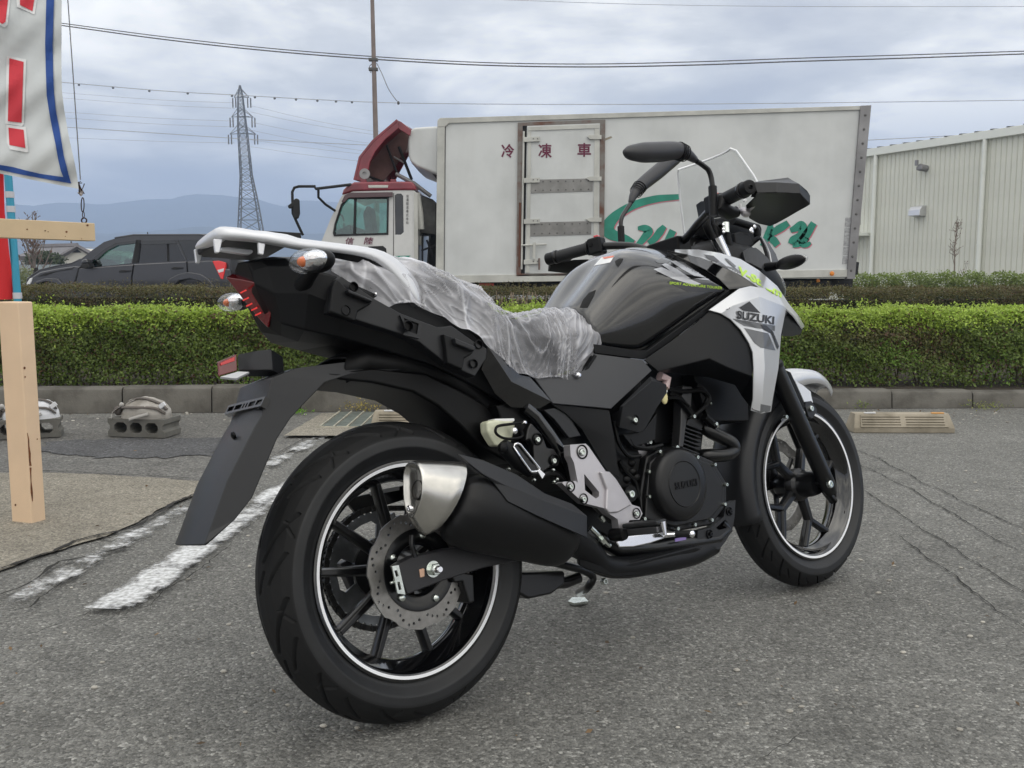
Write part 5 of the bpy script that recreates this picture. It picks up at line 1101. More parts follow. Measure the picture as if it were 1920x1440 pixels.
def wring(name, px, py, Y, rx, ry, r, parent=None, n=20): o = MB().tube([at(px + rx * math.cos(t), py + ry * math.sin(t), Y) for t in np.linspace(0, 2 * math.pi, n, endpoint=False)], r, 6, closed=True).build(name, m_iron); return o
o = wring('eye_bolt', 157.7, 413.5, bY1 + .02, 4.8, 4.8, .0030); o.parent = fr; o.matrix_parent_inverse = fr.matrix_world.inverted()
tb = thing('turnbuckle', 'rusty turnbuckle tying the banner corner to the ring on the beam', 'turnbuckle', at(155.5, 385, bY1))
for args in ((155.0, 384, bY1 + .0, 2.7, 13.5, .0022), (156.3, 403, bY1, 1.8, 6, .0018)): o = wring('link', *args); o.parent = tb; o.matrix_parent_inverse = tb.matrix_world.inverted() if False else Matrix.Translation(tb.location).inverted()
b = MB(); kn_ = at(151.5, 354, bY1)
for i in range(7): b.tube([kn_ + Vector((rnd(-.012, .012), rnd(-.01, .01), rnd(-.02, .03))) for _ in range(3)], .0022, 5)
o = b.build('knot', m_iron); o.parent = tb; o.matrix_parent_inverse = Matrix.Translation(tb.location).inverted()
b = MB()
for i in range(6): b.tube([kn_ + Vector((rnd(-.010, .006), rnd(-.01, .01), rnd(-.032, .004))) for _ in range(3)], .003, 5)
o = b.build('cord', mat('dirty_cord', (.42, .38, .36), rough=.9)); o.parent = tb; o.matrix_parent_inverse = Matrix.Translation(tb.location).inverted()
o = wtube('guy_wire', mat('steel_wire', (.20, .20, .21), rough=.5, metal=.5), [(123, -60, bY1 - .02), (150.8, 337, bY1)], .0022, None, 6); tag(o, 'thin steel wire stretched down beside the banner edge', 'wire')
# banner
BYc = 4.02
re_ = P(24, (278, -90), (278, 0), (277, 200), (278, 380), (286, 470), (300, 560), (315, 640), (330, 705), (345, 780), (354, 850))
m_cloth = mat('white_banner_cloth', (.62, .65, .66), rough=.8, bump=.3, bscale=25, bdist=.004)
rows = []
nx = 40
for i, (x, y) in enumerate(smoothline([(x, y, 0) for x, y in re_], 5) and [(p.x, p.y) for p in smoothline([(x, y, 0) for x, y in re_], 5)]):
    yl = y - (y - (-37)) * 0 if y < 300 else y - (y - 300) / 54 * 42 * ((y - 300) / 54 if y < 354 else 1) * .0
    row = []
    t_v = i / 45
    for k in range(nx + 1):
        f_ = k / nx; px = -150 + (x + 150) * f_; py = y - (1 - f_) * (y + 37) / (354 + 37) * 58
        dY = .020 * math.sin(f_ * 9 + y * .012) * (1 - f_ * .4) + .010 * math.sin(y * .05 + f_ * 3) + .006 * math.sin(px * .11 + y * .09)
        row.append(at(px, py, BYc + dY))
    rows.append(row)
ban = thing('banner', 'white sales banner with red exclamation mark and blue border hanging at top left', 'banner', rows[len(rows) // 2][nx])
cl = MB().grid(rows).build('cloth', m_cloth, None, smooth=180); cl.parent = ban; cl.matrix_parent_inverse = Matrix.Translation(ban.location).inverted()
bpy.context.view_layer.update(); dg2 = bpy.context.evaluated_depsgraph_get(); bvc = bvw(cl)
def bdecal(name, m, poly, off):
    p_, f_ = [], []
    bm = bmesh.new(); vs_ = [bm.verts.new((x_, y_, 0)) for x_, y_ in poly]; bm.faces.new(vs_); bmesh.ops.triangulate(bm, faces=bm.faces)
    for _ in range(5):
        es = [e_ for e_ in bm.edges if e_.calc_length() > 6]
        if not es: break
        bmesh.ops.subdivide_edges(bm, edges=es, cuts=1); bmesh.ops.triangulate(bm, faces=bm.faces)
    bm.verts.index_update(); co = []
    for v in bm.verts:
        d = ray(v.co.x, v.co.y).normalized(); h = bvc.ray_cast(CAM, d); co.append((h[0] if h[0] is not None else at(v.co.x, v.co.y, BYc)) - d * off)
    fs = [tuple(v.index for v in f.verts) for f in bm.faces]; bm.free()
    o = MB().add(co, fs).build(name, m, None, smooth=0); o.parent = ban; o.matrix_parent_inverse = Matrix.Translation(ban.location).inverted()
m_blue = mat('royal_blue_print', (.022, .075, .30), rough=.8); m_redp = mat('red_print', (.62, .045, .065), rough=.8); m_wp = mat('white_print', (.76, .77, .78), rough=.8)
bl = [(208, -80), (208, 0), (203, 200), (206, 320), (210, 430), (222, 510), (235, 580), (250, 650), (262, 720), (274, 770), (285, 797)]; br = [(321, 826), (310, 790), (288, 705), (265, 565), (252, 500), (243, 420), (239, 320), (237, 200), (243, 0), (243, -80)]
bdecal('blue_border', m_blue, P(24, *(bl + br)), .006); bdecal('blue_border', m_blue, P(24, (-120, 712), (0, 742), (60, 752), (120, 768), (180, 782), (286, 797), (321, 826), (220, 808), (120, 790), (0, 765), (-120, 738)), .005)
for red, wht in (([(42, 262), (106, 278), (97, 552), (35, 545)], [(30, 250), (118, 268), (107, 562), (98, 568), (24, 556)]), ([(38, 574), (106, 584), (114, 666), (42, 652)], [(28, 560), (116, 572), (128, 684), (120, 686), (44, 672), (30, 640)]),
                 ([(-60, -60), (42, -60), (25, 98), (10, 108), (-60, 60)], [(-70, -70), (54, -70), (34, 112), (20, 124), (-70, 76)]), ([(88, -40), (160, -40), (146, 50), (90, 22)], [(70, -50), (172, -50), (156, 66), (76, 30)])):
    bdecal('white_outline', m_wp, P(24, *wht), .005); bdecal('red_character', m_redp, P(24, *red), .008)
# red flag on a blue pole
NY = 4.75
pol = thing('feather_flag', 'red feather flag on a light blue pole behind the cream beam', 'flag', at(30, 560, NY)); pol.location.z = 0
def ad2(o): o.parent = pol; o.matrix_parent_inverse = Matrix.Translation(pol.location).inverted(); return o
p_top, p_bot = at(15, 325, NY), at(33, 562, NY); dd = (p_bot - p_top) / (p_bot.z - p_top.z)
ad2(MB().tube([p_bot + dd * (0 - p_bot.z), p_top + dd * .9], .0185, 14).build('pole', mat('light_blue_pole', (.035, .33, .50), rough=.35, coat=.3)))
for y in (371, 398, 443, 560): c = at(np.interp(y, [325, 562], [15, 33]), y, NY); ad2(MB().tube([c, c + Vector((0, 0, .03))], .021, 12).build('pole_clip', mat('milky_clip', (.62, .62, .66), rough=.4)))
rows = []
for y, x in ((300, 5), (330, 7), (370, 8), (400, 9), (440, 14), (470, 17), (510, 22), (540, 25), (561, 27)):
    rows.append([at(-130 + (x + 130) * k / 16, y + (1 - k / 16) * 4, NY + .03 * math.sin(k * .9 + y * .02)) for k in range(17)])
ad2(MB().grid(rows).build('flag_cloth', mat('bright_red_cloth', (.66, .022, .028), rough=.75), None, smooth=180))
# concrete blocks with strapped bags
m_blk = mat('grey_block_concrete', (.16, .155, .14), rough=.95, bump=.8, bscale=120, bdist=.003, col2=(.10, .097, .085), vscale=9, lo=.3, hi=.65)
m_bag = mat('dirty_white_bag', (.36, .34, .31), rough=.8, bump=.6, bscale=14, bdist=.01, col2=(.20, .18, .15), vscale=7, lo=.3, hi=.55); m_strap = mat('brown_grey_webbing', (.11, .095, .085), rough=.85); m_strap2 = mat('pale_webbing', (.34, .33, .31), rough=.85)
def block(px, py, rot, label, lab_bag, bagm=None, flipx=1):
    c = gnd(px, py); t_ = thing('concrete_block', label, 'concrete block', (c.x, c.y, .009)); t_.rotation_euler.z = rot
    def rr_(x0, x1, y0, y1, r=.018): return [(x0 + r, y0), (x1 - r, y0), (x1, y0 + r), (x1, y1 - r), (x1 - r, y1), (x0 + r, y1), (x0, y1 - r), (x0, y0 + r)]
    L = .35; H = .105; hl = [rr_(.040, .118, .022, .084), rr_(.138, .212, .022, .084), rr_(.232, .310, .022, .084)]
    out = [(0, 0), (L, 0), (L, .03), (L - .012, .045), (L - .012, .065), (L, .08), (L, H), (0, H), (0, .08), (.012, .065), (.012, .045), (0, .03)]
    me = fill_mesh('block_body', [out] + hl, .19, Matrix(((1, 0, 0, 0), (0, 0, -1, .095), (0, 1, 0, 0), (0, 0, 0, 1)))); finish(me, 'block_body', m_blk, t_, smooth=0, bevel=.003)
    bpy.context.view_layer.update(); bg_ = thing('sand_bag', lab_bag, 'sand bag', (0, 0, 0)); bg_.matrix_world = t_.matrix_world @ Matrix.Translation((.19, .095, H))
    b = MB(); n1_, n2_ = 40, 22; vs_, fs_ = [], []
    for i in range(n2_ + 1):
        ph = math.pi / 2 * i / n2_
        for k in range(n1_):
            th = 2 * math.pi * k / n1_; q = Vector((math.cos(th) * math.cos(ph), math.sin(th) * math.cos(ph), math.sin(ph)))
            rr__ = 1 + .10 * noise.noise(q * 2.2 + Vector((px, 0, 0))) + .03 * noise.noise(q * 7); vs_.append(Vector((q.x * .150 * rr__, q.y * .105 * rr__, (q.z ** .85 if q.z > 0 else 0) * .118 * rr__)))
    for i in range(n2_):
        for k in range(n1_): l_ = (k + 1) % n1_; fs_.append((i * n1_ + k, i * n1_ + l_, (i + 1) * n1_ + l_, (i + 1) * n1_ + k))
    MB().add(vs_, fs_).build('bag', bagm or m_bag, bg_, smooth=180, clean=True)
    def strap(pts, w, m, nm='strap'): 
        pts = smoothline(pts, 6); b = MB(); rows = []
        for i, p in enumerate(pts):
            d = (pts[min(i + 1, len(pts) - 1)] - pts[max(0, i - 1)]).normalized(); o_ = Vector((p.x, p.y, p.z + .05)).normalized(); s_ = d.cross(o_).normalized(); rows.append([p - s_ * w / 2, p + s_ * w / 2])
        b.grid(rows).build(nm, m, bg_, solid=.002, smooth=60)
    def on(a, e_, k=1.07): a, e_ = R(a), R(e_); q = Vector((math.cos(a) * math.cos(e_), math.sin(a) * math.cos(e_), math.sin(e_))); rr__ = 1 + .10 * noise.noise(q * 2.2 + Vector((px, 0, 0))); return Vector((q.x * .150 * k * rr__, q.y * .105 * k * rr__, q.z ** .85 * .118 * k * rr__ if q.z > 0 else .002))
    strap([on(200, 12), on(225, 45), on(270, 66), on(330, 45), on(345, 20)], .022, m_strap); strap([on(195, 20), on(230, 26), on(270, 30), on(310, 26), on(335, 10)], .016, m_strap)
    strap([on(295, 12, 1.08), on(270, 2, 1.15) + Vector((-.02, -.02, 0)), Vector((-.04, -.125, -.004))], .018, m_strap2); strap([on(200, 25, 1.12), Vector((-.18, -.06, .03)), Vector((-.16, -.105, .0))], .016, m_strap2)
    MB().box((-.02, -.006, -.012), (.02, .006, .012), Matrix.Translation(on(328, 30, 1.14)) @ Matrix.Rotation(R(-35), 4, 'Y')).build('buckle', m_white_r, bg_, bevel=.002); MB().ell(on(198, 30, 1.12), .014, .012, .014).build('buckle', mat('pale_knot', (.45, .44, .42), rough=.8), bg_)
    MB().ell(Vector((-.165, -.02, .035)), .028, .022, .028).build('webbing_bundle', m_strap, bg_); return t_
block(203, 821, R(-9), 'concrete block with three holes on the asphalt under a strapped sand bag', 'dirty white sand bag strapped with webbing on the nearer three-hole block')
block(-14, 828, R(20), 'concrete block half hidden behind the short cream post', 'white bag strapped on the block behind the cream post', bagm=mat('clean_white_bag', (.72, .73, .76), rough=.6, bump=.4, bscale=14, bdist=.01))
# ================================================================== MOTORCYCLE
bike = thing('motorcycle', 'black and silver adventure motorcycle parked on its side stand in the foreground', 'motorcycle')
bike.matrix_world = BM

def B(pts, w=None):
    out = []
    for p in pts:
        out.append(bk(p[0], p[1], p[2] if len(p) > 2 else w))
    return out
def _orient(me):
    """make the bulk of the faces look at the right rear viewer side"""
    s = 0
    for p in me.polygons:
        s += p.area * (1 if p.normal.dot(CB - p.center) > 0 else -1)
    if s < 0: me.flip_normals()
def mirror_mesh(me):
    m2 = me.copy()
    for v in m2.vertices: v.co.y = -v.co.y
    m2.flip_normals(); return m2
def plate(name, m, pts, w, thick, holes=None, parent=bike, bevel=0.0015, mirror=False, seg=2, **k):
    """panel with an outline (pixels), outer face w metres to the right, thick metres deep towards the middle"""
    b3 = B(pts, w)
    if holes:
        def to2(l): return [(p.x, p.z) for p in B(l, w)]
        M = Matrix(((1, 0, 0, 0), (0, 0, -1, -w + thick / 2), (0, 1, 0, 0), (0, 0, 0, 1)))
        me = fill_mesh(name, [to2(pts)] + [to2(h) for h in holes], thick, M)
    else:
        me = MB().prism(b3, (0, thick, 0)).mesh(name)
    o = finish(me, name, m, parent, bevel=bevel, seg=seg, **k)
    if mirror:
        o2 = finish(mirror_mesh(me), name, m, parent, bevel=bevel, seg=seg, **k); return o, o2
    return o
def facets(name, m, V, F, thick=0.003, parent=bike, bevel=0.001, mirror=False, smooth=False, subsurf=0, **k):
    """V: {key: (px,py,w)}, F: list of strings/tuples of keys"""
    keys = list(V); co = B([V[q] for q in keys]); fs = [tuple(keys.index(c) for c in f) for f in F]
    bm = bmesh.new(); vs_ = [bm.verts.new(c) for c in co]
    for f in fs:
        try: bm.faces.new([vs_[i] for i in f])
        except ValueError: pass
    bmesh.ops.delete(bm, geom=[v for v in bm.verts if not v.link_faces], context='VERTS')
    bmesh.ops.recalc_face_normals(bm, faces=bm.faces)
    me = bpy.data.meshes.new(name); bm.to_mesh(me); bm.free(); _orient(me)
    kw = dict(solid=thick, bevel=bevel, subsurf=subsurf, smooth=180 if smooth else 40, bangle=22); kw.update(k)
    o = finish(me, name, m, parent, **kw)
    if mirror:
        o2 = finish(mirror_mesh(me), name, m, parent, **kw); return o, o2
    return o
def bolt(px, py, w, r=0.006, h=0.006, m=None, parent=bike, name='bolt', sock=True, ax=(0, -1, 0)):
    c = bk(px, py, w); b = MB(); m = m or m_zinc
    b.lathe([(0, h * 0.55 if sock else h), (r * 0.45, h * 0.55 if sock else h), (r * 0.5, h), (r * 0.8, h), (r, h * 0.6), (r, -0.004)] if sock else [(0, h), (r * 0.5, h * 0.95), (r * 0.9, h * 0.6), (r, 0), (r, -0.004)], c, ax, 14)
    return b.build(name, m, parent)
def ring_sym(pts):
    """right half of a section (top middle -> bottom middle) to a full closed ring"""
    L = [Vector((p.x, -p.y, p.z)) for p in pts[::-1] if abs(p.y) > 1e-4]
    return list(pts) + L
def sym_loft(name, m, stations, parent=bike, cap=True, **k):
    rows = [ring_sym([Vector(p) for p in s_]) for s_ in stations]
    b = MB().grid(rows, closed=True)
    n = len(rows[0])
    if cap:
        b.f.append(tuple(range(n))); b.mi.append(0)
        b.f.append(tuple(range((len(rows) - 1) * n, len(rows) * n))[::-1]); b.mi.append(0)
    me = b.mesh(name)
    bm = bmesh.new(); bm.from_mesh(me); bmesh.ops.recalc_face_normals(bm, faces=bm.faces); bm.to_mesh(me); bm.free()
    return finish(me, name, m, parent, **k)

# ---------------------------------------------------------------- wheels
def tyre_mesh(name, Ro, prof, ns, pitches, front=False):
    """prof: list of (s, r, y) from s=-1 to 1; tread grooves are pressed into the mesh"""
    S = np.array([p[0] for p in prof]); RR = np.array([p[1] for p in prof]); YY = np.array([p[2] for p in prof])
    nc = 150
    s = np.linspace(-1, 1, nc); r = np.interp(s, S, RR); y = np.interp(s, S, YY)
    th = np.linspace(0, 2 * np.pi, ns, endpoint=False)
    T, Sg = np.meshgrid(th, s, indexing='ij')
    u = (T / (2 * np.pi) * pitches) % 1.0            # position inside one tread pitch
    idx = np.floor(T / (2 * np.pi) * pitches).astype(int)
    depth = np.zeros_like(T)
    L = 2 * np.pi * Ro / pitches
    def seg(a, b, wd, dp, mask=None):
        for sg in (1, -1):
            off = 0.0 if sg == 1 else 0.5
            for sh in (-1, 0, 1):
                ax_, ay = (a[0] + off + sh) * L, sg * a[1] * 0.085; bx_, by = (b[0] + off + sh) * L, sg * b[1] * 0.085
                X = u * L; Y = Sg * 0.085
                dx_, dy_ = bx_ - ax_, by - ay; q = np.clip(((X - ax_) * dx_ + (Y - ay) * dy_) / (dx_ * dx_ + dy_ * dy_), 0, 1)
                d = np.hypot(X - ax_ - q * dx_, Y - ay - q * dy_)
                g = np.clip((wd - d) / 0.0009 + .5, 0, 1) * dp * 1.25
                if mask is not None: g = g * mask
                np.maximum(depth, g, out=depth)
    if not front:
        hook = np.zeros_like(idx, bool)
        seg((0.02, 0.66), (0.62, 0.16), 0.0034, 0.007, ~hook)
        seg((0.50, 0.64), (0.86, 0.34), 0.0030, 0.006)
        seg((0.30, 0.70), (0.14, 0.50), 0.0019, 0.005)
        seg((0.72, 0.20), (0.95, 0.05), 0.0030, 0.006)
    else:
        seg((0.0, 0.70), (0.55, 0.20), 0.0026, 0.005); seg((0.45, 0.62), (0.8, 0.42), 0.0022, 0.005)
    depth *= (np.abs(Sg) < 0.72)
    Rr_ = r[None, :] - depth
    X = Rr_ * np.cos(T); Z = Rr_ * np.sin(T); Yv = np.broadcast_to(y[None, :], T.shape)
    co = np.stack([X, Yv, Z], -1).reshape(-1, 3)
    i = np.arange(ns)[:, None]; k = np.arange(nc - 1)[None, :]; j = (i + 1) % ns
    q = np.stack([i * nc + k, j * nc + k, j * nc + k + 1, i * nc + k + 1], -1).reshape(-1, 4)
    me = bpy.data.meshes.new(name); me.from_pydata(co.tolist(), [], q.tolist()); me.update()
    sm_ = np.broadcast_to((np.abs(.5 * (s[:-1] + s[1:])) < .74)[None, :], (ns, nc - 1)).reshape(-1).astype(np.int32); me.polygons.foreach_set('material_index', sm_)
    if me.polygons[0].normal.dot(Vector(me.polygons[0].center)) < 0: pass
    return me
def tyre_prof(Ro, hw, tread_r, rim_r, rim_y):
    return [(-1, rim_r, -rim_y), (-0.96, rim_r + 0.010, -rim_y - 0.004), (-0.86, (rim_r + tread_r) / 2 + 0.004, -hw * 1.0), (-0.76, tread_r - 0.005, -hw * 0.985), (-0.745, tread_r, -hw * 0.97), (-0.73, tread_r + 0.0035, -hw * 0.945),
            (-0.60, tread_r + (Ro - tread_r) * 0.42, -hw * 0.78), (-0.42, tread_r + (Ro - tread_r) * 0.74, -hw * 0.54), (-0.2, Ro - 0.0035, -hw * 0.27), (0, Ro, 0)]
def full_prof(p): return p + [(-s, r, -y) for s, r, y in p[-2::-1]]

def disc_loops(Ro, Ri, petals, holes):
    n = petals * 10; outer = []
    for i in range(n):
        t = 2 * math.pi * i / n; ph = (i % 10) / 10
        outer.append(((Ro - 0.0045 * (1 if ph < .25 else 0) - 0.002 * math.sin(ph * math.pi)) * math.cos(t), (Ro - 0.0045 * (1 if ph < .25 else 0) - 0.002 * math.sin(ph * math.pi)) * math.sin(t)))
    lp = [outer, circ(0, 0, Ri, 48)]
    for k in range(petals):
        t0 = 2 * math.pi * k / petals
        for a, rr in holes: lp.append(circ(rr * math.cos(t0 + a), rr * math.sin(t0 + a), 0.0032, 8))
    return lp
def wheelM(c, lat):        # local (u,v,n) -> (x,z,-y) at lateral lat to the right
    return Matrix(((1, 0, 0, c[0]), (0, 0, -1, -lat), (0, 1, 0, c[2]), (0, 0, 0, 1)))
def spoke(b, c, ang, r0, r1, w0, w1, y0, y1, ang2=None, dy=0.0):
    a2 = ang if ang2 is None else ang2
    p0 = Vector((math.cos(ang) * r0, 0, math.sin(ang) * r0)); p1 = Vector((math.cos(a2) * r1, 0, math.sin(a2) * r1))
    d = (p1 - p0).normalized(); n = Vector((-d.z, 0, d.x))
    vs_ = []
    for p, w_, y_, yc in ((p0, w0, y0, dy), (p1, w1, y1, 0)):
        for sx, sy in ((-1, -.45), (-.55, -1), (.55, -1), (1, -.45), (1, .45), (.55, 1), (-.55, 1), (-1, .45)):
            vs_.append(Vector(c) + p + n * (sx * w_) + Vector((0, sy * y_ + yc, 0)))
    b.add(vs_, [tuple((k, (k + 1) % 8, 8 + (k + 1) % 8, 8 + k)) for k in range(8)] + [tuple(range(8))[::-1], tuple(range(8, 16))])
def wheel(name, c, Ro, hw, tread_r, rim_y, front):
    wh = bpy.data.objects.new(name, None); C.objects.link(wh); wh.parent = bike
    rim_r = 0.224
    me = tyre_mesh('tyre', Ro, full_prof(tyre_prof(Ro, hw, tread_r, rim_r, rim_y)), 1300, 11 if not front else 20, front)
    for v in me.vertices: v.co += Vector(c)
    finish(me, 'tyre', [m_tyre, m_tread], wh, smooth=38)
    y = rim_y
    half = [(0.223, y - 0.002), (0.2265, y + 0.002), (0.2255, y + 0.0055), (0.2215, y + 0.0065), (0.2105, y + 0.0052), (0.2075, y + 0.001), (0.203, y - 0.006), (0.196, y - 0.022), (0.188, y - 0.034 if y > .045 else y - .026), (0.184, 0.010)]
    prof = half + [(r_, -h_) for r_, h_ in half[::-1]]
    b = MB().lathe(prof, c, (0, 1, 0), 128, closed=True)
    b.build('rim', m_gloss, wh, smooth=50, clean=True)
    for sg in (1, -1):
        MB().lathe([(0.2135, sg * (y + 0.0060)), (0.2200, sg * (y + 0.0069))], c, (0, 1, 0), 128).build('rim_stripe', m_stripe, wh)
    if not front:
        for a in (100, 140, 172, 212, 244, 284, 316, 356, 28, 68):
            b = MB(); spoke(b, c, R(a), 0.045, 0.187, 0.0125, 0.0085, 0.013, 0.017, dy=-0.004); b.build('spoke', m_blkmetal, wh, bevel=0.0015, clean=True)
    else:
        for k in range(5):
            a = -76.5 + 72 * k
            b = MB(); spoke(b, c, R(a), 0.035, 0.122, 0.016, 0.013, 0.015, 0.013)
            spoke(b, c, R(a), 0.112, 0.187, 0.011, 0.0085, 0.012, 0.015, ang2=R(a - 19.5)); spoke(b, c, R(a), 0.112, 0.187, 0.011, 0.0085, 0.012, 0.015, ang2=R(a + 19.5))
            b.build('spoke', m_blkmetal, wh, bevel=0.0015, clean=True)
    MB().lathe([(0, -0.07), (0.032, -0.07), (0.038, -0.05), (0.040, -0.02), (0.050, -0.012), (0.050, 0.012), (0.040, 0.02), (0.038, 0.055), (0.03, 0.07), (0, 0.07)], c, (0, 1, 0), 36).build('hub', m_blkmetal, wh, clean=True)
    return wh
CRW = (0, 0, 0.314); CFW = (1.425, 0, 0.304)
rw = wheel('rear_wheel', CRW, 0.314, 0.070, 0.274, 0.053, False)
fw = wheel('front_wheel', CFW, 0.304, 0.055, 0.268, 0.040, True)
# rear brake disc
hol = [(R(4), .094), (R(10), .100), (R(16), .106), (R(24), .112), (R(30), .108), (R(37), .101), (R(44), .095)]
me = fill_mesh('brake_disc', disc_loops(0.1215, 0.084, 8, hol[:6]), 0.0045, wheelM(CRW, 0.078)); finish(me, 'brake_disc', m_disc, rw, smooth=30)
MB().lathe([(0.055, 0.078), (0.070, 0.084), (0.0845, 0.083), (0.0845, 0.074), (0.05, 0.066)], CRW, (0, -1, 0), 48, closed=True).build('disc_carrier', m_blkmetal, rw, clean=True)
for k in range(5):
    a = R(150 + 72 * k); MB().lathe([(0, .091), (.004, .091), (.0072, .089), (.008, .083)], (CRW[0] + .070 * math.cos(a), 0, CRW[2] + .070 * math.sin(a)), (0, -1, 0), 12).build('disc_bolt', m_zinc, rw)
# front brake disc on the far side
me = fill_mesh('brake_disc', disc_loops(0.150, 0.112, 8, [(t, r_ + .029) for t, r_ in hol[:6]]), 0.0045, wheelM(CFW, -0.075)); finish(me, 'brake_disc', m_disc, fw, smooth=30)
for k in range(5):
    b = MB(); spoke(b, (CFW[0], .072, CFW[2]), R(20 + 72 * k), 0.03, 0.116, 0.012, 0.009, 0.004, 0.003, ang2=R(40 + 72 * k)); b.build('disc_arm', m_blkmetal, fw, clean=True)
# rear sprocket and chain
b = MB(); 
ol = []
for i in range(47 * 4):
    t = 2 * math.pi * i / (47 * 4); ol.append(((.1215 + (.0035 if i % 4 in (1, 2) else -.002)) * math.cos(t), (.1215 + (.0035 if i % 4 in (1, 2) else -.002)) * math.sin(t)))
lp = [ol, circ(0, 0, .04, 32)]
for k in range(5):
    t = R(36 + 72 * k); q = []
    for u, v in ((-.022, .062), (.022, .062), (.036, .088), (.028, .100), (0, .103), (-.028, .100), (-.036, .088)):
        q.append((math.cos(t) * v - math.sin(t) * u, math.sin(t) * v + math.cos(t) * u))
    lp.append(q)
me = fill_mesh('sprocket', lp, 0.006, wheelM(CRW, -0.084)); finish(me, 'sprocket', mat('sprocket_steel', (0.20, 0.21, 0.22), rough=0.35, metal=0.8, var=.3, vscale=20), rw, smooth=30)
MB().lathe([(0.045, .066), (0.066, .072), (0.066, .082), (0.04, .086)], CRW, (0, 1, 0), 32, closed=True).build('sprocket_carrier', m_blkmetal, rw, clean=True)
b = MB()
path = []
fs_ = Vector((0.53, 0, 0.335)); r1, r2 = 0.129, 0.034
for i in range(60):
    t = R(80 + i * 200 / 59); path.append(Vector((r1 * math.cos(t), 0, .314 + r1 * math.sin(t))))
low = path[-1]; top = path[0]
e0 = Vector((fs_.x, 0, fs_.z - r2)); e1 = Vector((fs_.x, 0, fs_.z + r2))
path += [low.lerp(e0, i / 36) for i in range(1, 37)] + [Vector((fs_.x + r2 * math.sin(t), 0, fs_.z - r2 * math.cos(t))) for t in [math.pi * i / 7 for i in range(1, 7)]] + [e1.lerp(top, i / 36) for i in range(0, 37)]
L_ = [0]
for i in range(1, len(path)): L_.append(L_[-1] + (path[i] - path[i - 1]).length)
nl = int(L_[-1] / 0.0127)
for k in range(nl):
    s_ = k * 0.0127; i = max(j for j in range(len(L_)) if L_[j] <= s_); i = min(i, len(path) - 2)
    p = path[i].lerp(path[i + 1], (s_ - L_[i]) / max(1e-6, L_[i + 1] - L_[i])); d = (path[i + 1] - path[i]).normalized(); n = Vector((-d.z, 0, d.x))
    M = Matrix((( d.x, 0, n.x, p.x), (0, 1, 0, 0.084), (d.z, 0, n.z, p.z), (0, 0, 0, 1)))
    yy = 0.0075 if k % 2 else 0.0055
    b.lathe([(0, -yy), (.0062, -yy), (.0062, yy), (0, yy)], p + Vector((0, .084, 0)), (0, 1, 0), 8)
    b.box((-.0030, -yy, -.0058), (.0155, -yy + .0018, .0058), M); b.box((-.0030, yy - .0018, -.0058), (.0155, yy, .0058), M)
b.build('drive_chain', m_chain, bike, smooth=0)
# chain guard, seen through the wheel
plate('chain_guard', m_blkmetal, P(8, (-160, 560), (0, 520), (380, 430), (380, 560), (120, 640), (-60, 680)) , -0.095, 0.012)
plate('chain_guard_label', m_white, P(8, (60, 490), (330, 440), (330, 475), (75, 522)), -0.082, 0.002, bevel=0)

# ---------------------------------------------------------------- swing arm
for sg in (1, -1):
    b = MB(); y0 = 0.115 * sg
    pts = [bk(*P(8, q)[0], 0.125) for q in ((290, 1155), (440, 1075), (760, 1000), (1300, 950), (1500, 900), (1500, 1090), (1100, 1170), (720, 1290), (400, 1415))]
    pts = [Vector((p.x, -y0 - 0.0125 * sg, p.z)) for p in pts]
    b.prism(pts, (0, 0.026 * sg, 0)); b.build('swing_arm', mat('swing_arm_paint', (0.016, 0.0155, 0.018), rough=0.42, bump=.2, bscale=500), bike, bevel=0.003)
MB().box((0.36, -.11, .29), (0.42, .11, .36)).build('swing_arm_bridge', m_blkmetal, bike, bevel=.006)
ax = bk(812, 1067, 0.13)
b = MB(); b.lathe([(0, .0), (.0165, .0), (.0165, .0035), (0, .0035)], Vector((ax.x, -.128, ax.z)), (0, -1, 0), 28); b.build('axle_washer', m_zinc, bike)
b = MB(); b.lathe([(.0, .0), (.0125, 0), (.0125, .011), (.011, .013), (0, .013)], Vector((ax.x, -.1315, ax.z)), (0, -1, 0), 6); b.build('axle_nut', m_zinc, bike, smooth=0)
b = MB(); b.lathe([(0, 0), (.0075, 0), (.0075, .010), (.0055, .0125), (0, .0125)], Vector((ax.x, -.1445, ax.z)), (0, -1, 0), 16); b.build('axle_end', m_chrome, bike)
plate('adjuster_plate', m_zinc, P(8, (265, 1160), (325, 1150), (385, 1415), (315, 1405)), 0.1305, 0.004, holes=[P(8, (285, 1200), (310, 1195), (325, 1250), (300, 1255)), P(8, (310, 1300), (335, 1300), (350, 1370), (325, 1375))])
MB().tube([bk(*P(8, (250, 1312))[0], .122), bk(*P(8, (330, 1285))[0], .122)], .003, 8).build('adjuster_screw', m_zinc, bike)
MB().lathe([(0, 0), (.0065, 0), (.0065, .006), (0, .006)], bk(*P(8, (310, 1290))[0], .122), (-1, 0, .1), 6).build('adjuster_nut', m_zinc, bike, smooth=0)
plate('axle_block', m_copper, P(8, (510, 1190), (545, 1175), (560, 1185), (560, 1255), (520, 1265)), 0.1295, 0.003)
# rear caliper bracket / caliper under the muffler
plate('rear_caliper', m_blkmetal, P(8, (1000, 1230), (900, 1215), (790, 1240), (830, 1310), (900, 1300), (960, 1500), (1010, 1480)), 0.10, 0.05, bevel=.004)
for q in ((520, 930), (790, 1100)): pass

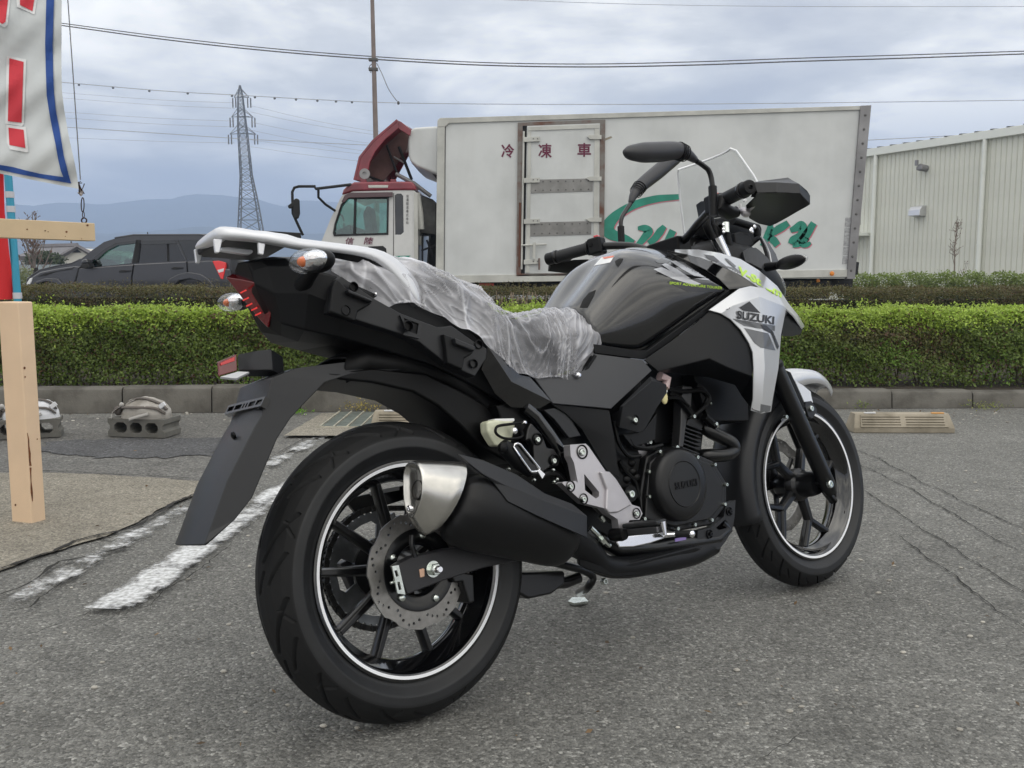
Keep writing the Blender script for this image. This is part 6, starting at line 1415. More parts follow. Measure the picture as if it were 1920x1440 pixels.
# ---------------------------------------------------------------- silencer
# a few true sections, each [(outward, up)] template around an axis running forward and down
TM = [(-.50, .30), (-.40, .46), (-.10, .52), (.22, .48), (.42, .34), (.50, .10), (.47, -.12), (.30, -.34), (.06, -.50), (-.16, -.52), (-.36, -.42), (-.48, -.20), (-.50, .05)]
def sil_section(px, py, w, wid, hei, tilt, tm=TM, sk=0.0):
    c = bk(px, py, w); up = Vector((math.sin(tilt), 0, math.cos(tilt))); out = Vector((0, -1, 0))
    return [c + out * (a * wid) + up * (b_ * hei) + Vector((sk * a, 0, 0)) for a, b_ in tm]
TT = R(33)
s_face = sil_section(*P(8, (448, 470))[0], 0.20, 0.072, 0.108, R(8), sk=0.0)
s_ring = sil_section(*P(8, (690, 545))[0], 0.195, 0.098, 0.158, TT)
s_a = sil_section(*P(8, (760, 575))[0], 0.195, 0.102, 0.162, TT)
s_b = sil_section(*P(8, (1080, 700))[0], 0.195, 0.108, 0.158, TT)
s_c = sil_section(1003, 988, 0.19, 0.108, 0.150, TT)
s_d = sil_section(1050, 1012, 0.18, 0.095, 0.128, TT)
s_e = sil_section(1075, 1025, 0.17, 0.07, 0.09, TT)
silr = MB(); loft(silr, [s_a, s_b, s_c, s_d, s_e]); sil_o = silr.build('silencer', mat('silencer_black', (0.0055, 0.0055, 0.006), spec=.28, rough=0.42, bump=.15, bscale=800, bdist=.0005), bike, subsurf=2, clean=True)
def scale_sec(s_, k, dx_=0): c = sum(s_, Vector()) / len(s_); return [c + (p - c) * k + Vector((dx_, 0, 0)) for p in s_]
fc = sum(s_face, Vector()) / len(s_face)
mid = [a.lerp(b_, .45) for a, b_ in zip(s_face, s_ring)]
mid = scale_sec(mid, 1.035)
capb = MB(); loft(capb, [scale_sec(s_ring, .97, .02), scale_sec(s_ring, 1.012, .003), s_ring, mid, scale_sec(s_face, 1.03, .004), s_face, scale_sec(s_face, .88, .001), scale_sec(s_face, .80, .012)], cap0=False)
capb.build('end_cap', m_steel, sil_o, clean=True, subsurf=1, smooth=180)
oc = fc + Vector((0.004, -0.006, -0.002))
MB().lathe([(.0165, -.05), (.0175, -.006), (.0185, -.003), (.0200, -.006), (.0200, -.05)], oc, (-1, 0, .25), 24).build('outlet_pipe', mat('sooty_pipe', (0.02, .018, .016), rough=.5, metal=.6), sil_o)
MB().lathe([(0, -.03), (.0172, -.03)], oc, (-1, 0, .25), 24).build('outlet_bore', mat('soot', (.003, .003, .003), rough=.9), sil_o)
bolt(*P(8, (425, 640))[0], 0.205, r=.0065, h=.004, parent=sil_o, m=m_chrome, ax=(-1, -.1, .1))
MB().tube(smoothline([bk(*P(8, q)[0], .15) for q in ((445, 880), (440, 960), (462, 1030), (475, 1080))]), .005, 8).build('brake_hose_guide', m_blkmetal, bike)
# heat shield
facets('heat_shield', m_plas2, {'a': (857, 850, .215), 'b': (905, 862, .22), 'c': (968, 889, .225), 'd': (1022, 925, .225), 'e': (1072, 944, .22), 'f': (1096, 966, .215),
       'g': (905, 888, .238), 'h': (950, 911, .245), 'i': (1020, 938, .246), 'j': (1101, 968, .232),
       'k': (925, 905, .238), 'l': (952, 940, .247), 'm': (1010, 968, .25), 'n': (1060, 990, .245), 'o': (1101, 1008, .235)},
       ['abg', 'bchg', 'cdih', 'deji', 'efj', 'ghk', 'hilk', 'ijml', 'jnm', 'jon'], thick=.004, bevel=.0015)
# exhaust pipe and its shroud under the engine
pp = smoothline([bk(*q) for q in ((1062, 1005, .16), (1100, 1030, .15), (1128, 1058, .14), (1165, 1064, .13), (1210, 1059, .125), (1260, 1050, .12), (1300, 1040, .11), (1335, 1022, .10))], 6)
MB().tube(pp, [.036 - .010 * min(1, i / 12) for i in range(len(pp))], 16).build('exhaust_pipe', m_plas, bike)
facets('exhaust_shroud', m_plas, {'a': (1085, 1000, .165), 'b': (1103, 1010, .17), 'c': (1125, 1045, .17), 'd': (1155, 1062, .16), 'e': (1225, 1045, .15), 'f': (1305, 1025, .14), 'g': (1085, 1060, .15), 'h': (1100, 1068, .16), 'i': (1128, 1076, .165), 'j': (1150, 1083, .155), 'k': (1192, 1081, .15), 'l': (1255, 1065, .14), 'm': (1300, 1053, .13), 'n': (1330, 1030, .12)},
       ['abhg', 'bcih', 'cdji', 'dekj', 'eflk', 'fml', 'fnm'], thick=.02, bevel=.004)
# header pipe in front of the cylinder
MB().tube(smoothline([bk(*P(5, q[:2])[0], q[2]) for q in ((1440, 330, .05), (1490, 400, .08), (1560, 440, .09), (1635, 480, .10), (1650, 525, .10), (1600, 553, .10), (1500, 558, .09), (1450, 560, .07))], 6), .0185, 14).build('header_pipe', m_blkmetal, bike)

# ---------------------------------------------------------------- engine
eng = MB()
eng.prism(B(P(5, (1130, 560), (1200, 520), (1300, 500), (1430, 545), (1530, 590), (1610, 720), (1610, 860), (1520, 975), (1300, 1015), (1110, 960), (1090, 800)), .125), (0, .24, 0))
crank = eng.build('crankcase', m_case, bike, bevel=.006)
plate('clutch_cover_base', m_case, P(5, (1150, 600), (1200, 548), (1300, 525), (1410, 565), (1520, 610), (1592, 735), (1590, 850), (1505, 940), (1300, 985), (1120, 935), (1128, 800)), .138, .014, bevel=.004)
cc = bk(*P(5, (1318, 730))[0], .150)
MB().lathe([(.091, -.02), (.091, .006), (.086, .016), (.078, .020), (.0575, .021), (.0560, .0235), (.0545, .0215), (.0, .0225)], cc, (0, -1, 0), 64).build('clutch_cover', m_case, bike)
me = text_mesh('cover_lettering', 'SUZUKI', .024, .0008, bold=.0006); me.transform(wheelM((cc.x + .004, 0, cc.z - .002), .1735)); finish(me, 'cover_lettering', m_plas, bike)
for q in ((1135, 655), (1200, 535), (1305, 510), (1425, 568), (1530, 612), (1600, 732), (1590, 850), (1512, 945), (1410, 972), (1307, 996), (1108, 937), (1137, 803)):
    bolt(*P(5, q)[0], .139, r=.0052, h=.007, m=m_zinc, name='engine_bolt')
cyl = MB(); cyl.prism(B(P(9, (690, 430), (820, 440), (1030, 560), (1010, 800), (960, 1000), (920, 1350), (640, 1300), (660, 900), (670, 600)), .07), (0, .15, 0)); cyl.build('cylinder', m_case, bike, bevel=.004)
plate('cam_chain_case', mat('grey_engine_casting', (.05, .05, .052), rough=.42, metal=.5, bump=.3, bscale=500, bdist=.0006), P(9, (690, 430), (815, 440), (800, 720), (745, 870), (700, 1230), (640, 1225), (665, 900), (672, 600)), .095, .03, bevel=.004)
plate('cylinder_head_cover', m_case, P(9, (830, 820), (900, 870), (1020, 620), (1020, 700), (950, 980), (930, 1010), (740, 940), (750, 860)), .088, .10, bevel=.005)
for k in range(7):
    y = 905 + 52 * k
    plate('cooling_fin', m_case, P(9, (706 - k * 3, y), (936 - k * 5, y + 84), (934 - k * 5, y + 104), (704 - k * 3, y + 20)), .093, .17, bevel=.001)
for k in range(4): plate('cooling_fin', m_blkmetal, P(9, (540, 985 + k * 48), (640, 985 + k * 48), (640, 1003 + k * 48), (540, 1003 + k * 48)), .05, .10, bevel=.001)
plate('throttle_body', m_dark, P(9, (330, 640), (500, 600), (600, 620), (650, 800), (620, 1200), (330, 1180), (270, 1000)), .045, .09, bevel=.006)
for q, w_, r_ in (([(500, 520), (620, 590), (720, 700), (800, 800)], .10, .010), ([(480, 480), (700, 505), (900, 492), (1000, 540), (1020, 640), (900, 760), (820, 820)], .105, .006), ([(960, 830), (1040, 900), (1100, 950)], .10, .011), ([(0, 1120), (60, 1210), (230, 1240), (420, 1200)], .13, .006), ([(500, 590), (640, 600), (760, 690)], .11, .004), ([(850, 420), (940, 480), (1000, 590), (960, 700)], .10, .008)):
    MB().tube(smoothline([bk(*P(9, t)[0], w_) for t in q], 6), r_, 8).build('engine_hose', m_dark, bike)
for q, w_ in (((255, 1160), .12), ((1105, 925), .13), ((820, 830), .11), ((600, 1225), .14), ((1030, 660), .10)): bolt(*P(9, q)[0], w_, r=.0055, h=.006)
b = MB()
for q in ((980, 640), (1000, 700), (1060, 690), (1035, 655), (985, 860), (1060, 800), (1030, 600)): b.ell(bk(*P(5, q)[0], .11), .014, .014, .012)
b.tube(smoothline([bk(*P(5, q)[0], .12) for q in ((965, 590), (1000, 650), (1060, 720), (1080, 800))]), .006, 8); b.tube(smoothline([bk(*P(5, q)[0], .13) for q in ((930, 350), (960, 480), (1020, 560), (1090, 560))]), .005, 8)
b.build('starter_wiring', m_dark, bike)
b = MB(); b.ell(bk(*P(5, (1060, 530))[0], .09), .03, .03, .022); b.build('starter_cover', m_cast, bike)
bolt(*P(5, (1027, 788))[0], .15, r=.010, h=.009, name='engine_mount_bolt'); MB().lathe([(.008, .0), (.02, .0), (.02, -.02), (.008, -.02)], bk(*P(5, (1035, 785))[0], .15), (0, -1, 0), 24, closed=True).build('engine_mount', m_dark, bike)
MB().tube([bk(*P(5, q)[0], .13) for q in ((1205, 80), (1250, 100), (1235, 150))], .012, 8).build('airbox_clip', mat('pink_grey_plastic', (.55, .42, .42), rough=.5), bike)
MB().ell(bk(*P(5, (1232, 205))[0], .125), .012, .006, .019).build('wire_tag', mat('pale_yellow_tag', (.75, .68, .35), rough=.5), bike)
MB().tube([bk(*P(5, q)[0], .13) for q in ((1262, 110), (1245, 185))], .002, 6).build('wire_tie', m_zinc, bike)
# cavity behind the shroud: radiator
MB().prism(B([(1300, 700), (1400, 700), (1405, 790), (1330, 790)], .10), (0, .2, 0)).build('radiator', m_dark, bike, bevel=.004)
MB().prism(B([(1180, 690), (1410, 640), (1410, 760), (1340, 770), (1300, 720), (1200, 760)], .06), (0, .12, 0)).build('dark_infill', m_dark, bike, bevel=.004)  # dark block filling the black cavity, no frame modelled
# bash guard / lower frame
plate('lower_frame_bracket', m_plas2, P(5, (1435, 1008), (1520, 985), (1590, 925), (1600, 870), (1612, 848), (1662, 824), (1655, 930), (1640, 1010), (1600, 1075), (1562, 1122), (1540, 1115), (1430, 1108)), .128, .02, holes=[P(5, (1545, 990), (1600, 940), (1615, 960), (1605, 995), (1560, 1005))], bevel=.002)
for q in ((1622, 893), (1503, 1028)):
    MB().lathe([(.0, -.002), (.009, -.002), (.011, .003), (.011, -.006)], bk(*P(5, q)[0], .129), (0, -1, 0), 24).build('bracket_washer', m_dark, bike)
    bolt(*P(5, (q[0] + 6, q[1]))[0], .130, r=.006, h=.006, m=m_blkmetal, name='bracket_bolt')
MB().tube([bk(*P(5, q)[0], .11) for q in ((1560, 960), (1600, 1000), (1540, 1060), (1400, 1080), (1150, 1110), (950, 1120), (800, 1040))], .020, 12).build('lower_frame_tube', m_blkmetal, bike)

# ---------------------------------------------------------------- frame and foot gear
MB().tube([bk(*P(10, q)[0], .125) for q in ((560, 20), (700, 130), (900, 400), (1060, 640), (1180, 830))], .0165, 14).build('frame_tube', m_gloss, bike)
MB().prism(B(P(5, (350, 280), (560, 260), (720, 480), (900, 640), (960, 700), (1000, 950), (940, 1120), (760, 1000), (640, 700), (420, 620), (300, 420)), .08), (0, .16, 0)).build('rear_dark_infill', m_dark, bike, bevel=.004)  # dark fill added behind the covers, no frame modelled
MB().prism(B([(930, 760), (1060, 735), (1200, 700), (1212, 790), (1195, 905), (1150, 960), (1060, 900), (960, 830)], .115), (0, .23, 0)).build('dark_infill', m_dark, bike, bevel=.004)  # dark block added to close light gaps behind the side covers
plate('frame_cover', m_plas2, P(10, (820, 60), (950, 30), (1130, 110), (1300, 390), (1150, 420), (960, 180)), .138, .012)
facets('frame_side_cover', m_plas, {'a': P(5, (555, 248))[0] + (.142,), 'b': P(5, (905, 287))[0] + (.150,), 'c': P(5, (935, 460))[0] + (.155,), 'd': P(5, (965, 690))[0] + (.145,), 'e': P(5, (900, 660))[0] + (.145,), 'f': P(5, (870, 620))[0] + (.142,), 'g': P(5, (740, 400))[0] + (.142,), 'h': P(5, (650, 310))[0] + (.142,)}, ['abh', 'bch', 'chg', 'cgf', 'cfe', 'cde'], thick=.004)
plate('hanger_backing', m_blkmetal, P(5, (640, 540), (700, 490), (860, 680), (1000, 900), (1000, 1000), (930, 960), (700, 740)), .155, .02)
hang = plate('footrest_hanger', m_cast, P(5, (668, 492), (762, 486), (782, 505), (882, 652), (905, 655), (945, 700), (1040, 852), (1085, 866), (1103, 905), (1085, 942), (1025, 945), (1000, 1000), (962, 1000), (955, 940), (900, 905), (870, 872), (750, 842), (620, 722), (632, 714), (700, 710), (716, 720), (692, 600), (672, 560)), .182, .022, holes=[P(5, (753, 667), (842, 774), (842, 802), (823, 816), (758, 765))], bevel=.003)
plate('hanger_rib', m_cast, P(5, (850, 652), (882, 652), (905, 657), (945, 702), (1040, 855), (960, 900), (905, 905), (885, 880), (890, 760)), .189, .012, bevel=.004, parent=bike)
for q, r_ in (((742, 535), .011), ((672, 742), .0085), ((750, 818), .0085), ((1068, 904), .0085)):
    MB().lathe([(.0, -.004), (r_ * .95, -.004), (r_ * 1.35, .0015), (r_ * 1.5, .0008)], bk(*P(5, q)[0], .183), (0, -1, 0), 24).build('bolt_recess', m_dark, bike)
    bolt(*P(5, (q[0] - 4, q[1] + 2))[0], .184, r=r_ * .75, h=.006, name='hanger_bolt')
# rider footrest pointing out to the right, hinge, pedal
MB().lathe([(0, .012), (.012, .010), (.015, .0), (.015, -.03), (0, -.03)], bk(*P(5, (978, 1032))[0], .195), (0, -1, 0), 20).build('footrest_hinge', m_dark, bike)
fr0 = bk(*P(5, (1010, 995))[0], .19); fr1 = bk(*P(5, (1225, 975))[0], .285)
b = MB(); M = Matrix.Translation(fr0) @ (fr1 - fr0).to_track_quat('X', 'Z').to_matrix().to_4x4(); Lf = (fr1 - fr0).length
b.box((.0, -.020, .002), (Lf, .020, .013), M); b.build('footrest_rubber', m_tyre, bike, bevel=.004)
b = MB(); b.box((.0, -.018, -.016), (Lf - .004, .018, .001), M); b.build('footrest', mat('dark_cast_aluminium', (.10, .10, .105), rough=.35, metal=.8), bike, bevel=.004)
b = MB(); b.tube([fr1 + Vector((0, 0, .008)), fr1 + Vector((0.0, -.002, -.022))], [.008, .005], 12); b.build('footrest_feeler', m_chrome, bike)
plate('brake_pedal', m_chrome, P(5, (945, 1075), (1000, 1042), (1090, 1030), (1200, 1018), (1240, 1042), (1235, 1056), (1150, 1085), (1050, 1107), (965, 1110)), .165, .010, bevel=.003)
MB().tube([bk(*P(5, q)[0], w_) for q, w_ in (((1230, 1032), .170), ((1290, 1030), .180), ((1320, 1030), .19))], .005, 10).build('pedal_arm', m_chrome, bike)
MB().tube([bk(*P(5, (1306, 1028))[0], .185), bk(*P(5, (1390, 1026))[0], .22)], .0085, 14).build('pedal_rubber', m_tyre, bike)
MB().ell(bk(*P(5, (1400, 1028))[0], .225), .009, .007, .009).build('pedal_end', m_chrome, bike)
plate('oil_label', mat('violet_label', (.22, .16, .40), rough=.4), P(5, (1300, 1055), (1365, 1045), (1365, 1062), (1300, 1075)), .14, .002, bevel=0)
for q in (((780, 985), (880, 1090)),):
    MB().tube([bk(*P(5, t)[0], .17) for t in q[0:1][0:1] and ((790, 990), (850, 1050), (905, 1100))], .006, 8).build('brake_rod', m_zinc, bike)
    MB().lathe([(0, 0), (.010, 0), (.010, .012), (0, .012)], bk(*P(5, (855, 1055))[0], .175), (.5, 0, -.6), 6).build('rod_nut', m_zinc, bike, smooth=0)
MB().tube([bk(*P(5, t)[0], .165) for t in ((850, 920), (870, 950))], .006, 8).build('pedal_switch', m_zinc, bike)
# passenger hanger, folded footrest, reservoir
plate('passenger_hanger', m_blkmetal, P(10, (590, 460), (615, 300), (660, 220), (800, 370), (870, 545), (960, 560), (1015, 660), (1000, 770), (900, 800), (760, 900), (560, 900), (700, 740), (690, 520), (640, 440)), .148, .02, bevel=.004)
for q in ((730, 440), (940, 715)):
    MB().lathe([(.0, -.003), (.009, -.003), (.0125, .003), (.014, 0)], bk(*P(10, (q[0] + 12, q[1] - 6))[0], .150), (0, -1, 0), 20).build('bolt_recess', m_dark, bike)
    bolt(*P(10, q)[0], .152, r=.0065, h=.006, name='hanger_bolt')
MB().tube([bk(*P(10, q)[0], .165) for q in ((285, 500), (340, 560), (500, 740), (640, 870))], [.014, .018, .017, .012], 12).build('passenger_footrest', m_plas, bike)
MB().lathe([(0, .004), (.006, .004), (.011, .0), (.011, -.01)], bk(*P(10, (315, 545))[0], .182), (0, -1, 0), 20).build('footrest_pivot', m_dark, bike)
lo = [bk(*P(10, q)[0], .185) for q in ((430, 530), (445, 500), (480, 490), (515, 505), (640, 660), (765, 815), (740, 850), (660, 855), (640, 840), (540, 700))]
MB().tube(lo, .0028, 8, closed=True).build('footrest_loop', m_chrome, bike)
plate('footrest_tip', m_chrome, P(10, (735, 838), (770, 820), (842, 885), (803, 950)), .188, .006, bevel=.001)
plate('footrest_insert', m_blkmetal, P(10, (440, 530), (480, 500), (510, 515), (745, 815), (720, 845), (655, 845)), .182, .008)
plate('fluid_reservoir', m_bottle, P(10, (90, 205), (200, 180), (450, 200), (460, 260), (420, 440), (395, 520), (210, 525), (150, 430), (100, 340)), .13, .03, bevel=.006)
plate('reservoir_cap', m_white, P(10, (192, 172), (447, 166), (448, 205), (194, 218)), .128, .028, bevel=.002)
MB().tube(smoothline([bk(*P(10, q)[0], .142) for q in ((560, 215), (400, 240), (240, 265), (200, 310), (215, 370), (300, 420), (420, 430), (540, 400), (530, 330))], 5), .0032, 8).build('reservoir_strap', m_dark, bike)
bolt(*P(10, (440, 328))[0], .145, r=.0075, h=.007, sock=False, m=m_chrome); bolt(*P(10, (565, 222))[0], .145, r=.0055, h=.007, sock=False, m=m_chrome)
for q in ((370, 815), (690, 960), (945, 985), (985, 950), (935, 830)): bolt(*P(10, q)[0], .15, r=.0042, h=.006, sock=False)
MB().tube(smoothline([bk(*P(10, q)[0], .14) for q in ((800, 900), (900, 870), (1000, 900), (1080, 980))]), .008, 10).build('brake_hose', m_dark, bike)
# linkage and side stand seen under the bike
MB().prism(B(P(5, (350, 1260), (640, 1250), (640, 1330), (560, 1390), (420, 1420), (350, 1380)), .03), (0, .1, 0)).build('suspension_linkage', m_blkmetal, bike, bevel=.006)
MB().tube([bk(*P(5, q)[0], .0) for q in ((420, 1330), (640, 1320), (720, 1290))], .014, 10).build('linkage_arm', m_blkmetal, bike)
bolt(*P(5, (870, 1312))[0], .07, r=.008, h=.008)
# side stand on the left
ft = BI @ gnd(1083, 1124, 0.012); st0 = Vector((0.50, 0.12, 0.24))
st1 = BI @ (BM @ bk(1103, 1090, -.14))
MB().tube(smoothline([st0, bk(1106, 1075, -.13), bk(1103, 1100, -.155), ft + Vector((0.0, -.01, .02))], 5), .011, 12).build('side_stand', m_blkmetal, bike)
fq = BI.to_3x3()
wf = BM @ ft
fl = [BI @ Vector((wf.x + a, wf.y + b_, 0.004)) for a, b_ in ((-.028, -.012), (-.010, -.030), (.030, -.012), (.022, .024), (-.014, .022))]
MB().prism(fl, BI.to_3x3() @ Vector((0, 0, .008))).build('stand_foot', m_zinc, bike, bevel=.001)

# ---------------------------------------------------------------- seat
ST = [  # top (w), bottom (w)  -- drawing 2 coordinates except the first three (drawing 1)
    (P(1, (868, 335))[0], .05, P(1, (905, 372))[0], .075), (P(1, (930, 304))[0], .06, P(1, (990, 415))[0], .10), (P(1, (1040, 292))[0], .065, P(1, (1110, 480))[0], .115), (P(1, (1150, 296))[0], .065, P(1, (1230, 530))[0], .12),
    (P(2, (60, 312))[0], .07, P(2, (95, 520))[0], .125), (P(2, (230, 352))[0], .07, P(2, (280, 600))[0], .13), (P(2, (360, 422))[0], .07, P(2, (400, 655))[0], .132), (P(2, (480, 462))[0], .07, P(2, (500, 735))[0], .134), (P(2, (540, 555))[0], .075, P(2, (600, 832))[0], .136),
    (P(2, (630, 608))[0], .08, P(2, (690, 905))[0], .138), (P(2, (730, 640))[0], .08, P(2, (790, 952))[0], .138), (P(2, (850, 615))[0], .075, P(2, (900, 968))[0], .134), (P(2, (950, 592))[0], .065, P(2, (1010, 966))[0], .128), (P(2, (1040, 604))[0], .055, P(2, (1100, 930))[0], .118), (P(2, (1110, 660))[0], .05, P(2, (1160, 872))[0], .108), (P(2, (1150, 730))[0], .045, P(2, (1188, 815))[0], .10)]
def seat_rows(off=0.0, drop=0.0):
    rows = []
    for tp, wt_, bp, wb in ST:
        t_ = bk(tp[0], tp[1], wt_); b_ = bk(bp[0], bp[1], wb)
        h = t_.z - b_.z
        r_ = [Vector((t_.x, 0, t_.z + .002 + off)), Vector((t_.x, -wt_ * .55, t_.z + .002 + off)), Vector((t_.x, -wt_, t_.z + off)),
              Vector((t_.x * .8 + b_.x * .2, -(wt_ + (wb - wt_) * .62) - off * .7, t_.z - h * .13 + off * .6)), Vector((t_.x * .55 + b_.x * .45, -(wb + .004) - off, t_.z - h * .42)),
              Vector((t_.x * .2 + b_.x * .8, -wb - off, t_.z - h * .78)), Vector((b_.x, -wb - off + .003, b_.z - drop)), Vector((b_.x, -wb * .5, b_.z - drop - .002)), Vector((b_.x, 0, b_.z - drop))]
        rows.append(r_)
    return rows
m_seat = mat('black_seat_vinyl', (0.012, 0.012, 0.013), rough=0.55, bump=.4, bscale=700, bdist=.0006)
sym_loft('seat', m_seat, seat_rows(), subsurf=2, smooth=180)

# ---------------------------------------------------------------- tank
TK = [
    [(88, 1100, 0), (112, 1093, .03), (150, 1087, .06), (210, 1112, .095), (262, 1200, .12), (300, 1306, .118)],
    [(120, 1062, 0), (150, 1050, .03), (190, 1052, .07), (262, 1100, .11), (315, 1210, .128), (345, 1312, .12)],
    [(200, 962, 0), (228, 950, .035), (270, 955, .08), (345, 1045, .128), (395, 1190, .138), (430, 1325, .126)],
    [(300, 832, 0), (332, 808, .04), (388, 800, .09), (470, 905, .145), (520, 1130, .150), (560, 1346, .13)],
    [(372, 752, 0), (410, 736, .045), (460, 742, .10), (545, 850, .158), (590, 1090, .158), (620, 1344, .138)],
    [(430, 728, 0), (480, 717, .05), (545, 732, .115), (650, 840, .170), (700, 1050, .170), (735, 1265, .150)],
    [(520, 712, 0), (570, 711, .055), (640, 738, .125), (750, 850, .182), (810, 1010, .184), (865, 1175, .168)],
    [(610, 716, 0), (655, 722, .055), (720, 765, .125), (830, 855, .186), (920, 975, .192), (985, 1085, .182)],
    [(700, 728, 0), (748, 738, .055), (820, 785, .125), (930, 868, .188), (1040, 935, .196), (1140, 985, .189)],
    [(730, 730, 0), (770, 745, .05), (850, 800, .12), (965, 885, .183), (1075, 950, .190), (1165, 990, .184)]]
def tank_rows():
    rows = []
    for s_ in TK:
        r_ = [bk(*P(3, q[:2])[0], q[2]) for q in s_]
        r_[0] = Vector((r_[0].x, 0, r_[0].z))
        b_ = r_[-1]
        r_.append(Vector((b_.x, b_.y * .6, b_.z - .012))); r_.append(Vector((b_.x, 0, b_.z - .015)))
        rows.append(r_)
    return rows
tank = sym_loft('fuel_tank', m_tank, tank_rows(), subsurf=2, smooth=180)
facets('tank_lower_trim', m_plas, {c: P(3, q[:2])[0] + (q[2],) for c, q in zip('abcdefghij', [(296, 1294, .128), (560, 1336, .141), (622, 1334, .147), (945, 1098, .190), (1112, 968, .197), (1116, 990, .195), (985, 1110, .189), (645, 1372, .146), (600, 1388, .141), (305, 1350, .127)])}, ['abij', 'bchi', 'cdgh', 'defg'], thick=.014, bevel=.002)
facets('tank_upper_trim', m_gloss, {c: P(3, q[:2])[0] + (q[2],) for c, q in zip('abcdefghijk', [(742, 736, .11), (860, 757, .14), (1000, 800, .17), (1150, 870, .20), (1292, 956, .218), (1180, 962, .203), (1112, 970, .192), (1050, 905, .186), (970, 850, .178), (880, 806, .16), (760, 750, .11)])}, ['abjk', 'bcij', 'cdhi', 'defgh'], thick=.006, mirror=True)
# silver cowls
facets('upper_cowl', m_silver, {c: P(3, q[:2])[0] + (q[2],) for c, q in zip('abcdefghiABCDEFGHI', [
    (785, 728, .085), (925, 728, .11), (1055, 748, .135), (1180, 785, .15), (1290, 853, .165), (1400, 948, .17), (1470, 1055, .165), (1528, 1125, .14), (1566, 1190, .10),
    (785, 744, .115), (930, 772, .15), (1060, 820, .178), (1180, 880, .20), (1290, 952, .222), (1375, 985, .228), (1452, 1082, .215), (1500, 1130, .17), (1550, 1206, .11)])},
    ['abBA', 'bcCB', 'cdDC', 'deED', 'efFE', 'fgGF', 'ghHG', 'hiIH'], thick=.004, bevel=.0015, mirror=True)
SHV = {'A': (988, 1092, .202), 'B': (1172, 962, .217), 'C': (1240, 947, .222), 'D': (1330, 962, .224), 'E': (1400, 1000, .224), 'F': (1454, 1082, .215),
       'P': (1130, 1068, .222), 'Q': (1290, 1012, .236), 'S': (1420, 1060, .228), 'G': (1424, 1240, .207), 'H': (1408, 1440, .202),
       'a': (1062, 1113, .208), 'b': (1122, 1150, .213), 'c': (1182, 1212, .217), 'd': (1230, 1290, .218), 'e': (1252, 1345, .217), 'f': (1258, 1440, .210), 'g': (1320, 1330, .226), 'h': (1325, 1440, .222), 't': (1290, 1210, .226)}
V = {k_: P(3, v_[:2])[0] + (v_[2],) for k_, v_ in SHV.items()}
V.update({'i': (1408, 770, .185), 'j': (1428, 776, .196), 'k': (1446, 772, .186), 'l': (1412, 748, .20), 'm': (1449, 750, .192), 'n': (1431, 736, .212)})
V.update({'u': P(6, (318, 458))[0] + (.20,)})
shroud = facets('side_shroud', m_silver, V, ['ABPa', 'BCQP', 'CDQ', 'DESQ', 'EFS', 'aPb', 'bPQt', 'btc', 'ctd', 'dtge', 'tQSg', 'SFGg', 'gGHh', 'eghf', 'fhnl', 'hHmn', 'lnji', 'nmkj'], thick=.004, bevel=.0015, mirror=True)
facets('shroud_nose_lining', m_plas2, {c: P(3, q[:2])[0] + (q[2],) for c, q in zip('abcdef', [(1478, 1070, .155), (1560, 1192, .10), (1540, 1238, .10), (1490, 1250, .12), (1428, 1246, .15), (1435, 1160, .17)])}, ['abcdef'], thick=.01)
# dark radiator panel between tank and shroud
facets('radiator_panel', m_shade, {'a': (1330, 584, .196), 'b': (1354, 590, .203), 'c': (1371, 600, .208), 'd': (1390, 619, .212), 'e': (1404, 643, .213), 'f': (1411, 661, .212), 'g': (1413, 692, .205),
     'h': (1208, 675, .150), 'i': (1234, 696, .157), 'j': (1330, 672, .20), 'k': (1368, 690, .205), 'l': (1409, 705, .203), 'm': (1300, 610, .185), 'n': (1258, 640, .165)},
     ['hnmj', 'mabj', 'bckj', 'cdek', 'efgk', 'gkl', 'hij'], thick=.004, bevel=.0015, mirror=True)
facets('radiator_panel_underside', m_plas, {'a': (1233, 697, .156), 'b': (1330, 673, .199), 'c': (1368, 691, .204), 'd': (1410, 706, .202), 'e': (1410, 768, .18), 'f': (1390, 742, .13), 'g': (1378, 722, .12), 'h': (1330, 708, .11), 'i': (1310, 696, .10)}, ['abhi', 'bch', 'cgh', 'cdfg', 'def'], thick=.003, mirror=True)
# engine side panels
facets('side_panel', m_panel, {c: P(2, q[:2])[0] + (q[2],) for c, q in zip('abcdefghi', [(832, 978, .136), (1075, 968, .138), (1135, 938, .138), (1203, 842, .132), (1490, 880, .150), (1545, 943, .156), (1300, 1172, .156), (950, 1140, .150), (1180, 1000, .148)])}, ['abih', 'bci', 'cdei', 'efgi', 'gih'], thick=.006, bevel=.002, mirror=True)
facets('rear_side_cover', m_gloss, {c: P(2, q[:2])[0] + (q[2],) for c, q in zip('abcdefghij', [(520, 935, .132), (560, 797, .150), (640, 865, .150), (752, 970, .148), (812, 980, .143), (944, 1130, .148), (870, 1172, .140), (700, 1165, .125), (600, 1080, .125), (700, 1010, .152)])}, ['abj', 'bcj', 'cdj', 'deigfj' if False else 'dej', 'efj', 'fgj', 'ghj', 'hij', 'iaj'], thick=.005, bevel=.001, mirror=True)
facets('throttle_cover', m_plas2, {c: P(5, q[:2])[0] + (q[2],) for c, q in zip('abcdefghij', [(965, 265, .158), (1150, 82, .165), (1247, 132, .160), (1250, 180, .156), (1190, 270, .155), (1112, 408, .150), (1078, 418, .150), (965, 388, .150), (985, 260, .172), (1160, 110, .174)])}, ['abji', 'bcj', 'cdj', 'deij', 'efgi', 'ghi', 'hai'], thick=.006, bevel=.0025)
plate('throttle_cover_lower', m_plas, P(5, (1112, 408), (1190, 300), (1180, 460), (1110, 490), (1040, 500), (985, 430), (1075, 420)), .135, .02)
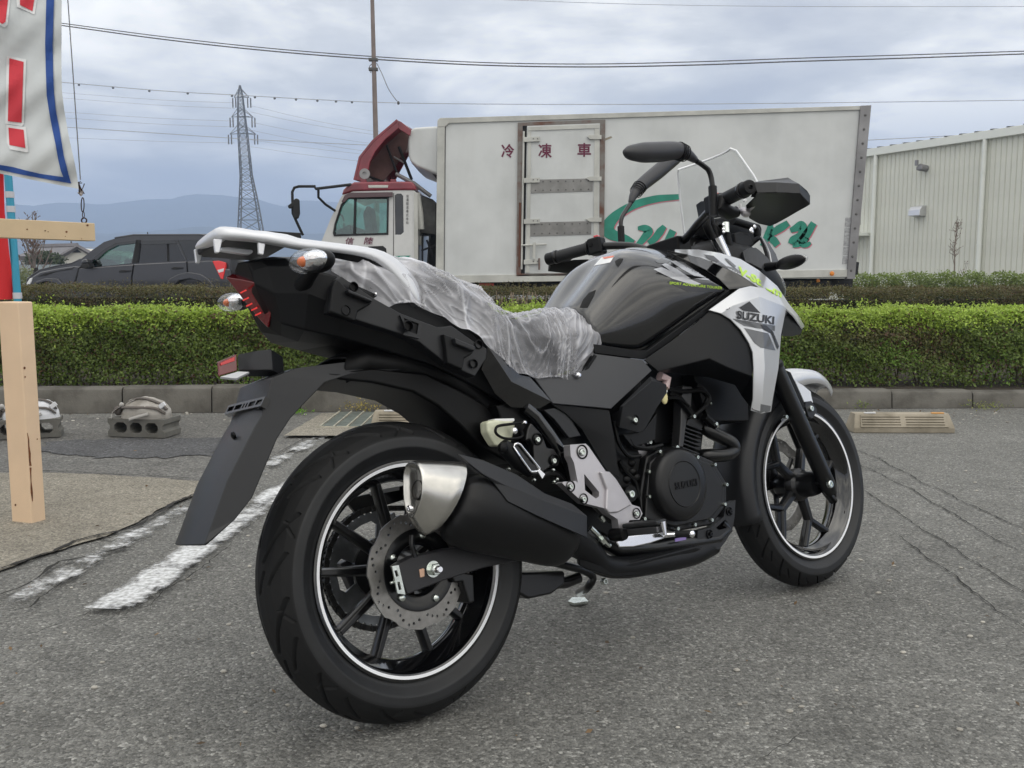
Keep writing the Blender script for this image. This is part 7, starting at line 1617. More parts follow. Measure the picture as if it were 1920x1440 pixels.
MB().lathe([(0, -.003), (.008, -.003), (.0115, .001), (.0125, 0)], bk(*P(5, (1062, 342))[0], .162), (0, -1, 0), 20).build('bolt_recess', m_dark, bike)
bolt(*P(5, (1054, 345))[0], .164, r=.0068, h=.006)
bolt(*P(2, (1095, 972))[0], .146, r=.008, h=.010, sock=False, m=m_chrome, name='side_panel_screw')
MB().prism(B(P(2, (1140, 940), (1200, 850), (1215, 855), (1150, 955)), .139), (0, .02, 0)).build('seat_edge_trim', m_dark, bike)

# ---------------------------------------------------------------- tail
tailV = [ # closed tail body: stations rear -> front, right half section top -> bottom
    [(330, 300, 0), (398, 292, .034), (425, 345, .038), (434, 420, .038), (536, 610, .022), (526, 690, 0)],
    [(400, 285, 0), (470, 280, .045), (520, 320, .062), (560, 480, .062), (600, 660, .05), (600, 735, 0)],
    [(540, 260, 0), (620, 268, .07), (690, 318, .105), (760, 480, .110), (740, 700, .08), (700, 770, 0)],
    [(700, 260, 0), (800, 300, .08), (900, 370, .125), (960, 560, .125), (940, 740, .09), (900, 790, 0)],
    [(900, 300, 0), (1000, 380, .09), (1100, 460, .13), (1160, 640, .125), (1150, 800, .09), (1100, 850, 0)],
    [(1200, 430, 0), (1330, 500, .09), (1430, 560, .125), (1480, 760, .12), (1480, 900, .09), (1430, 960, 0)],
    [(1500, 560, 0), (1640, 640, .09), (1720, 700, .12), (1790, 880, .115), (1790, 1050, .09), (1700, 1080, 0)],
    [(1900, 800, 0), (1980, 850, .09), (2040, 900, .11), (2060, 1060, .11), (2060, 1200, .09), (2000, 1250, 0)]]
rows = []
for s_ in tailV:
    r_ = [bk(*P(1, q[:2])[0], q[2]) for q in s_]; r_[0].y = 0; r_[-1].y = 0; rows.append(r_)
sym_loft('tail_body', m_plas, rows, smooth=0, bevel=.004)
# tail lamp
tl = {'a': (264, 383, -.036), 'b': (434, 414, .038), 'c': (538, 600, .026), 'd': (519, 690, .004), 'e': (470, 640, -.008), 'f': (352, 396, .001), 'g': (380, 530, -.022), 'm': (455, 540, .010)}
facets('tail_lamp', m_redlens, {k_: P(1, v_[:2])[0] + (v_[2],) for k_, v_ in tl.items()}, ['afmg', 'fbcm', 'cdm', 'dem', 'egm'], thick=.02, bevel=.002)
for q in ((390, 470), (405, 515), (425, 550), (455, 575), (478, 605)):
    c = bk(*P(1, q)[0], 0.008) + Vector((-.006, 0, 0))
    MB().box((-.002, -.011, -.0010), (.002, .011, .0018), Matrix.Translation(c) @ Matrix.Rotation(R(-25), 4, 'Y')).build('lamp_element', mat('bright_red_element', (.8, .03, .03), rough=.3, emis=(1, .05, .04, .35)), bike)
def indicator(px, py, w, sg):
    """turn signal with clear lens; sg=+1 right, -1 left; parts mirrored"""
    c = bk(px, py, w)
    g = bpy.data.objects.new('rear_indicator', None); C.objects.link(g); g.parent = bike; g.location = c
    MB().ell((0.020, 0, 0), .024, .038, .0205, seg=20, rings=12).build('housing', m_plas, g)
    MB().ell((-.006, 0, 0), .034, .043, .0225, seg=20, rings=12).build('lens', m_clear, g)
    MB().ell((.006, 0, 0), .026, .039, .0200, seg=20, rings=12).build('reflector', m_reflect, g)
    MB().ell((-.016, 0, -.001), .012, .013, .0100, seg=14, rings=8).build('bulb', m_amber, g)
    MB().tube([Vector((.020, sg * .02, -.004)), Vector((.024, sg * .065, -.016)), Vector((.026, sg * .10, -.026))], [.013, .014, .018], 12).build('stalk', m_plas, g)
    return g
ri = indicator(*P(1, (778, 287))[0], .19, 1)
cl_ = ri.location
g2 = indicator(*P(1, (262, 510))[0], -.19, -1); g2.location = Vector((cl_.x + .008, -cl_.y + .012, cl_.z)); g2.scale = (.86, .80, .88)

# rear rack / grab rail, one side then mirrored, joined over the tail by a plate
RU = [(66, 196), (118, 142), (196, 84), (250, 76), (370, 86), (430, 104), (520, 104), (560, 118), (640, 122), (700, 150), (760, 156), (900, 174), (1050, 192), (1180, 212), (1262, 246), (1345, 312), (1418, 398), (1446, 470), (1442, 562)]
RL = [(64, 218), (110, 214), (205, 150), (250, 146), (370, 152), (430, 158), (520, 170), (560, 178), (640, 192), (700, 206), (760, 212), (900, 226), (1050, 246), (1130, 262), (1200, 300), (1262, 360), (1330, 440), (1380, 490), (1425, 562)]
RW = [-.088, -.03, .072, .088, .097, .104, .110, .117, .120, .122, .124, .128, .130, .132, .133, .134, .134, .134, .132]
b = MB(); ru = B([P(1, q)[0] + (w_,) for q, w_ in zip(RU, RW)]); rl = B([P(1, q)[0] + (w_ + .004,) for q, w_ in zip(RL, RW)])
rows = []
n_ = len(ru)
for i in range(n_):
    u_, l_ = ru[i], rl[i]; dp = Vector((.010, .030, 0)) if i > 2 else Vector((.035, .004, 0))
    rows.append([u_ + dp + Vector((0, 0, .002)), u_ + dp * .3 + Vector((0, 0, .003)), u_, u_.lerp(l_, .5) + Vector((-.002, -.004, 0)), l_, l_ + dp * .4, l_ + dp])
b.grid(rows, closed=True); b.f.append(tuple(range(7))); b.mi.append(0); b.f.append(tuple((n_ - 1) * 7 + i for i in range(7))[::-1]); b.mi.append(0)
me = b.mesh('grab_rail'); bm = bmesh.new(); bm.from_mesh(me); bmesh.ops.recalc_face_normals(bm, faces=bm.faces); bm.to_mesh(me); bm.free()
rail = finish(me, 'grab_rail', m_rack, bike, subsurf=1, smooth=180)
# left rail: mirrored from the fourth station on
b2 = MB(); rr = [[Vector((p.x, -p.y, p.z)) for p in r_] for r_ in rows[9:]]
b2.grid(rr, closed=True); me = b2.mesh('grab_rail'); bm = bmesh.new(); bm.from_mesh(me); bmesh.ops.recalc_face_normals(bm, faces=bm.faces); bm.to_mesh(me); bm.free()
finish(me, 'grab_rail', m_rack, bike, subsurf=1, smooth=180)
rk = MB(); zz = ru[4].z - .012
rk.prism([Vector((ru[3].x + .01, -.09, zz)), Vector((ru[3].x + .01, .09, zz)), Vector((ru[10].x, .10, zz - .006)), Vector((ru[10].x, -.10, zz - .006))], (0, 0, .012)); rk.build('rack_plate', m_plas, bike, bevel=.003)
for q in (((80, 212), (132, 214), (112, 300), (90, 296), -.075), ((195, 152), (250, 152), (230, 236), (206, 236), .08), ((462, 172), (506, 180), (494, 250), (466, 242), .105)):
    plate('luggage_hook', m_rack, P(1, *q[:4]), q[4], .008, bevel=.002)
plate('rack_underbar', m_rack, P(1, (240, 202), (280, 199), (428, 216), (434, 232), (415, 246), (380, 246), (238, 224)), .04, .012, bevel=.003)
facets('rail_bracket', m_plas2, {c: P(1, q[:2])[0] + (q[2],) for c, q in zip('abcdefghij', [(1130, 262, .128), (1200, 300, .130), (1262, 360, .130), (1330, 440, .131), (1380, 492, .131), (1425, 560, .130), (1370, 575, .122), (1280, 545, .118), (1180, 500, .116), (1205, 385, .120)])}, ['abj', 'bcj', 'cdihj' if False else 'cdj', 'dhj', 'hij', 'degh' if False else 'deg', 'dgh', 'efg'], thick=.012, bevel=.003)
facets('rail_underside', m_plas, {c: P(1, q[:2])[0] + (q[2],) for c, q in zip('abcdefgh', [(640, 192, .118), (900, 226, .126), (1130, 262, .128), (1205, 385, .118), (1180, 500, .112), (1150, 400, .112), (1080, 300, .115), (880, 262, .115)])}, ['abhg'[:3] if False else 'abh', 'bgh', 'bcg', 'cfg', 'cdf', 'def'], thick=.008)
# long side band with case mounts
BV = [(905, 440, .140), (935, 388, .140), (960, 375, .138), (1150, 505, .142), (1200, 532, .143), (1320, 600, .144), (1540, 682, .146), (1622, 672, .147), (1762, 772, .150), (1836, 812, .150), (1832, 872, .150), (1762, 980, .146), (1590, 902, .143), (1430, 775, .142), (1310, 722, .142), (1085, 652, .140), (1000, 622, .138), (890, 590, .136)]
plate('side_band', m_plas2, [P(1, q[:2])[0] + (q[2],) for q in BV], .14, .03, bevel=.003)
plate('mount_pocket', m_dark, P(1, (1335, 625), (1435, 665), (1428, 735), (1350, 715)), .1455, .004, bevel=.001)
plate('pocket_frame', m_plas2, P(1, (1312, 610), (1445, 655), (1432, 752), (1330, 728), (1350, 700)), .1495, .005, holes=[P(1, (1335, 628), (1425, 662), (1415, 725), (1355, 705))], bevel=.001)
for V_, w_ in (({'a': (935, 388), 'b': (1000, 455), 'c': (1150, 520), 'd': (1140, 545), 'e': (1060, 590), 'f': (1050, 650), 'g': (890, 590), 'h': (905, 440)}, .156),
              ({'a': (1575, 720), 'b': (1640, 745), 'c': (1770, 810), 'd': (1745, 845), 'e': (1700, 870), 'f': (1690, 940), 'g': (1600, 900), 'h': (1590, 800)}, .160)):
    plate('case_mount', m_plas, [P(1, q)[0] for q in V_.values()], w_, .018, bevel=.004)
plate('case_mount_lip', m_plas2, P(1, (1000, 452), (1145, 515), (1150, 535), (1005, 478)), .170, .02, bevel=.003)
plate('case_mount_lip', m_plas2, P(1, (1640, 745), (1770, 800), (1760, 828), (1650, 785)), .172, .02, bevel=.003)
for q, r_ in (((1035, 440), .009), ((987, 582), .009), ((1785, 786), .009), ((1755, 902), .009), ((1362, 675), .010)):
    MB().lathe([(0, -.006), (r_ * .8, -.006), (r_, .0015), (r_ * 1.15, .0005)], bk(*P(1, q)[0], .1565 if q[0] < 1700 else .152), (0, -1, 0), 20).build('mount_hole', m_dark, bike)
bolt(*P(1, (1160, 484))[0], .13, r=.004, h=.006, sock=False, m=m_chrome)
# inner rear fender (black tunnel over the wheel)
IF = [(585, 735), (630, 716), (690, 722), (732, 729), (775, 741), (822, 769), (852, 797), (878, 812), (905, 860), (925, 905)]
rows = []
for x_, y_ in IF:
    a = bk(x_, y_, -.075)
    rows.append([Vector((a.x, .075, a.z)), Vector((a.x, .078, a.z + .03)), Vector((a.x + .01, .07, a.z + .05)), Vector((a.x + .012, 0, a.z + .058)), Vector((a.x + .01, -.07, a.z + .05)), Vector((a.x, -.078, a.z + .03)), Vector((a.x, -.075, a.z))])
b = MB().grid(rows); me = b.mesh('inner_fender'); _orient(me); finish(me, 'inner_fender', m_dark, bike, solid=.004, smooth=60)
MB().prism(B([(600, 700), (700, 690), (800, 700), (880, 740), (960, 790), (960, 870), (905, 840), (860, 795), (822, 762), (775, 735), (700, 718), (640, 712)], .085), (0, .165, 0)).build('under_tail', m_dark, bike, bevel=.006)
# main rear fender / plate holder
LE = [(610, 652), (480, 700), (467, 717), (447, 750), (430, 785), (427, 815), (383, 913), (350, 1000), (348, 1014)]
RG = [(735, 668), (555, 690), (510, 708), (500, 745), (491, 779), (478, 800), (426, 902), (391, 1000), (383, 1021)]
RE = [(790, 690), (660, 700), (610, 716), (575, 752), (545, 784), (520, 822), (473, 933), (440, 975), (397, 1010)]
rows = []
for i, (l_, g_, e_) in enumerate(zip(LE, RG, RE)):
    wr = .078 if i > 0 else .07
    R_ = bk(g_[0], g_[1], wr); E_ = bk(e_[0], e_[1], wr + .008); M_ = (R_ + Vector((-.006, 0, 0)))
    cn = bk((l_[0] + g_[0]) / 2, (l_[1] + g_[1]) / 2, .0)
    rows.append([Vector((E_.x, E_.y, E_.z)), Vector(R_), Vector((R_.x - .006, R_.y * .55, R_.z)), Vector((R_.x - .008, 0, R_.z)), Vector((R_.x - .006, -R_.y * .55, R_.z)), Vector((R_.x, -R_.y, R_.z)), Vector((E_.x, -E_.y, E_.z))])
b = MB().grid(rows); me = b.mesh('rear_fender'); _orient(me)
finish(me, 'rear_fender', m_plas2, bike, solid=.005, bevel=.002, smooth=60)
# reflector and lamp on the fender
box_ = {'a': (335, 843, -.018), 'b': (450, 825, -.005), 'c': (536, 812, .05), 'd': (545, 942, .05), 'e': (340, 945, -.018)}
facets('lamp_box', m_plas2, {k_: P(1, v_[:2])[0] + (v_[2],) for k_, v_ in box_.items()}, ['abcde'], thick=.05, bevel=.003, soff=-1)
facets('rear_reflector', m_redlens, {c: P(1, q[:2])[0] + (q[2],) for c, q in zip('abcd', [(222, 890, .055), (335, 843, -.018), (336, 946, -.018), (228, 976, .055)])} if False else {c: P(1, q[:2])[0] + (q[2],) for c, q in zip('abcd', [(222, 890, .0), (333, 845, -.005), (336, 944, -.005), (228, 976, .0)])}, ['abcd'], thick=.006, bevel=.0015)
facets('painted_shine', m_redbright, {c: P(1, q[:2])[0] + (q[2],) for c, q in zip('abcd', [(236, 896, .002), (322, 860, .0), (322, 886, .0), (236, 915, .002)])}, ['abcd'], thick=.002)  # brighter red strip, the reflector's shine put into colour
facets('plate_lamp', mat('frosted_lamp', (.55, .56, .58), rough=.3), {c: P(1, q[:2])[0] + (q[2],) for c, q in zip('abcd', [(232, 980, .02), (340, 948, .02), (410, 950, .03), (330, 990, .03)])}, ['abcd'], thick=.006)
# plate bracket: ladder strip right across
o_ = [bk(*P(1, q)[0], w_) for q, w_ in (((272, 1215), -.075), ((300, 1160), -.075), ((515, 1105), .085), ((492, 1165), .085))]
fx = (o_[3] - o_[0]); fy = (o_[1] - o_[0])
M = Matrix.Identity(4); xn = fx.normalized(); zn = xn.cross(fy).normalized(); yn = zn.cross(xn)
for i, v_ in enumerate((xn, yn, zn)): M.col[i][:3] = v_
M.col[3][:3] = o_[0]; Lx = fx.length; Ly = fy.dot(yn)
hl = []
for a, c_ in ((.04, .20), (.24, .42), (.46, .50), (.54, .58), (.62, .78), (.82, .96)):
    hl.append([(a * Lx, Ly * .25), (c_ * Lx, Ly * .25), (c_ * Lx, Ly * .75), (a * Lx, Ly * .75)])
me = fill_mesh('plate_bracket', [[(0, 0), (Lx, 0), (Lx, Ly), (0, Ly)]] + hl, .012, M); finish(me, 'plate_bracket', m_blkmetal, bike)
MB().tube([bk(*P(1, (470, 1150))[0], .07), bk(*P(1, (520, 1190))[0], .06)], .008, 8).build('bracket_mount', m_blkmetal, bike)
MB().lathe([(0, .002), (.004, .002), (.0075, 0), (.0075, -.004)], bk(*P(7, (1325, 410))[0], .02) + Vector((-.006, 0, 0)), (-1, 0, -.25), 14).build('fender_plug', m_dark, bike)
# ---------------------------------------------------------------- front end
rake = R(25.17); sx = Vector((-math.sin(rake), 0, math.cos(rake)))       # steering axis direction
axf = Vector((1.425, 0, .304)); nut = bk(1556, 908, .098)
for sg in (-1, 1):
    a0 = Vector((nut.x - .004, sg * .092, nut.z)); top = a0 + sx * .40
    MB().tube([a0 - sx * .03, a0, a0 + sx * .05, a0 + sx * .37, top], [.018, .024, .0245, .0255, .026], 20).build('fork_lower', m_blkmetal, bike)
    MB().tube([top, top + sx * .012], [.028, .028], 20).build('fork_seal', m_dark, bike)
    MB().tube([top + sx * .01, top + sx * .42], .0185, 16).build('fork_tube', m_chrome, bike)
MB().tube([Vector((axf.x, -.1, axf.z)), Vector((axf.x, .1, axf.z))], .011, 14).build('front_axle', m_blkmetal, bike)
bolt(1556, 908, .118, r=.0115, h=.006, m=m_zinc, name='axle_bolt')
bolt(*P(16, (541, 392))[0], .115, r=.006, h=.006)
MB().box((1.19, -.11, .80), (1.27, .11, .84)).build('fork_clamp', m_dark, bike, bevel=.005)
MB().prism([Vector((1.30, .055, .37)), Vector((1.36, .055, .30)), Vector((1.40, .055, .40)), Vector((1.36, .055, .48))], (0, .05, 0)).build('front_caliper', m_blkmetal, bike, bevel=.008)
def arc(ax_c, prof, a0, a1, n=26):
    rows = []
    for i in range(n + 1):
        t = R(a0 + (a1 - a0) * i / n)
        rows.append([Vector((ax_c[0] + math.cos(t) * r_, y_, ax_c[2] + math.sin(t) * r_)) for r_, y_ in (prof(i / n) if callable(prof) else prof)])
    return rows
def fprof(t):
    dr = .006 * math.sin(t * 3.1); w_ = .069
    return [(.285, -w_), (.305, -w_), (.322 + dr, -.062), (.332 + dr, -.045), (.336 + dr, -.02), (.337 + dr, 0), (.336 + dr, .02), (.332 + dr, .045), (.322 + dr, .062), (.305, w_), (.285, w_)]
me = MB().grid(arc(CFW, fprof, 100, 193)).mesh('front_fender_rear'); _orient(me); finish(me, 'front_fender_rear', m_plas2, bike, solid=.003, smooth=60)
def fprof2(t):
    w_ = .066 * (1 - .55 * max(0, (t - .55) / .45) ** 1.5); k = .0 + .010 * t; f = 1 - .6 * min(1, t * 1.3)
    return [(.342 + k - .05 * f - .010, -w_), (.345 + k - .018 * (.4 + f), -w_ * .98), (.342 + k, -w_ * .82), (.348 + k, -w_ * .4), (.350 + k, 0), (.348 + k, w_ * .4), (.342 + k, w_ * .82), (.345 + k - .018 * (.4 + f), w_ * .98), (.342 + k - .05 * f - .010, w_)]
me = MB().grid(arc(CFW, fprof2, 103, 52)).mesh('front_fender'); _orient(me)
finish(me, 'front_fender', m_silver, bike, solid=.003, smooth=60)
facets('fender_stay', m_silver, {c: P(16, q[:2])[0] + (q[2],) for c, q in zip('abcdef', [(625, 60, .072), (700, 110, .078), (770, 165, .076), (775, 205, .080), (790, 262, .088), (722, 278, .088)])}, ['abcdef'], thick=.004, mirror=True)
facets('fender_bracket', m_plas2, {c: P(16, q[:2])[0] + (q[2],) for c, q in zip('abcdefg', [(722, 255, .090), (775, 248, .090), (826, 325, .090), (822, 350, .090), (782, 408, .090), (750, 390, .090), (722, 300, .090)])}, ['abcdefg'], thick=.008, mirror=True)
bolt(*P(16, (770, 318))[0], .093, r=.009, h=.006, m=m_zinc, name='fender_bolt')
facets('fork_guard', m_dark, {c: P(16, q[:2])[0] + (q[2],) for c, q in zip('abcdef', [(490, -60, .10), (590, -10, .10), (640, 100, .098), (720, 290, .096), (700, 330, .096), (560, 120, .098)])}, ['abcdef'], thick=.012, bevel=.002)
# headlight cowl and dark fairing behind the screen
CW = [ # stations back -> front, right half section
    [Vector((1.06, 0, 1.03)), Vector((1.06, -.05, 1.03)), Vector((1.06, -.10, 1.00)), Vector((1.06, -.11, .92)), Vector((1.06, -.08, .86)), Vector((1.06, 0, .86))],
    [Vector((1.18, 0, 1.07)), Vector((1.18, -.06, 1.06)), Vector((1.18, -.12, 1.02)), Vector((1.18, -.14, .93)), Vector((1.18, -.09, .84)), Vector((1.18, 0, .83))],
    [Vector((1.27, 0, 1.05)), Vector((1.27, -.06, 1.04)), Vector((1.28, -.11, 1.00)), Vector((1.29, -.13, .93)), Vector((1.28, -.10, .82)), Vector((1.28, 0, .80))],
    [Vector((1.34, 0, 1.01)), Vector((1.34, -.05, 1.00)), Vector((1.355, -.09, .96)), Vector((1.37, -.105, .90)), Vector((1.37, -.08, .82)), Vector((1.37, 0, .80))],
    [Vector((1.39, 0, .97)), Vector((1.39, -.03, .96)), Vector((1.41, -.06, .93)), Vector((1.43, -.07, .89)), Vector((1.42, -.05, .85)), Vector((1.42, 0, .84))]]
sym_loft('headlight_cowl', m_plas, CW, subsurf=1, smooth=60)
MB().lathe([(0, .02), (.05, .016), (.07, .0), (.07, -.03)], (1.415, 0, .90), (1, 0, -.1), 28).build('headlight', m_clear, bike)
# screen
SL = [((1272, 318), .100), ((1271, 326), .112), ((1276, 380), .140), ((1283, 436), .160), ((1297, 455), .155), ((1308, 470), .145)]
rows = []
for q, w_ in SL:
    p = bk(q[0], q[1], -w_)
    rows.append([Vector((p.x + .055 * (1 - (k / 6) ** 2), -w_ * k / 6, p.z + (.012 * (1 - (k / 6) ** 2) if q[1] < 330 else 0))) for k in range(-6, 7)])
me = MB().grid(rows).mesh('windscreen'); scr = finish(me, 'windscreen', m_screen, bike, smooth=60)
edge = [r_[0] for r_ in rows[::-1]] + rows[0][1:-1] + [r_[-1] for r_ in rows]
MB().tube(edge, .0034, 8).build('painted_screen_highlight', mat('white_edge_highlight', (.88, .90, .92), rough=.25), scr)  # white tube, the clear edge's highlight put into its colour
# cockpit
sp = bk(1335, 385, .02)
facets('visor_box', m_dark, {c: P(12, q[:2])[0] + (q[2],) for c, q in zip('abcde', [(228, 130, -.06), (310, 70, -.03), (495, 35, .03), (480, 345, .03), (282, 385, -.06)])}, ['abcde'], thick=.05, bevel=.004)
facets('instrument', mat('brown_tinted_cover', (.05, .035, .04), rough=.12, coat=1), {c: P(12, q[:2])[0] + (q[2],) for c, q in zip('abcdef', [(215, 655, -.05), (300, 350, -.04), (430, 345, .0), (455, 600, .02), (380, 640, .0), (230, 695, -.05)])}, ['abcdef'], thick=.05, bevel=.006)
MB().prism(B(P(12, (230, 690), (440, 600), (560, 760), (500, 800), (300, 740)), -.02), (0, .08, 0)).build('instrument_base', m_dark, bike, bevel=.004)
MB().tube(smoothline([bk(*P(12, q)[0], -.05) for q in ((330, 790), (270, 830), (265, 900), (330, 960))]), .012, 10).build('cable_sleeve', mat('pale_grey_sleeve', (.5, .5, .52), rough=.5), bike)
MB().ell(bk(*P(12, (400, 890))[0], -.03), .035, .03, .03).build('wiring_boot', m_dark, bike)
for pts_, r_ in ((((440, 300), (440, 520), (560, 760), (700, 960)), .012), (((500, 480), (640, 620), (720, 800), (720, 940)), .010), (((620, 480), (760, 600), (800, 800), (900, 1000)), .009), (((470, 260), (540, 520), (620, 740), (660, 940)), .010), (((780, 640), (800, 760), (840, 900), (920, 1040)), .013), (((900, 420), (1100, 480), (1300, 560), (1350, 700)), .011)):
    MB().tube(smoothline([bk(*P(12, q)[0], .08) for q in pts_], 6), r_, 10).build('cable', m_dark, bike)
MB().prism(B(P(12, (560, 380), (900, 330), (1400, 480), (1440, 560), (1420, 760), (1250, 900), (1000, 960), (860, 900), (780, 700), (640, 620)), .05), (0, .09, 0)).build('cockpit_housing', m_dark, bike, bevel=.006)
MB().prism(B(P(12, (930, 640), (1050, 610), (1190, 640), (1290, 860), (1180, 900), (1040, 960), (960, 880)), .09), (0, .02, 0)).build('cockpit_cover', m_plas, bike, bevel=.004)
b = MB()
for q in ((735, 495), (785, 495), (770, 470), (735, 575), (795, 570), (800, 615), (740, 625), (770, 540)): b.ell(bk(*P(12, q)[0], .10), .006, .004, .005, seg=8, rings=6)
for q in ((1245, 575), (1225, 600), (1250, 615), (1295, 530)): b.ell(bk(*P(12, q)[0], .10), .006, .004, .007, seg=8, rings=6)
b.build('bright_connector', m_chrome, bike)
MB().tube([bk(*P(12, (770, 460))[0], .098), bk(*P(12, (775, 640))[0], .098)], .011, 8).build('connector_sleeve', m_zinc, bike)
facets('fairing_inner', m_plas2, {c: P(12, q[:2])[0] + (q[2],) for c, q in zip('abcdefghi', [(1080, 970, .12), (1180, 905, .12), (1320, 900, .12), (1400, 960, .12), (1540, 1090, .125), (1580, 1150, .13), (1440, 1300, .15), (1230, 1190, .145), (1130, 1160, .14)])}, ['abhi', 'bcdh', 'degh', 'efg'], thick=.01, bevel=.002)
facets('headlight_trim', m_plas2, {c: P(12, q[:2])[0] + (q[2],) for c, q in zip('abcdefg', [(1425, 700, .06), (1560, 830, .05), (1680, 1020, .06), (1760, 1250, .08), (1700, 1300, .10), (1590, 1200, .12), (1500, 900, .10)])}, ['abg', 'bcfg', 'cdef'], thick=.01, bevel=.002)
MB().tube([bk(*P(12, q)[0], .11) for q in ((1410, 700), (1500, 860), (1560, 1000), (1590, 1160))], .003, 6).build('trim_line', m_silver, bike)
# front indicator
a = bk(*P(3, (1335, 835))[0], .14); c_ = bk(*P(3, (1480, 805))[0], .235)
MB().tube([a, bk(*P(3, (1400, 825))[0], .18), c_], [.013, .011, .012], 12).build('indicator_stalk', m_plas, bike)
MB().ell(c_ + Vector((0, 0, 0)), .022, .048, .019, seg=18, rings=12).build('front_indicator', m_plas, bike)
MB().ell(c_ + Vector((.006, -.006, .002)), .021, .045, .0175, seg=18, rings=12).build('indicator_lens', m_clear, bike)
cL = Vector((c_.x, -c_.y, c_.z)); aL = Vector((a.x, -a.y, a.z))
MB().tube([aL, cL], .012, 10).build('indicator_stalk', m_plas, bike); MB().ell(cL, .022, .048, .019).build('front_indicator', m_plas, bike)

# ---------------------------------------------------------------- handlebar (right side, mirrored)
er = Vector((.891, -.383, 1.089)); er = bk(1407, 350, .385)
el = Vector((er.x, -er.y, er.z))
def mir(p): return Vector((p.x, -p.y, p.z))
inner = Vector((er.x + .055, -.245, er.z + .004))
bend = Vector((er.x + .10, -.14, er.z - .015)); ctr = Vector((er.x + .115, -.05, er.z - .05)); c0 = Vector((er.x + .115, 0, er.z - .052))
hb = smoothline([er.lerp(inner, .05), inner, bend, ctr, mir(ctr), mir(bend), mir(inner), mir(er.lerp(inner, .05))], 6)
MB().tube(hb, .0112, 14).build('handlebar', m_blkmetal, bike)
MB().box((c0.x - .025, -.06, c0.z - .05), (c0.x + .03, .06, c0.z + .018)).build('bar_clamp', m_dark, bike, bevel=.006)
for sgn in (1, -1):
    f_ = (lambda p: p) if sgn == 1 else mir
    e_, i_ = f_(er), f_(inner)
    d = (i_ - e_).normalized()
    b = MB(); g0 = e_ + d * .03; n_ = 14
    pts_, rs = [], []
    for k in range(n_ * 2 + 1):
        pts_.append(g0 + d * (.115 * k / (n_ * 2))); rs.append(.0172 + (.0012 if k % 2 else 0) + (.004 if k > n_ * 2 - 2 else 0))
    b.tube(pts_, rs, 18).build('grip', m_tyre, bike)
    MB().lathe([(.004, -.004), (.007, -.001), (.0095, -.001), (.0165, 0), (.0185, .003), (.0185, .028), (.012, .030)], e_, d, 28).build('bar_end', m_plas, bike)
    MB().lathe([(0, .0005), (.0042, .0005)], e_, d, 14).build('bar_end_hole', m_dark, bike)
    MB().lathe([(.0205, .028), (.0205, .038)], e_, d, 24).build('guard_clamp', m_blkmetal, bike, solid=.003)
    s0 = g0 + d * .118; up = Vector((0, 0, 1))
    M = Matrix.Translation(s0) @ d.to_track_quat('X', 'Z').to_matrix().to_4x4()
    MB().box((0, -.022, -.026), (.045, .024, .024), M).build('switch_box', m_plas, bike, bevel=.007)
    MB().box((.022, -.014, .0235), (.036, .006, .030), M).build('red_switch', m_redbright, bike, bevel=.002)
    MB().box((.008, -.026, -.002), (.018, -.021, .009), M).build('switch_button', m_dark, bike, bevel=.001)
    # lever in front of the grip
    lv = [s0 + Vector((.028, 0, -.014)), s0 + Vector((.045, 0, -.022)) - d * .02, e_ + d * .085 + Vector((.075, 0, -.030)), e_ + d * .035 + Vector((.080, 0, -.034))]
    if sgn == 1: lv = [bk(*P(13, q)[0], w_) for q, w_ in (((560, 760), .29), ((660, 660), .30), ((820, 560), .33), ((1000, 510), .36), ((1200, 480), .385))]
    else: lv = [bk(*P(14, q)[0], w_) for q, w_ in (((1330, 690), -.24), ((1150, 780), -.27), ((960, 900), -.30), ((905, 960), -.315))]
    MB().tube(smoothline(lv, 5), [.0085] * (len(smoothline(lv, 5)) - 3) + [.0075, .009, .007], 10, flat=.7).build('lever', m_cast, bike)
    MB().ell(lv[0], .014, .012, .012).build('lever_pivot', m_cast, bike)
# master cylinder and reservoir on the right
MB().tube([bk(*P(13, q)[0], .27) for q in ((380, 700), (520, 720))], .009, 10).build('master_cylinder', m_cast, bike)
MB().tube([bk(*P(13, q)[0], .27) for q in ((120, 560), (60, 640), (240, 760), (400, 760))], [.02, .022, .02, .012], 12).build('throttle_housing', m_plas, bike)
plate('bright_label', m_white, P(13, (560, 500), (590, 525), (545, 560), (515, 535)), .30, .003, bevel=0)
plate('bright_label', m_white, P(13, (450, 590), (490, 592), (482, 670), (445, 668)), .30, .003, bevel=0)
# hand guards
GV = {'a': P(13, (700, 208))[0] + (.388,), 'b': P(13, (1120, 208))[0] + (.425,), 'c': P(13, (1522, 232))[0] + (.445,), 'd': P(13, (1545, 412))[0] + (.445,), 'e': P(13, (1120, 400))[0] + (.43,), 'f': P(13, (768, 402))[0] + (.392,),
      'g': P(13, (1660, 350))[0] + (.435,), 'h': P(13, (1722, 450))[0] + (.425,), 'i': P(13, (1722, 605))[0] + (.420,), 'j': P(13, (1655, 650))[0] + (.415,), 'k': P(13, (1500, 735))[0] + (.385,), 'l': P(13, (1320, 840))[0] + (.345,), 'm': P(13, (1120, 950))[0] + (.30,), 'n': P(13, (1000, 1002))[0] + (.27,), 'o': P(13, (800, 960))[0] + (.26,),
      'p': P(13, (620, 860))[0] + (.26,), 'q': P(13, (560, 640))[0] + (.30,), 's': P(13, (700, 500))[0] + (.34,), 't': P(13, (1320, 118))[0] + (.40,), 'u': P(13, (1385, 160))[0] + (.41,), 'v': P(13, (780, 190))[0] + (.37,), 'w': P(13, (1485, 215))[0] + (.43,)}
facets('hand_guard', m_plas2, GV, ['abef', 'bcde', 'cghd', 'dhi', 'avb', 'vtub', 'ubw', 'bwc'], thick=.004, bevel=.0015, mirror=True)
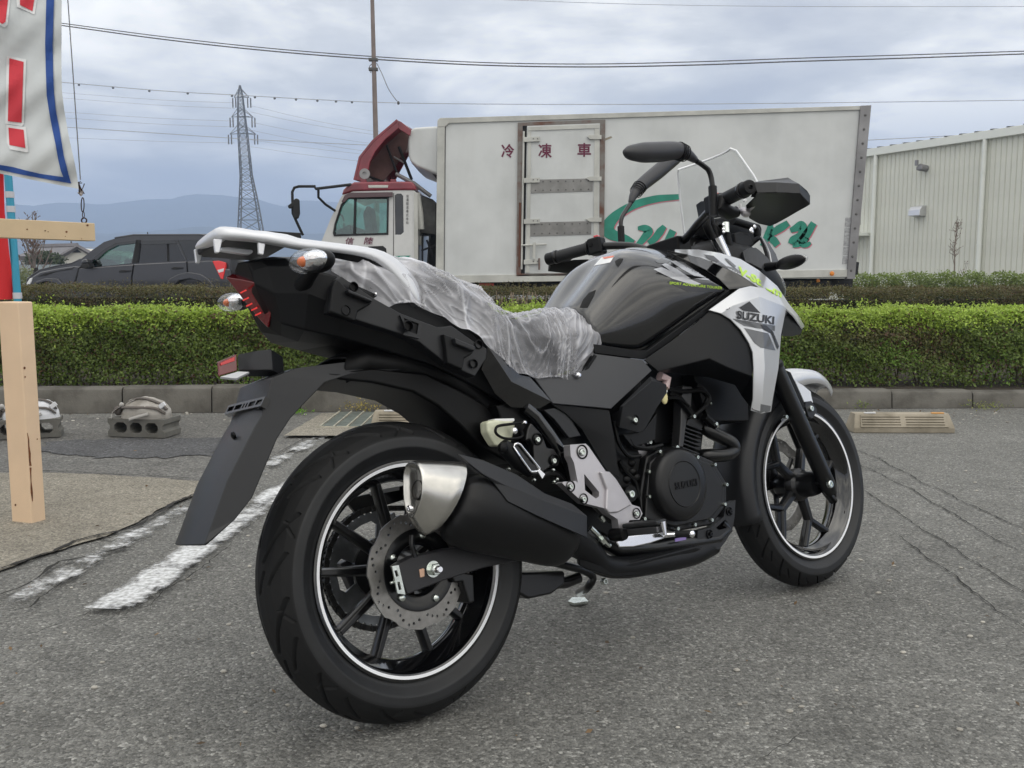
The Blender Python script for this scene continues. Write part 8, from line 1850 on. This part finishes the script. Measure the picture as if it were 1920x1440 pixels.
facets('guard_wall', m_dark, GV, ['dij', 'djk', 'dkle', 'elm', 'fems', 'smn', 'qsn', 'qno', 'qop'], thick=.003, mirror=True)
facets('guard_wrap', m_dark, {c: P(13, q[:2])[0] + (q[2],) for c, q in zip('abcdef', [(722, 300, .375), (722, 225, .378), (790, 215, .382), (800, 400, .382), (740, 490, .36), (640, 480, .34)])}, ['abcdef'], thick=.01, bevel=.002)
# mirrors
for sgn, st_, hd, ww in ((1, [(1338, 405), (1336, 350), (1330, 322), (1318, 310), (1306, 302)], [(1306, 302), (1290, 290), (1272, 283), (1255, 283), (1235, 285), (1205, 286), (1180, 286), (1169, 284)], .27),
                         (-1, [(1166, 470), (1164, 425), (1166, 408), (1174, 394), (1182, 382)], [(1182, 382), (1188, 366), (1200, 350), (1216, 336), (1236, 320), (1260, 300), (1280, 288), (1292, 280)], -.27)):
    sp_ = [bk(x_, y_, ww) for x_, y_ in st_]
    MB().tube(smoothline(sp_, 5), .0068, 12).build('mirror_stem', m_blkmetal, bike)
    MB().tube([sp_[0], sp_[1]], .011, 12).build('stem_boot', m_plas, bike)
    hp = [bk(x_, y_, ww) for x_, y_ in hd]
    rs = [.008, .014, .0215, .0235, .0250, .0245, .017, .004]
    b = MB(); b.tube(smoothline(hp, 3), list(np.interp(np.linspace(0, 7, len(smoothline(hp, 3))), range(8), rs)), 18)
    b.build('mirror_head', mat('mirror_housing_plastic', (.028, .028, .032), rough=.40, bump=.25, bscale=1000, bdist=.0005), bike, subsurf=1, smooth=180)
    for k in range(4):
        c = hp[1].lerp(hp[2], .35 + .2 * k); MB().lathe([(.0215 + .0006 * k, 0), (.0215 + .0006 * k, .0018)], c, (hp[2] - hp[1]), 20).build('mirror_collar', m_dark, bike, solid=.002)

# ---------------------------------------------------------------- decals draped on the painted panels
dg = bpy.context.evaluated_depsgraph_get(); dg.update()
def bvh_of(objs):
    vs_, fs = [], []
    for o in objs:
        e_ = o.evaluated_get(dg); me = e_.to_mesh(); b_ = len(vs_)
        vs_ += [v.co.copy() for v in me.vertices]; fs += [tuple(b_ + i for i in p.vertices) for p in me.polygons]
        e_.to_mesh_clear()
    return BVHTree.FromPolygons(vs_, fs)
def drape(name, m, tris2d, pts2d, bvh, off=.0008, parent=bike):
    co, ok = [], []
    for x_, y_ in pts2d:
        d = (BI3 @ ray(x_, y_)).normalized(); h = bvh.ray_cast(CB, d)
        if h[0] is None: ok.append(False); co.append(Vector((0, 0, 0)))
        else: ok.append(True); n_ = h[1] if h[1].dot(d) < 0 else -h[1]; co.append(h[0] + n_ * off)
    fs = [t for t in tris2d if all(ok[i] for i in t)]
    me = bpy.data.meshes.new(name); me.from_pydata([tuple(c) for c in co], [], fs); me.update(); _orient(me)
    bm = bmesh.new(); bm.from_mesh(me); bmesh.ops.delete(bm, geom=[v for v in bm.verts if not v.link_faces], context='VERTS'); bm.to_mesh(me); bm.free()
    return finish(me, name, m, parent, smooth=60)
def fine(poly, step=3.0):
    """polygon (pixels) -> fine triangle set"""
    bm = bmesh.new(); vs_ = [bm.verts.new((x_, y_, 0)) for x_, y_ in poly]; bm.faces.new(vs_)
    bmesh.ops.triangulate(bm, faces=bm.faces)
    for _ in range(6):
        es = [e_ for e_ in bm.edges if e_.calc_length() > step]
        if not es: break
        bmesh.ops.subdivide_edges(bm, edges=es, cuts=1); bmesh.ops.triangulate(bm, faces=bm.faces)
    bm.verts.index_update()
    pts_ = [(v.co.x, v.co.y) for v in bm.verts]; fs = [tuple(v.index for v in f.verts) for f in bm.faces]; bm.free(); return pts_, fs
def decal(name, m, poly, bvh, off=.0008, step=4.0, parent=bike):
    p_, f_ = fine(poly, step); return drape(name, m, f_, p_, bvh, off, parent)
def decal_text(name, m, body, p0, p1, hgt, bvh, shear=0, bold=0.0, off=.0010, parent=bike, space=1.0, skew=(0, 0)):
    """text from p0 to p1 along its base line middle (pixels), hgt = cap height in pixels"""
    me = text_mesh(name, body, 1.0, 0, 'LEFT', shear, bold, space)
    xs = [v.co.x for v in me.vertices]; ys = [v.co.y for v in me.vertices]
    x0, x1, y0, y1 = min(xs), max(xs), min(ys), max(ys)
    u = Vector((p1[0] - p0[0], p1[1] - p0[1])); n_ = Vector((u.y, -u.x)).normalized()
    if skew != (0, 0): n_ = Vector(skew)
    bm = bmesh.new(); bm.from_mesh(me); bmesh.ops.triangulate(bm, faces=bm.faces)
    for _ in range(3):
        es = [e_ for e_ in bm.edges if e_.calc_length() > .12]
        if not es: break
        bmesh.ops.subdivide_edges(bm, edges=es, cuts=1); bmesh.ops.triangulate(bm, faces=bm.faces)
    pts_ = []
    for v in bm.verts:
        a = (v.co.x - x0) / (x1 - x0); b_ = (v.co.y - (y0 + y1) / 2) / (y1 - y0)
        pts_.append((p0[0] + u.x * a + n_.x * hgt * b_, p0[1] + u.y * a + n_.y * hgt * b_))
    bm.verts.index_update(); fs = [tuple(v.index for v in f.verts) for f in bm.faces]; bm.free()
    return drape(name, m, fs, pts_, bvh, off, parent)
cowls = [o for o in C.objects if o.name.startswith(('upper_cowl', 'side_shroud'))]
bv_c = bvh_of(cowls); bv_t = bvh_of([tank])
# tank graphics
decal('tank_stripe', m_decsil, P(3, (655, 848), (705, 836), (940, 935), (905, 945), (770, 905)), bv_t)
decal('tank_stripe', m_decgrey, P(3, (665, 800), (700, 786), (760, 800), (730, 815), (680, 810)), bv_t)
decal('tank_stripe', m_decsil, P(3, (705, 820), (730, 812), (800, 850), (880, 905), (850, 900), (770, 868)), bv_t)
decal('tank_stripe', m_decsil, P(3, (757, 800), (790, 797), (905, 862), (1000, 885), (1010, 905), (900, 888), (830, 850)), bv_t)
decal('tank_stripe', m_decgrey, P(3, (800, 800), (860, 808), (960, 880), (900, 872)), bv_t)
decal('tank_stripe', m_decsil, P(3, (900, 905), (1030, 920), (1010, 912), (960, 900)), bv_t)
decal('tank_decal_dark', m_decdark, P(3, (738, 925), (765, 905), (905, 945), (1030, 925), (1085, 965), (1060, 985), (860, 980), (790, 950)), bv_t, off=.0006)
decal_text('tank_lettering', m_lime, 'SPORT ADVENTURE TOURER', P(3, (752, 930))[0], P(3, (1066, 961))[0], 4.6, bv_t, off=.0016, bold=.01, skew=(.10, -1))
decal('tank_vent', m_dark, P(3, (426, 800), (452, 784), (476, 784), (470, 800), (444, 836), (430, 820)), bv_t)
decal('tank_vent', m_dark, P(3, (214, 1078), (235, 1030), (270, 990), (312, 972), (300, 1005), (262, 1078)), bv_t)
decal('warning_label', m_white, P(3, (300, 828), (348, 776), (424, 768), (398, 808), (340, 820)), bv_t)
decal('warning_label_red', mat('orange_red_print', (.75, .18, .10), rough=.4), P(3, (352, 778), (422, 769), (416, 778), (362, 788)), bv_t, off=.0016)
# shroud graphics
decal('shroud_arrow', m_decdark, P(3, (1172, 1078), (1232, 1040), (1298, 1110), (1210, 1098)), bv_c)
decal_text('shroud_lettering', m_decdark, 'SUZUKI', P(3, (1156, 1119))[0], P(3, (1380, 1156))[0], 15.5, bv_c, bold=.035, off=.0012, skew=(.06, -1))
decal('shroud_band', m_decgrey, P(3, (1130, 1144), (1385, 1185), (1383, 1218), (1200, 1188), (1160, 1165)), bv_c)
decal('shroud_band', m_decdark, P(3, (1294, 1180), (1330, 1184), (1372, 1222), (1408, 1310), (1400, 1328), (1362, 1234), (1318, 1212)), bv_c, off=.0014)
decal('shroud_band', m_decgrey, P(3, (1200, 1200), (1345, 1232), (1388, 1335), (1300, 1318), (1262, 1290)), bv_c)
decal('shroud_recess', m_decgrey, [(P(3, (1080, 1074))[0][0] + 11 * math.cos(t * math.pi / 8) , P(3, (1080, 1074))[0][1] + 5 * math.sin(t * math.pi / 8) + 1.5 * math.cos(t * math.pi / 8)) for t in range(16)], bv_c, step=8)
decal('shroud_foot', m_decgrey, [(1404, 768), (1424, 757), (1448, 762), (1447, 772), (1430, 779)], bv_c)
decal('cowl_graphic', m_decdark, P(12, (370, 1030), (550, 1055), (660, 1150), (620, 1180), (540, 1190)), bv_c)
decal('cowl_graphic', m_decgrey, P(12, (620, 1180), (660, 1150), (780, 1240), (950, 1275), (1060, 1360), (1000, 1390), (820, 1290)), bv_c)
decal('cowl_graphic', m_decgrey, P(12, (750, 1100), (800, 1105), (960, 1240), (940, 1270), (860, 1210)), bv_c)
decal_text('cowl_lettering', m_lime, 'V-Strom', P(12, (985, 1300))[0], P(3, (1428, 1000))[0], 13.5, bv_c, bold=.045, off=.0014, shear=-.1, skew=(.25, -.97))
for n_ in (): pass

# ---------------------------------------------------------------- plastic film over the seat (a thing of its own, lying on the seat)
def film_mat():
    m = bpy.data.materials.new('clear_polythene_film'); m.use_nodes = True; t = m.node_tree; t.nodes.clear()
    N = t.nodes.new; Lk = t.links.new
    o = N('ShaderNodeOutputMaterial'); mx = N('ShaderNodeMixShader'); tr = N('ShaderNodeBsdfTransparent'); tr.inputs[0].default_value = (.95, .95, .96, 1)
    pb = N('ShaderNodeBsdfPrincipled'); pb.inputs['Base Color'].default_value = (.68, .68, .72, 1); pb.inputs['Roughness'].default_value = .12; pb.inputs['Specular IOR Level'].default_value = 1.0
    at_ = N('ShaderNodeAttribute'); at_.attribute_name = 'crease'
    tcn = N('ShaderNodeTexCoord'); n2_ = N('ShaderNodeTexNoise'); n2_.inputs['Scale'].default_value = 7; n2_.inputs['Detail'].default_value = 4; Lk(tcn.outputs['Object'], n2_.inputs['Vector'])
    r2_ = N('ShaderNodeMapRange'); r2_.inputs[1].default_value = .38; r2_.inputs[2].default_value = .66; r2_.inputs[3].default_value = .10; r2_.inputs[4].default_value = .46; Lk(n2_.outputs[0], r2_.inputs[0])
    ml = N('ShaderNodeMath'); ml.operation = 'MULTIPLY_ADD'; ml.inputs[1].default_value = .55; ml.use_clamp = True; Lk(at_.outputs['Fac'], ml.inputs[0]); Lk(r2_.outputs[0], ml.inputs[2])
    n3_ = N('ShaderNodeTexNoise'); n3_.inputs['Scale'].default_value = 60; n3_.inputs['Detail'].default_value = 3; Lk(tcn.outputs['Object'], n3_.inputs['Vector'])
    bp = N('ShaderNodeBump'); bp.inputs['Strength'].default_value = .5; bp.inputs['Distance'].default_value = .002; Lk(n3_.outputs[0], bp.inputs['Height']); Lk(bp.outputs[0], pb.inputs['Normal'])
    lw = N('ShaderNodeLayerWeight'); lw.inputs[0].default_value = .5; pw = N('ShaderNodeMath'); pw.operation = 'POWER'; pw.inputs[1].default_value = 3; Lk(lw.outputs['Facing'], pw.inputs[0])
    m4 = N('ShaderNodeMath'); m4.operation = 'MULTIPLY_ADD'; m4.inputs[1].default_value = .45; m4.use_clamp = True; Lk(pw.outputs[0], m4.inputs[0]); Lk(ml.outputs[0], m4.inputs[2])
    Lk(m4.outputs[0], mx.inputs[0]); Lk(tr.outputs[0], mx.inputs[1]); Lk(pb.outputs[0], mx.inputs[2]); Lk(mx.outputs[0], o.inputs[0])
    return m
fr_ = seat_rows(off=.006)
rr = []
nr = 380; nc_ = 180
A_ = np.array([[tuple(p) for p in (r_[:7] + [r_[6] + Vector((0, 0, -.012))])] for r_ in fr_])   # stations x 8 x 3
R_h = A_.copy(); Lh = A_[:, ::-1].copy(); Lh[:, :, 1] *= -1; full = np.concatenate([R_h[:, ::-1], Lh[:, ::-1][:, 1:]], 1)   # bottom right -> top -> bottom left
def resample(a, n, ax_):
    k = a.shape[ax_]; x_ = np.linspace(0, k - 1, n); i0 = np.clip(np.floor(x_).astype(int), 0, k - 2); f_ = x_ - i0; f_ = f_ * f_ * (3 - 2 * f_) * .35 + f_ * .65
    sh = [1, 1, 1]; sh[ax_] = n; f_ = f_.reshape(sh)
    return np.take(a, i0, ax_) * (1 - f_) + np.take(a, i0 + 1, ax_) * f_
full = resample(resample(full, nr, 0), nc_, 1)
g = full.copy()
gx = np.gradient(full, axis=0); gy = np.gradient(full, axis=1); nn = np.cross(gy, gx); nn /= np.linalg.norm(nn, axis=2, keepdims=True) + 1e-9
if nn[nr // 2, nc_ // 2, 2] < 0: nn = -nn
H = np.zeros(full.shape[:2]); CRS = np.zeros(full.shape[:2])
def ridge(v, k): return max(0.0, 1 - abs(v) * k)
for i in range(nr):
    for j in range(nc_):
        p = full[i, j]; v_ = p[2] - abs(p[1]) * .35
        f_ = min(1, max(0, (p[0] - .22) / .24)); th_ = R(-62 + 100 * f_); ca_, sa_ = math.cos(th_), math.sin(th_)
        a_, b_ = p[0] * ca_ + v_ * sa_, -p[0] * sa_ + v_ * ca_          # a_ runs along the folds
        sd = 7 if p[1] > 0 else 0
        w_ = noise.noise(Vector((p[0] * 6, p[1] * 6 + sd, p[2] * 6))); w2_ = noise.noise(Vector((p[0] * 2.5 + 3, p[1] * 3, p[2] * 3)))
        n1v = noise.noise(Vector((b_ * 15 + w_ * .9, a_ * 2.6 + w2_, sd))); n2v = noise.noise(Vector((b_ * 38 + w_ * 2.5, a_ * 6, sd + 4))); n3v = noise.noise(Vector((b_ * 26 - w_ * 4, a_ * 13 + w_ * 2, sd + 9)))
        m1v = min(1, max(0, .5 + w_ * 1.6)); m2v = min(1, max(0, .45 + w2_ * 2.2))
        H[i, j] = .0060 * ridge(n1v, 2.6) + .0034 * ridge(n2v, 3) * (.4 + m1v) + .0024 * ridge(n3v, 3.5) + .004 * w_
        CRS[i, j] = ridge(n1v, 14) * .55 + ridge(n2v, 17) * .70 * m1v + ridge(n3v, 15) * .55 * m2v + .35 * m2v * m1v
g = full + nn * (H[..., None] + .003)
g[:, :5, 2] += .003 * np.sin(np.arange(nr) * .16)[:, None] + .004 * np.sin(np.arange(nr) * .07 + 1)[:, None]
g[:, -4:, 2] += .004 * np.sin(np.arange(nr) * .5)[:, None]
b = MB().grid([[Vector(p) for p in row] for row in g]); me = b.mesh('seat_wrap'); at__ = me.attributes.new('crease', 'FLOAT', 'POINT'); at__.data.foreach_set('value', CRS.astype(np.float32).ravel())
film = finish(me, 'seat_wrap', film_mat(), None, smooth=180)
film.matrix_world = BM
tag(film, 'crinkled clear plastic wrap pulled tight over the motorcycle seat', 'plastic wrap')
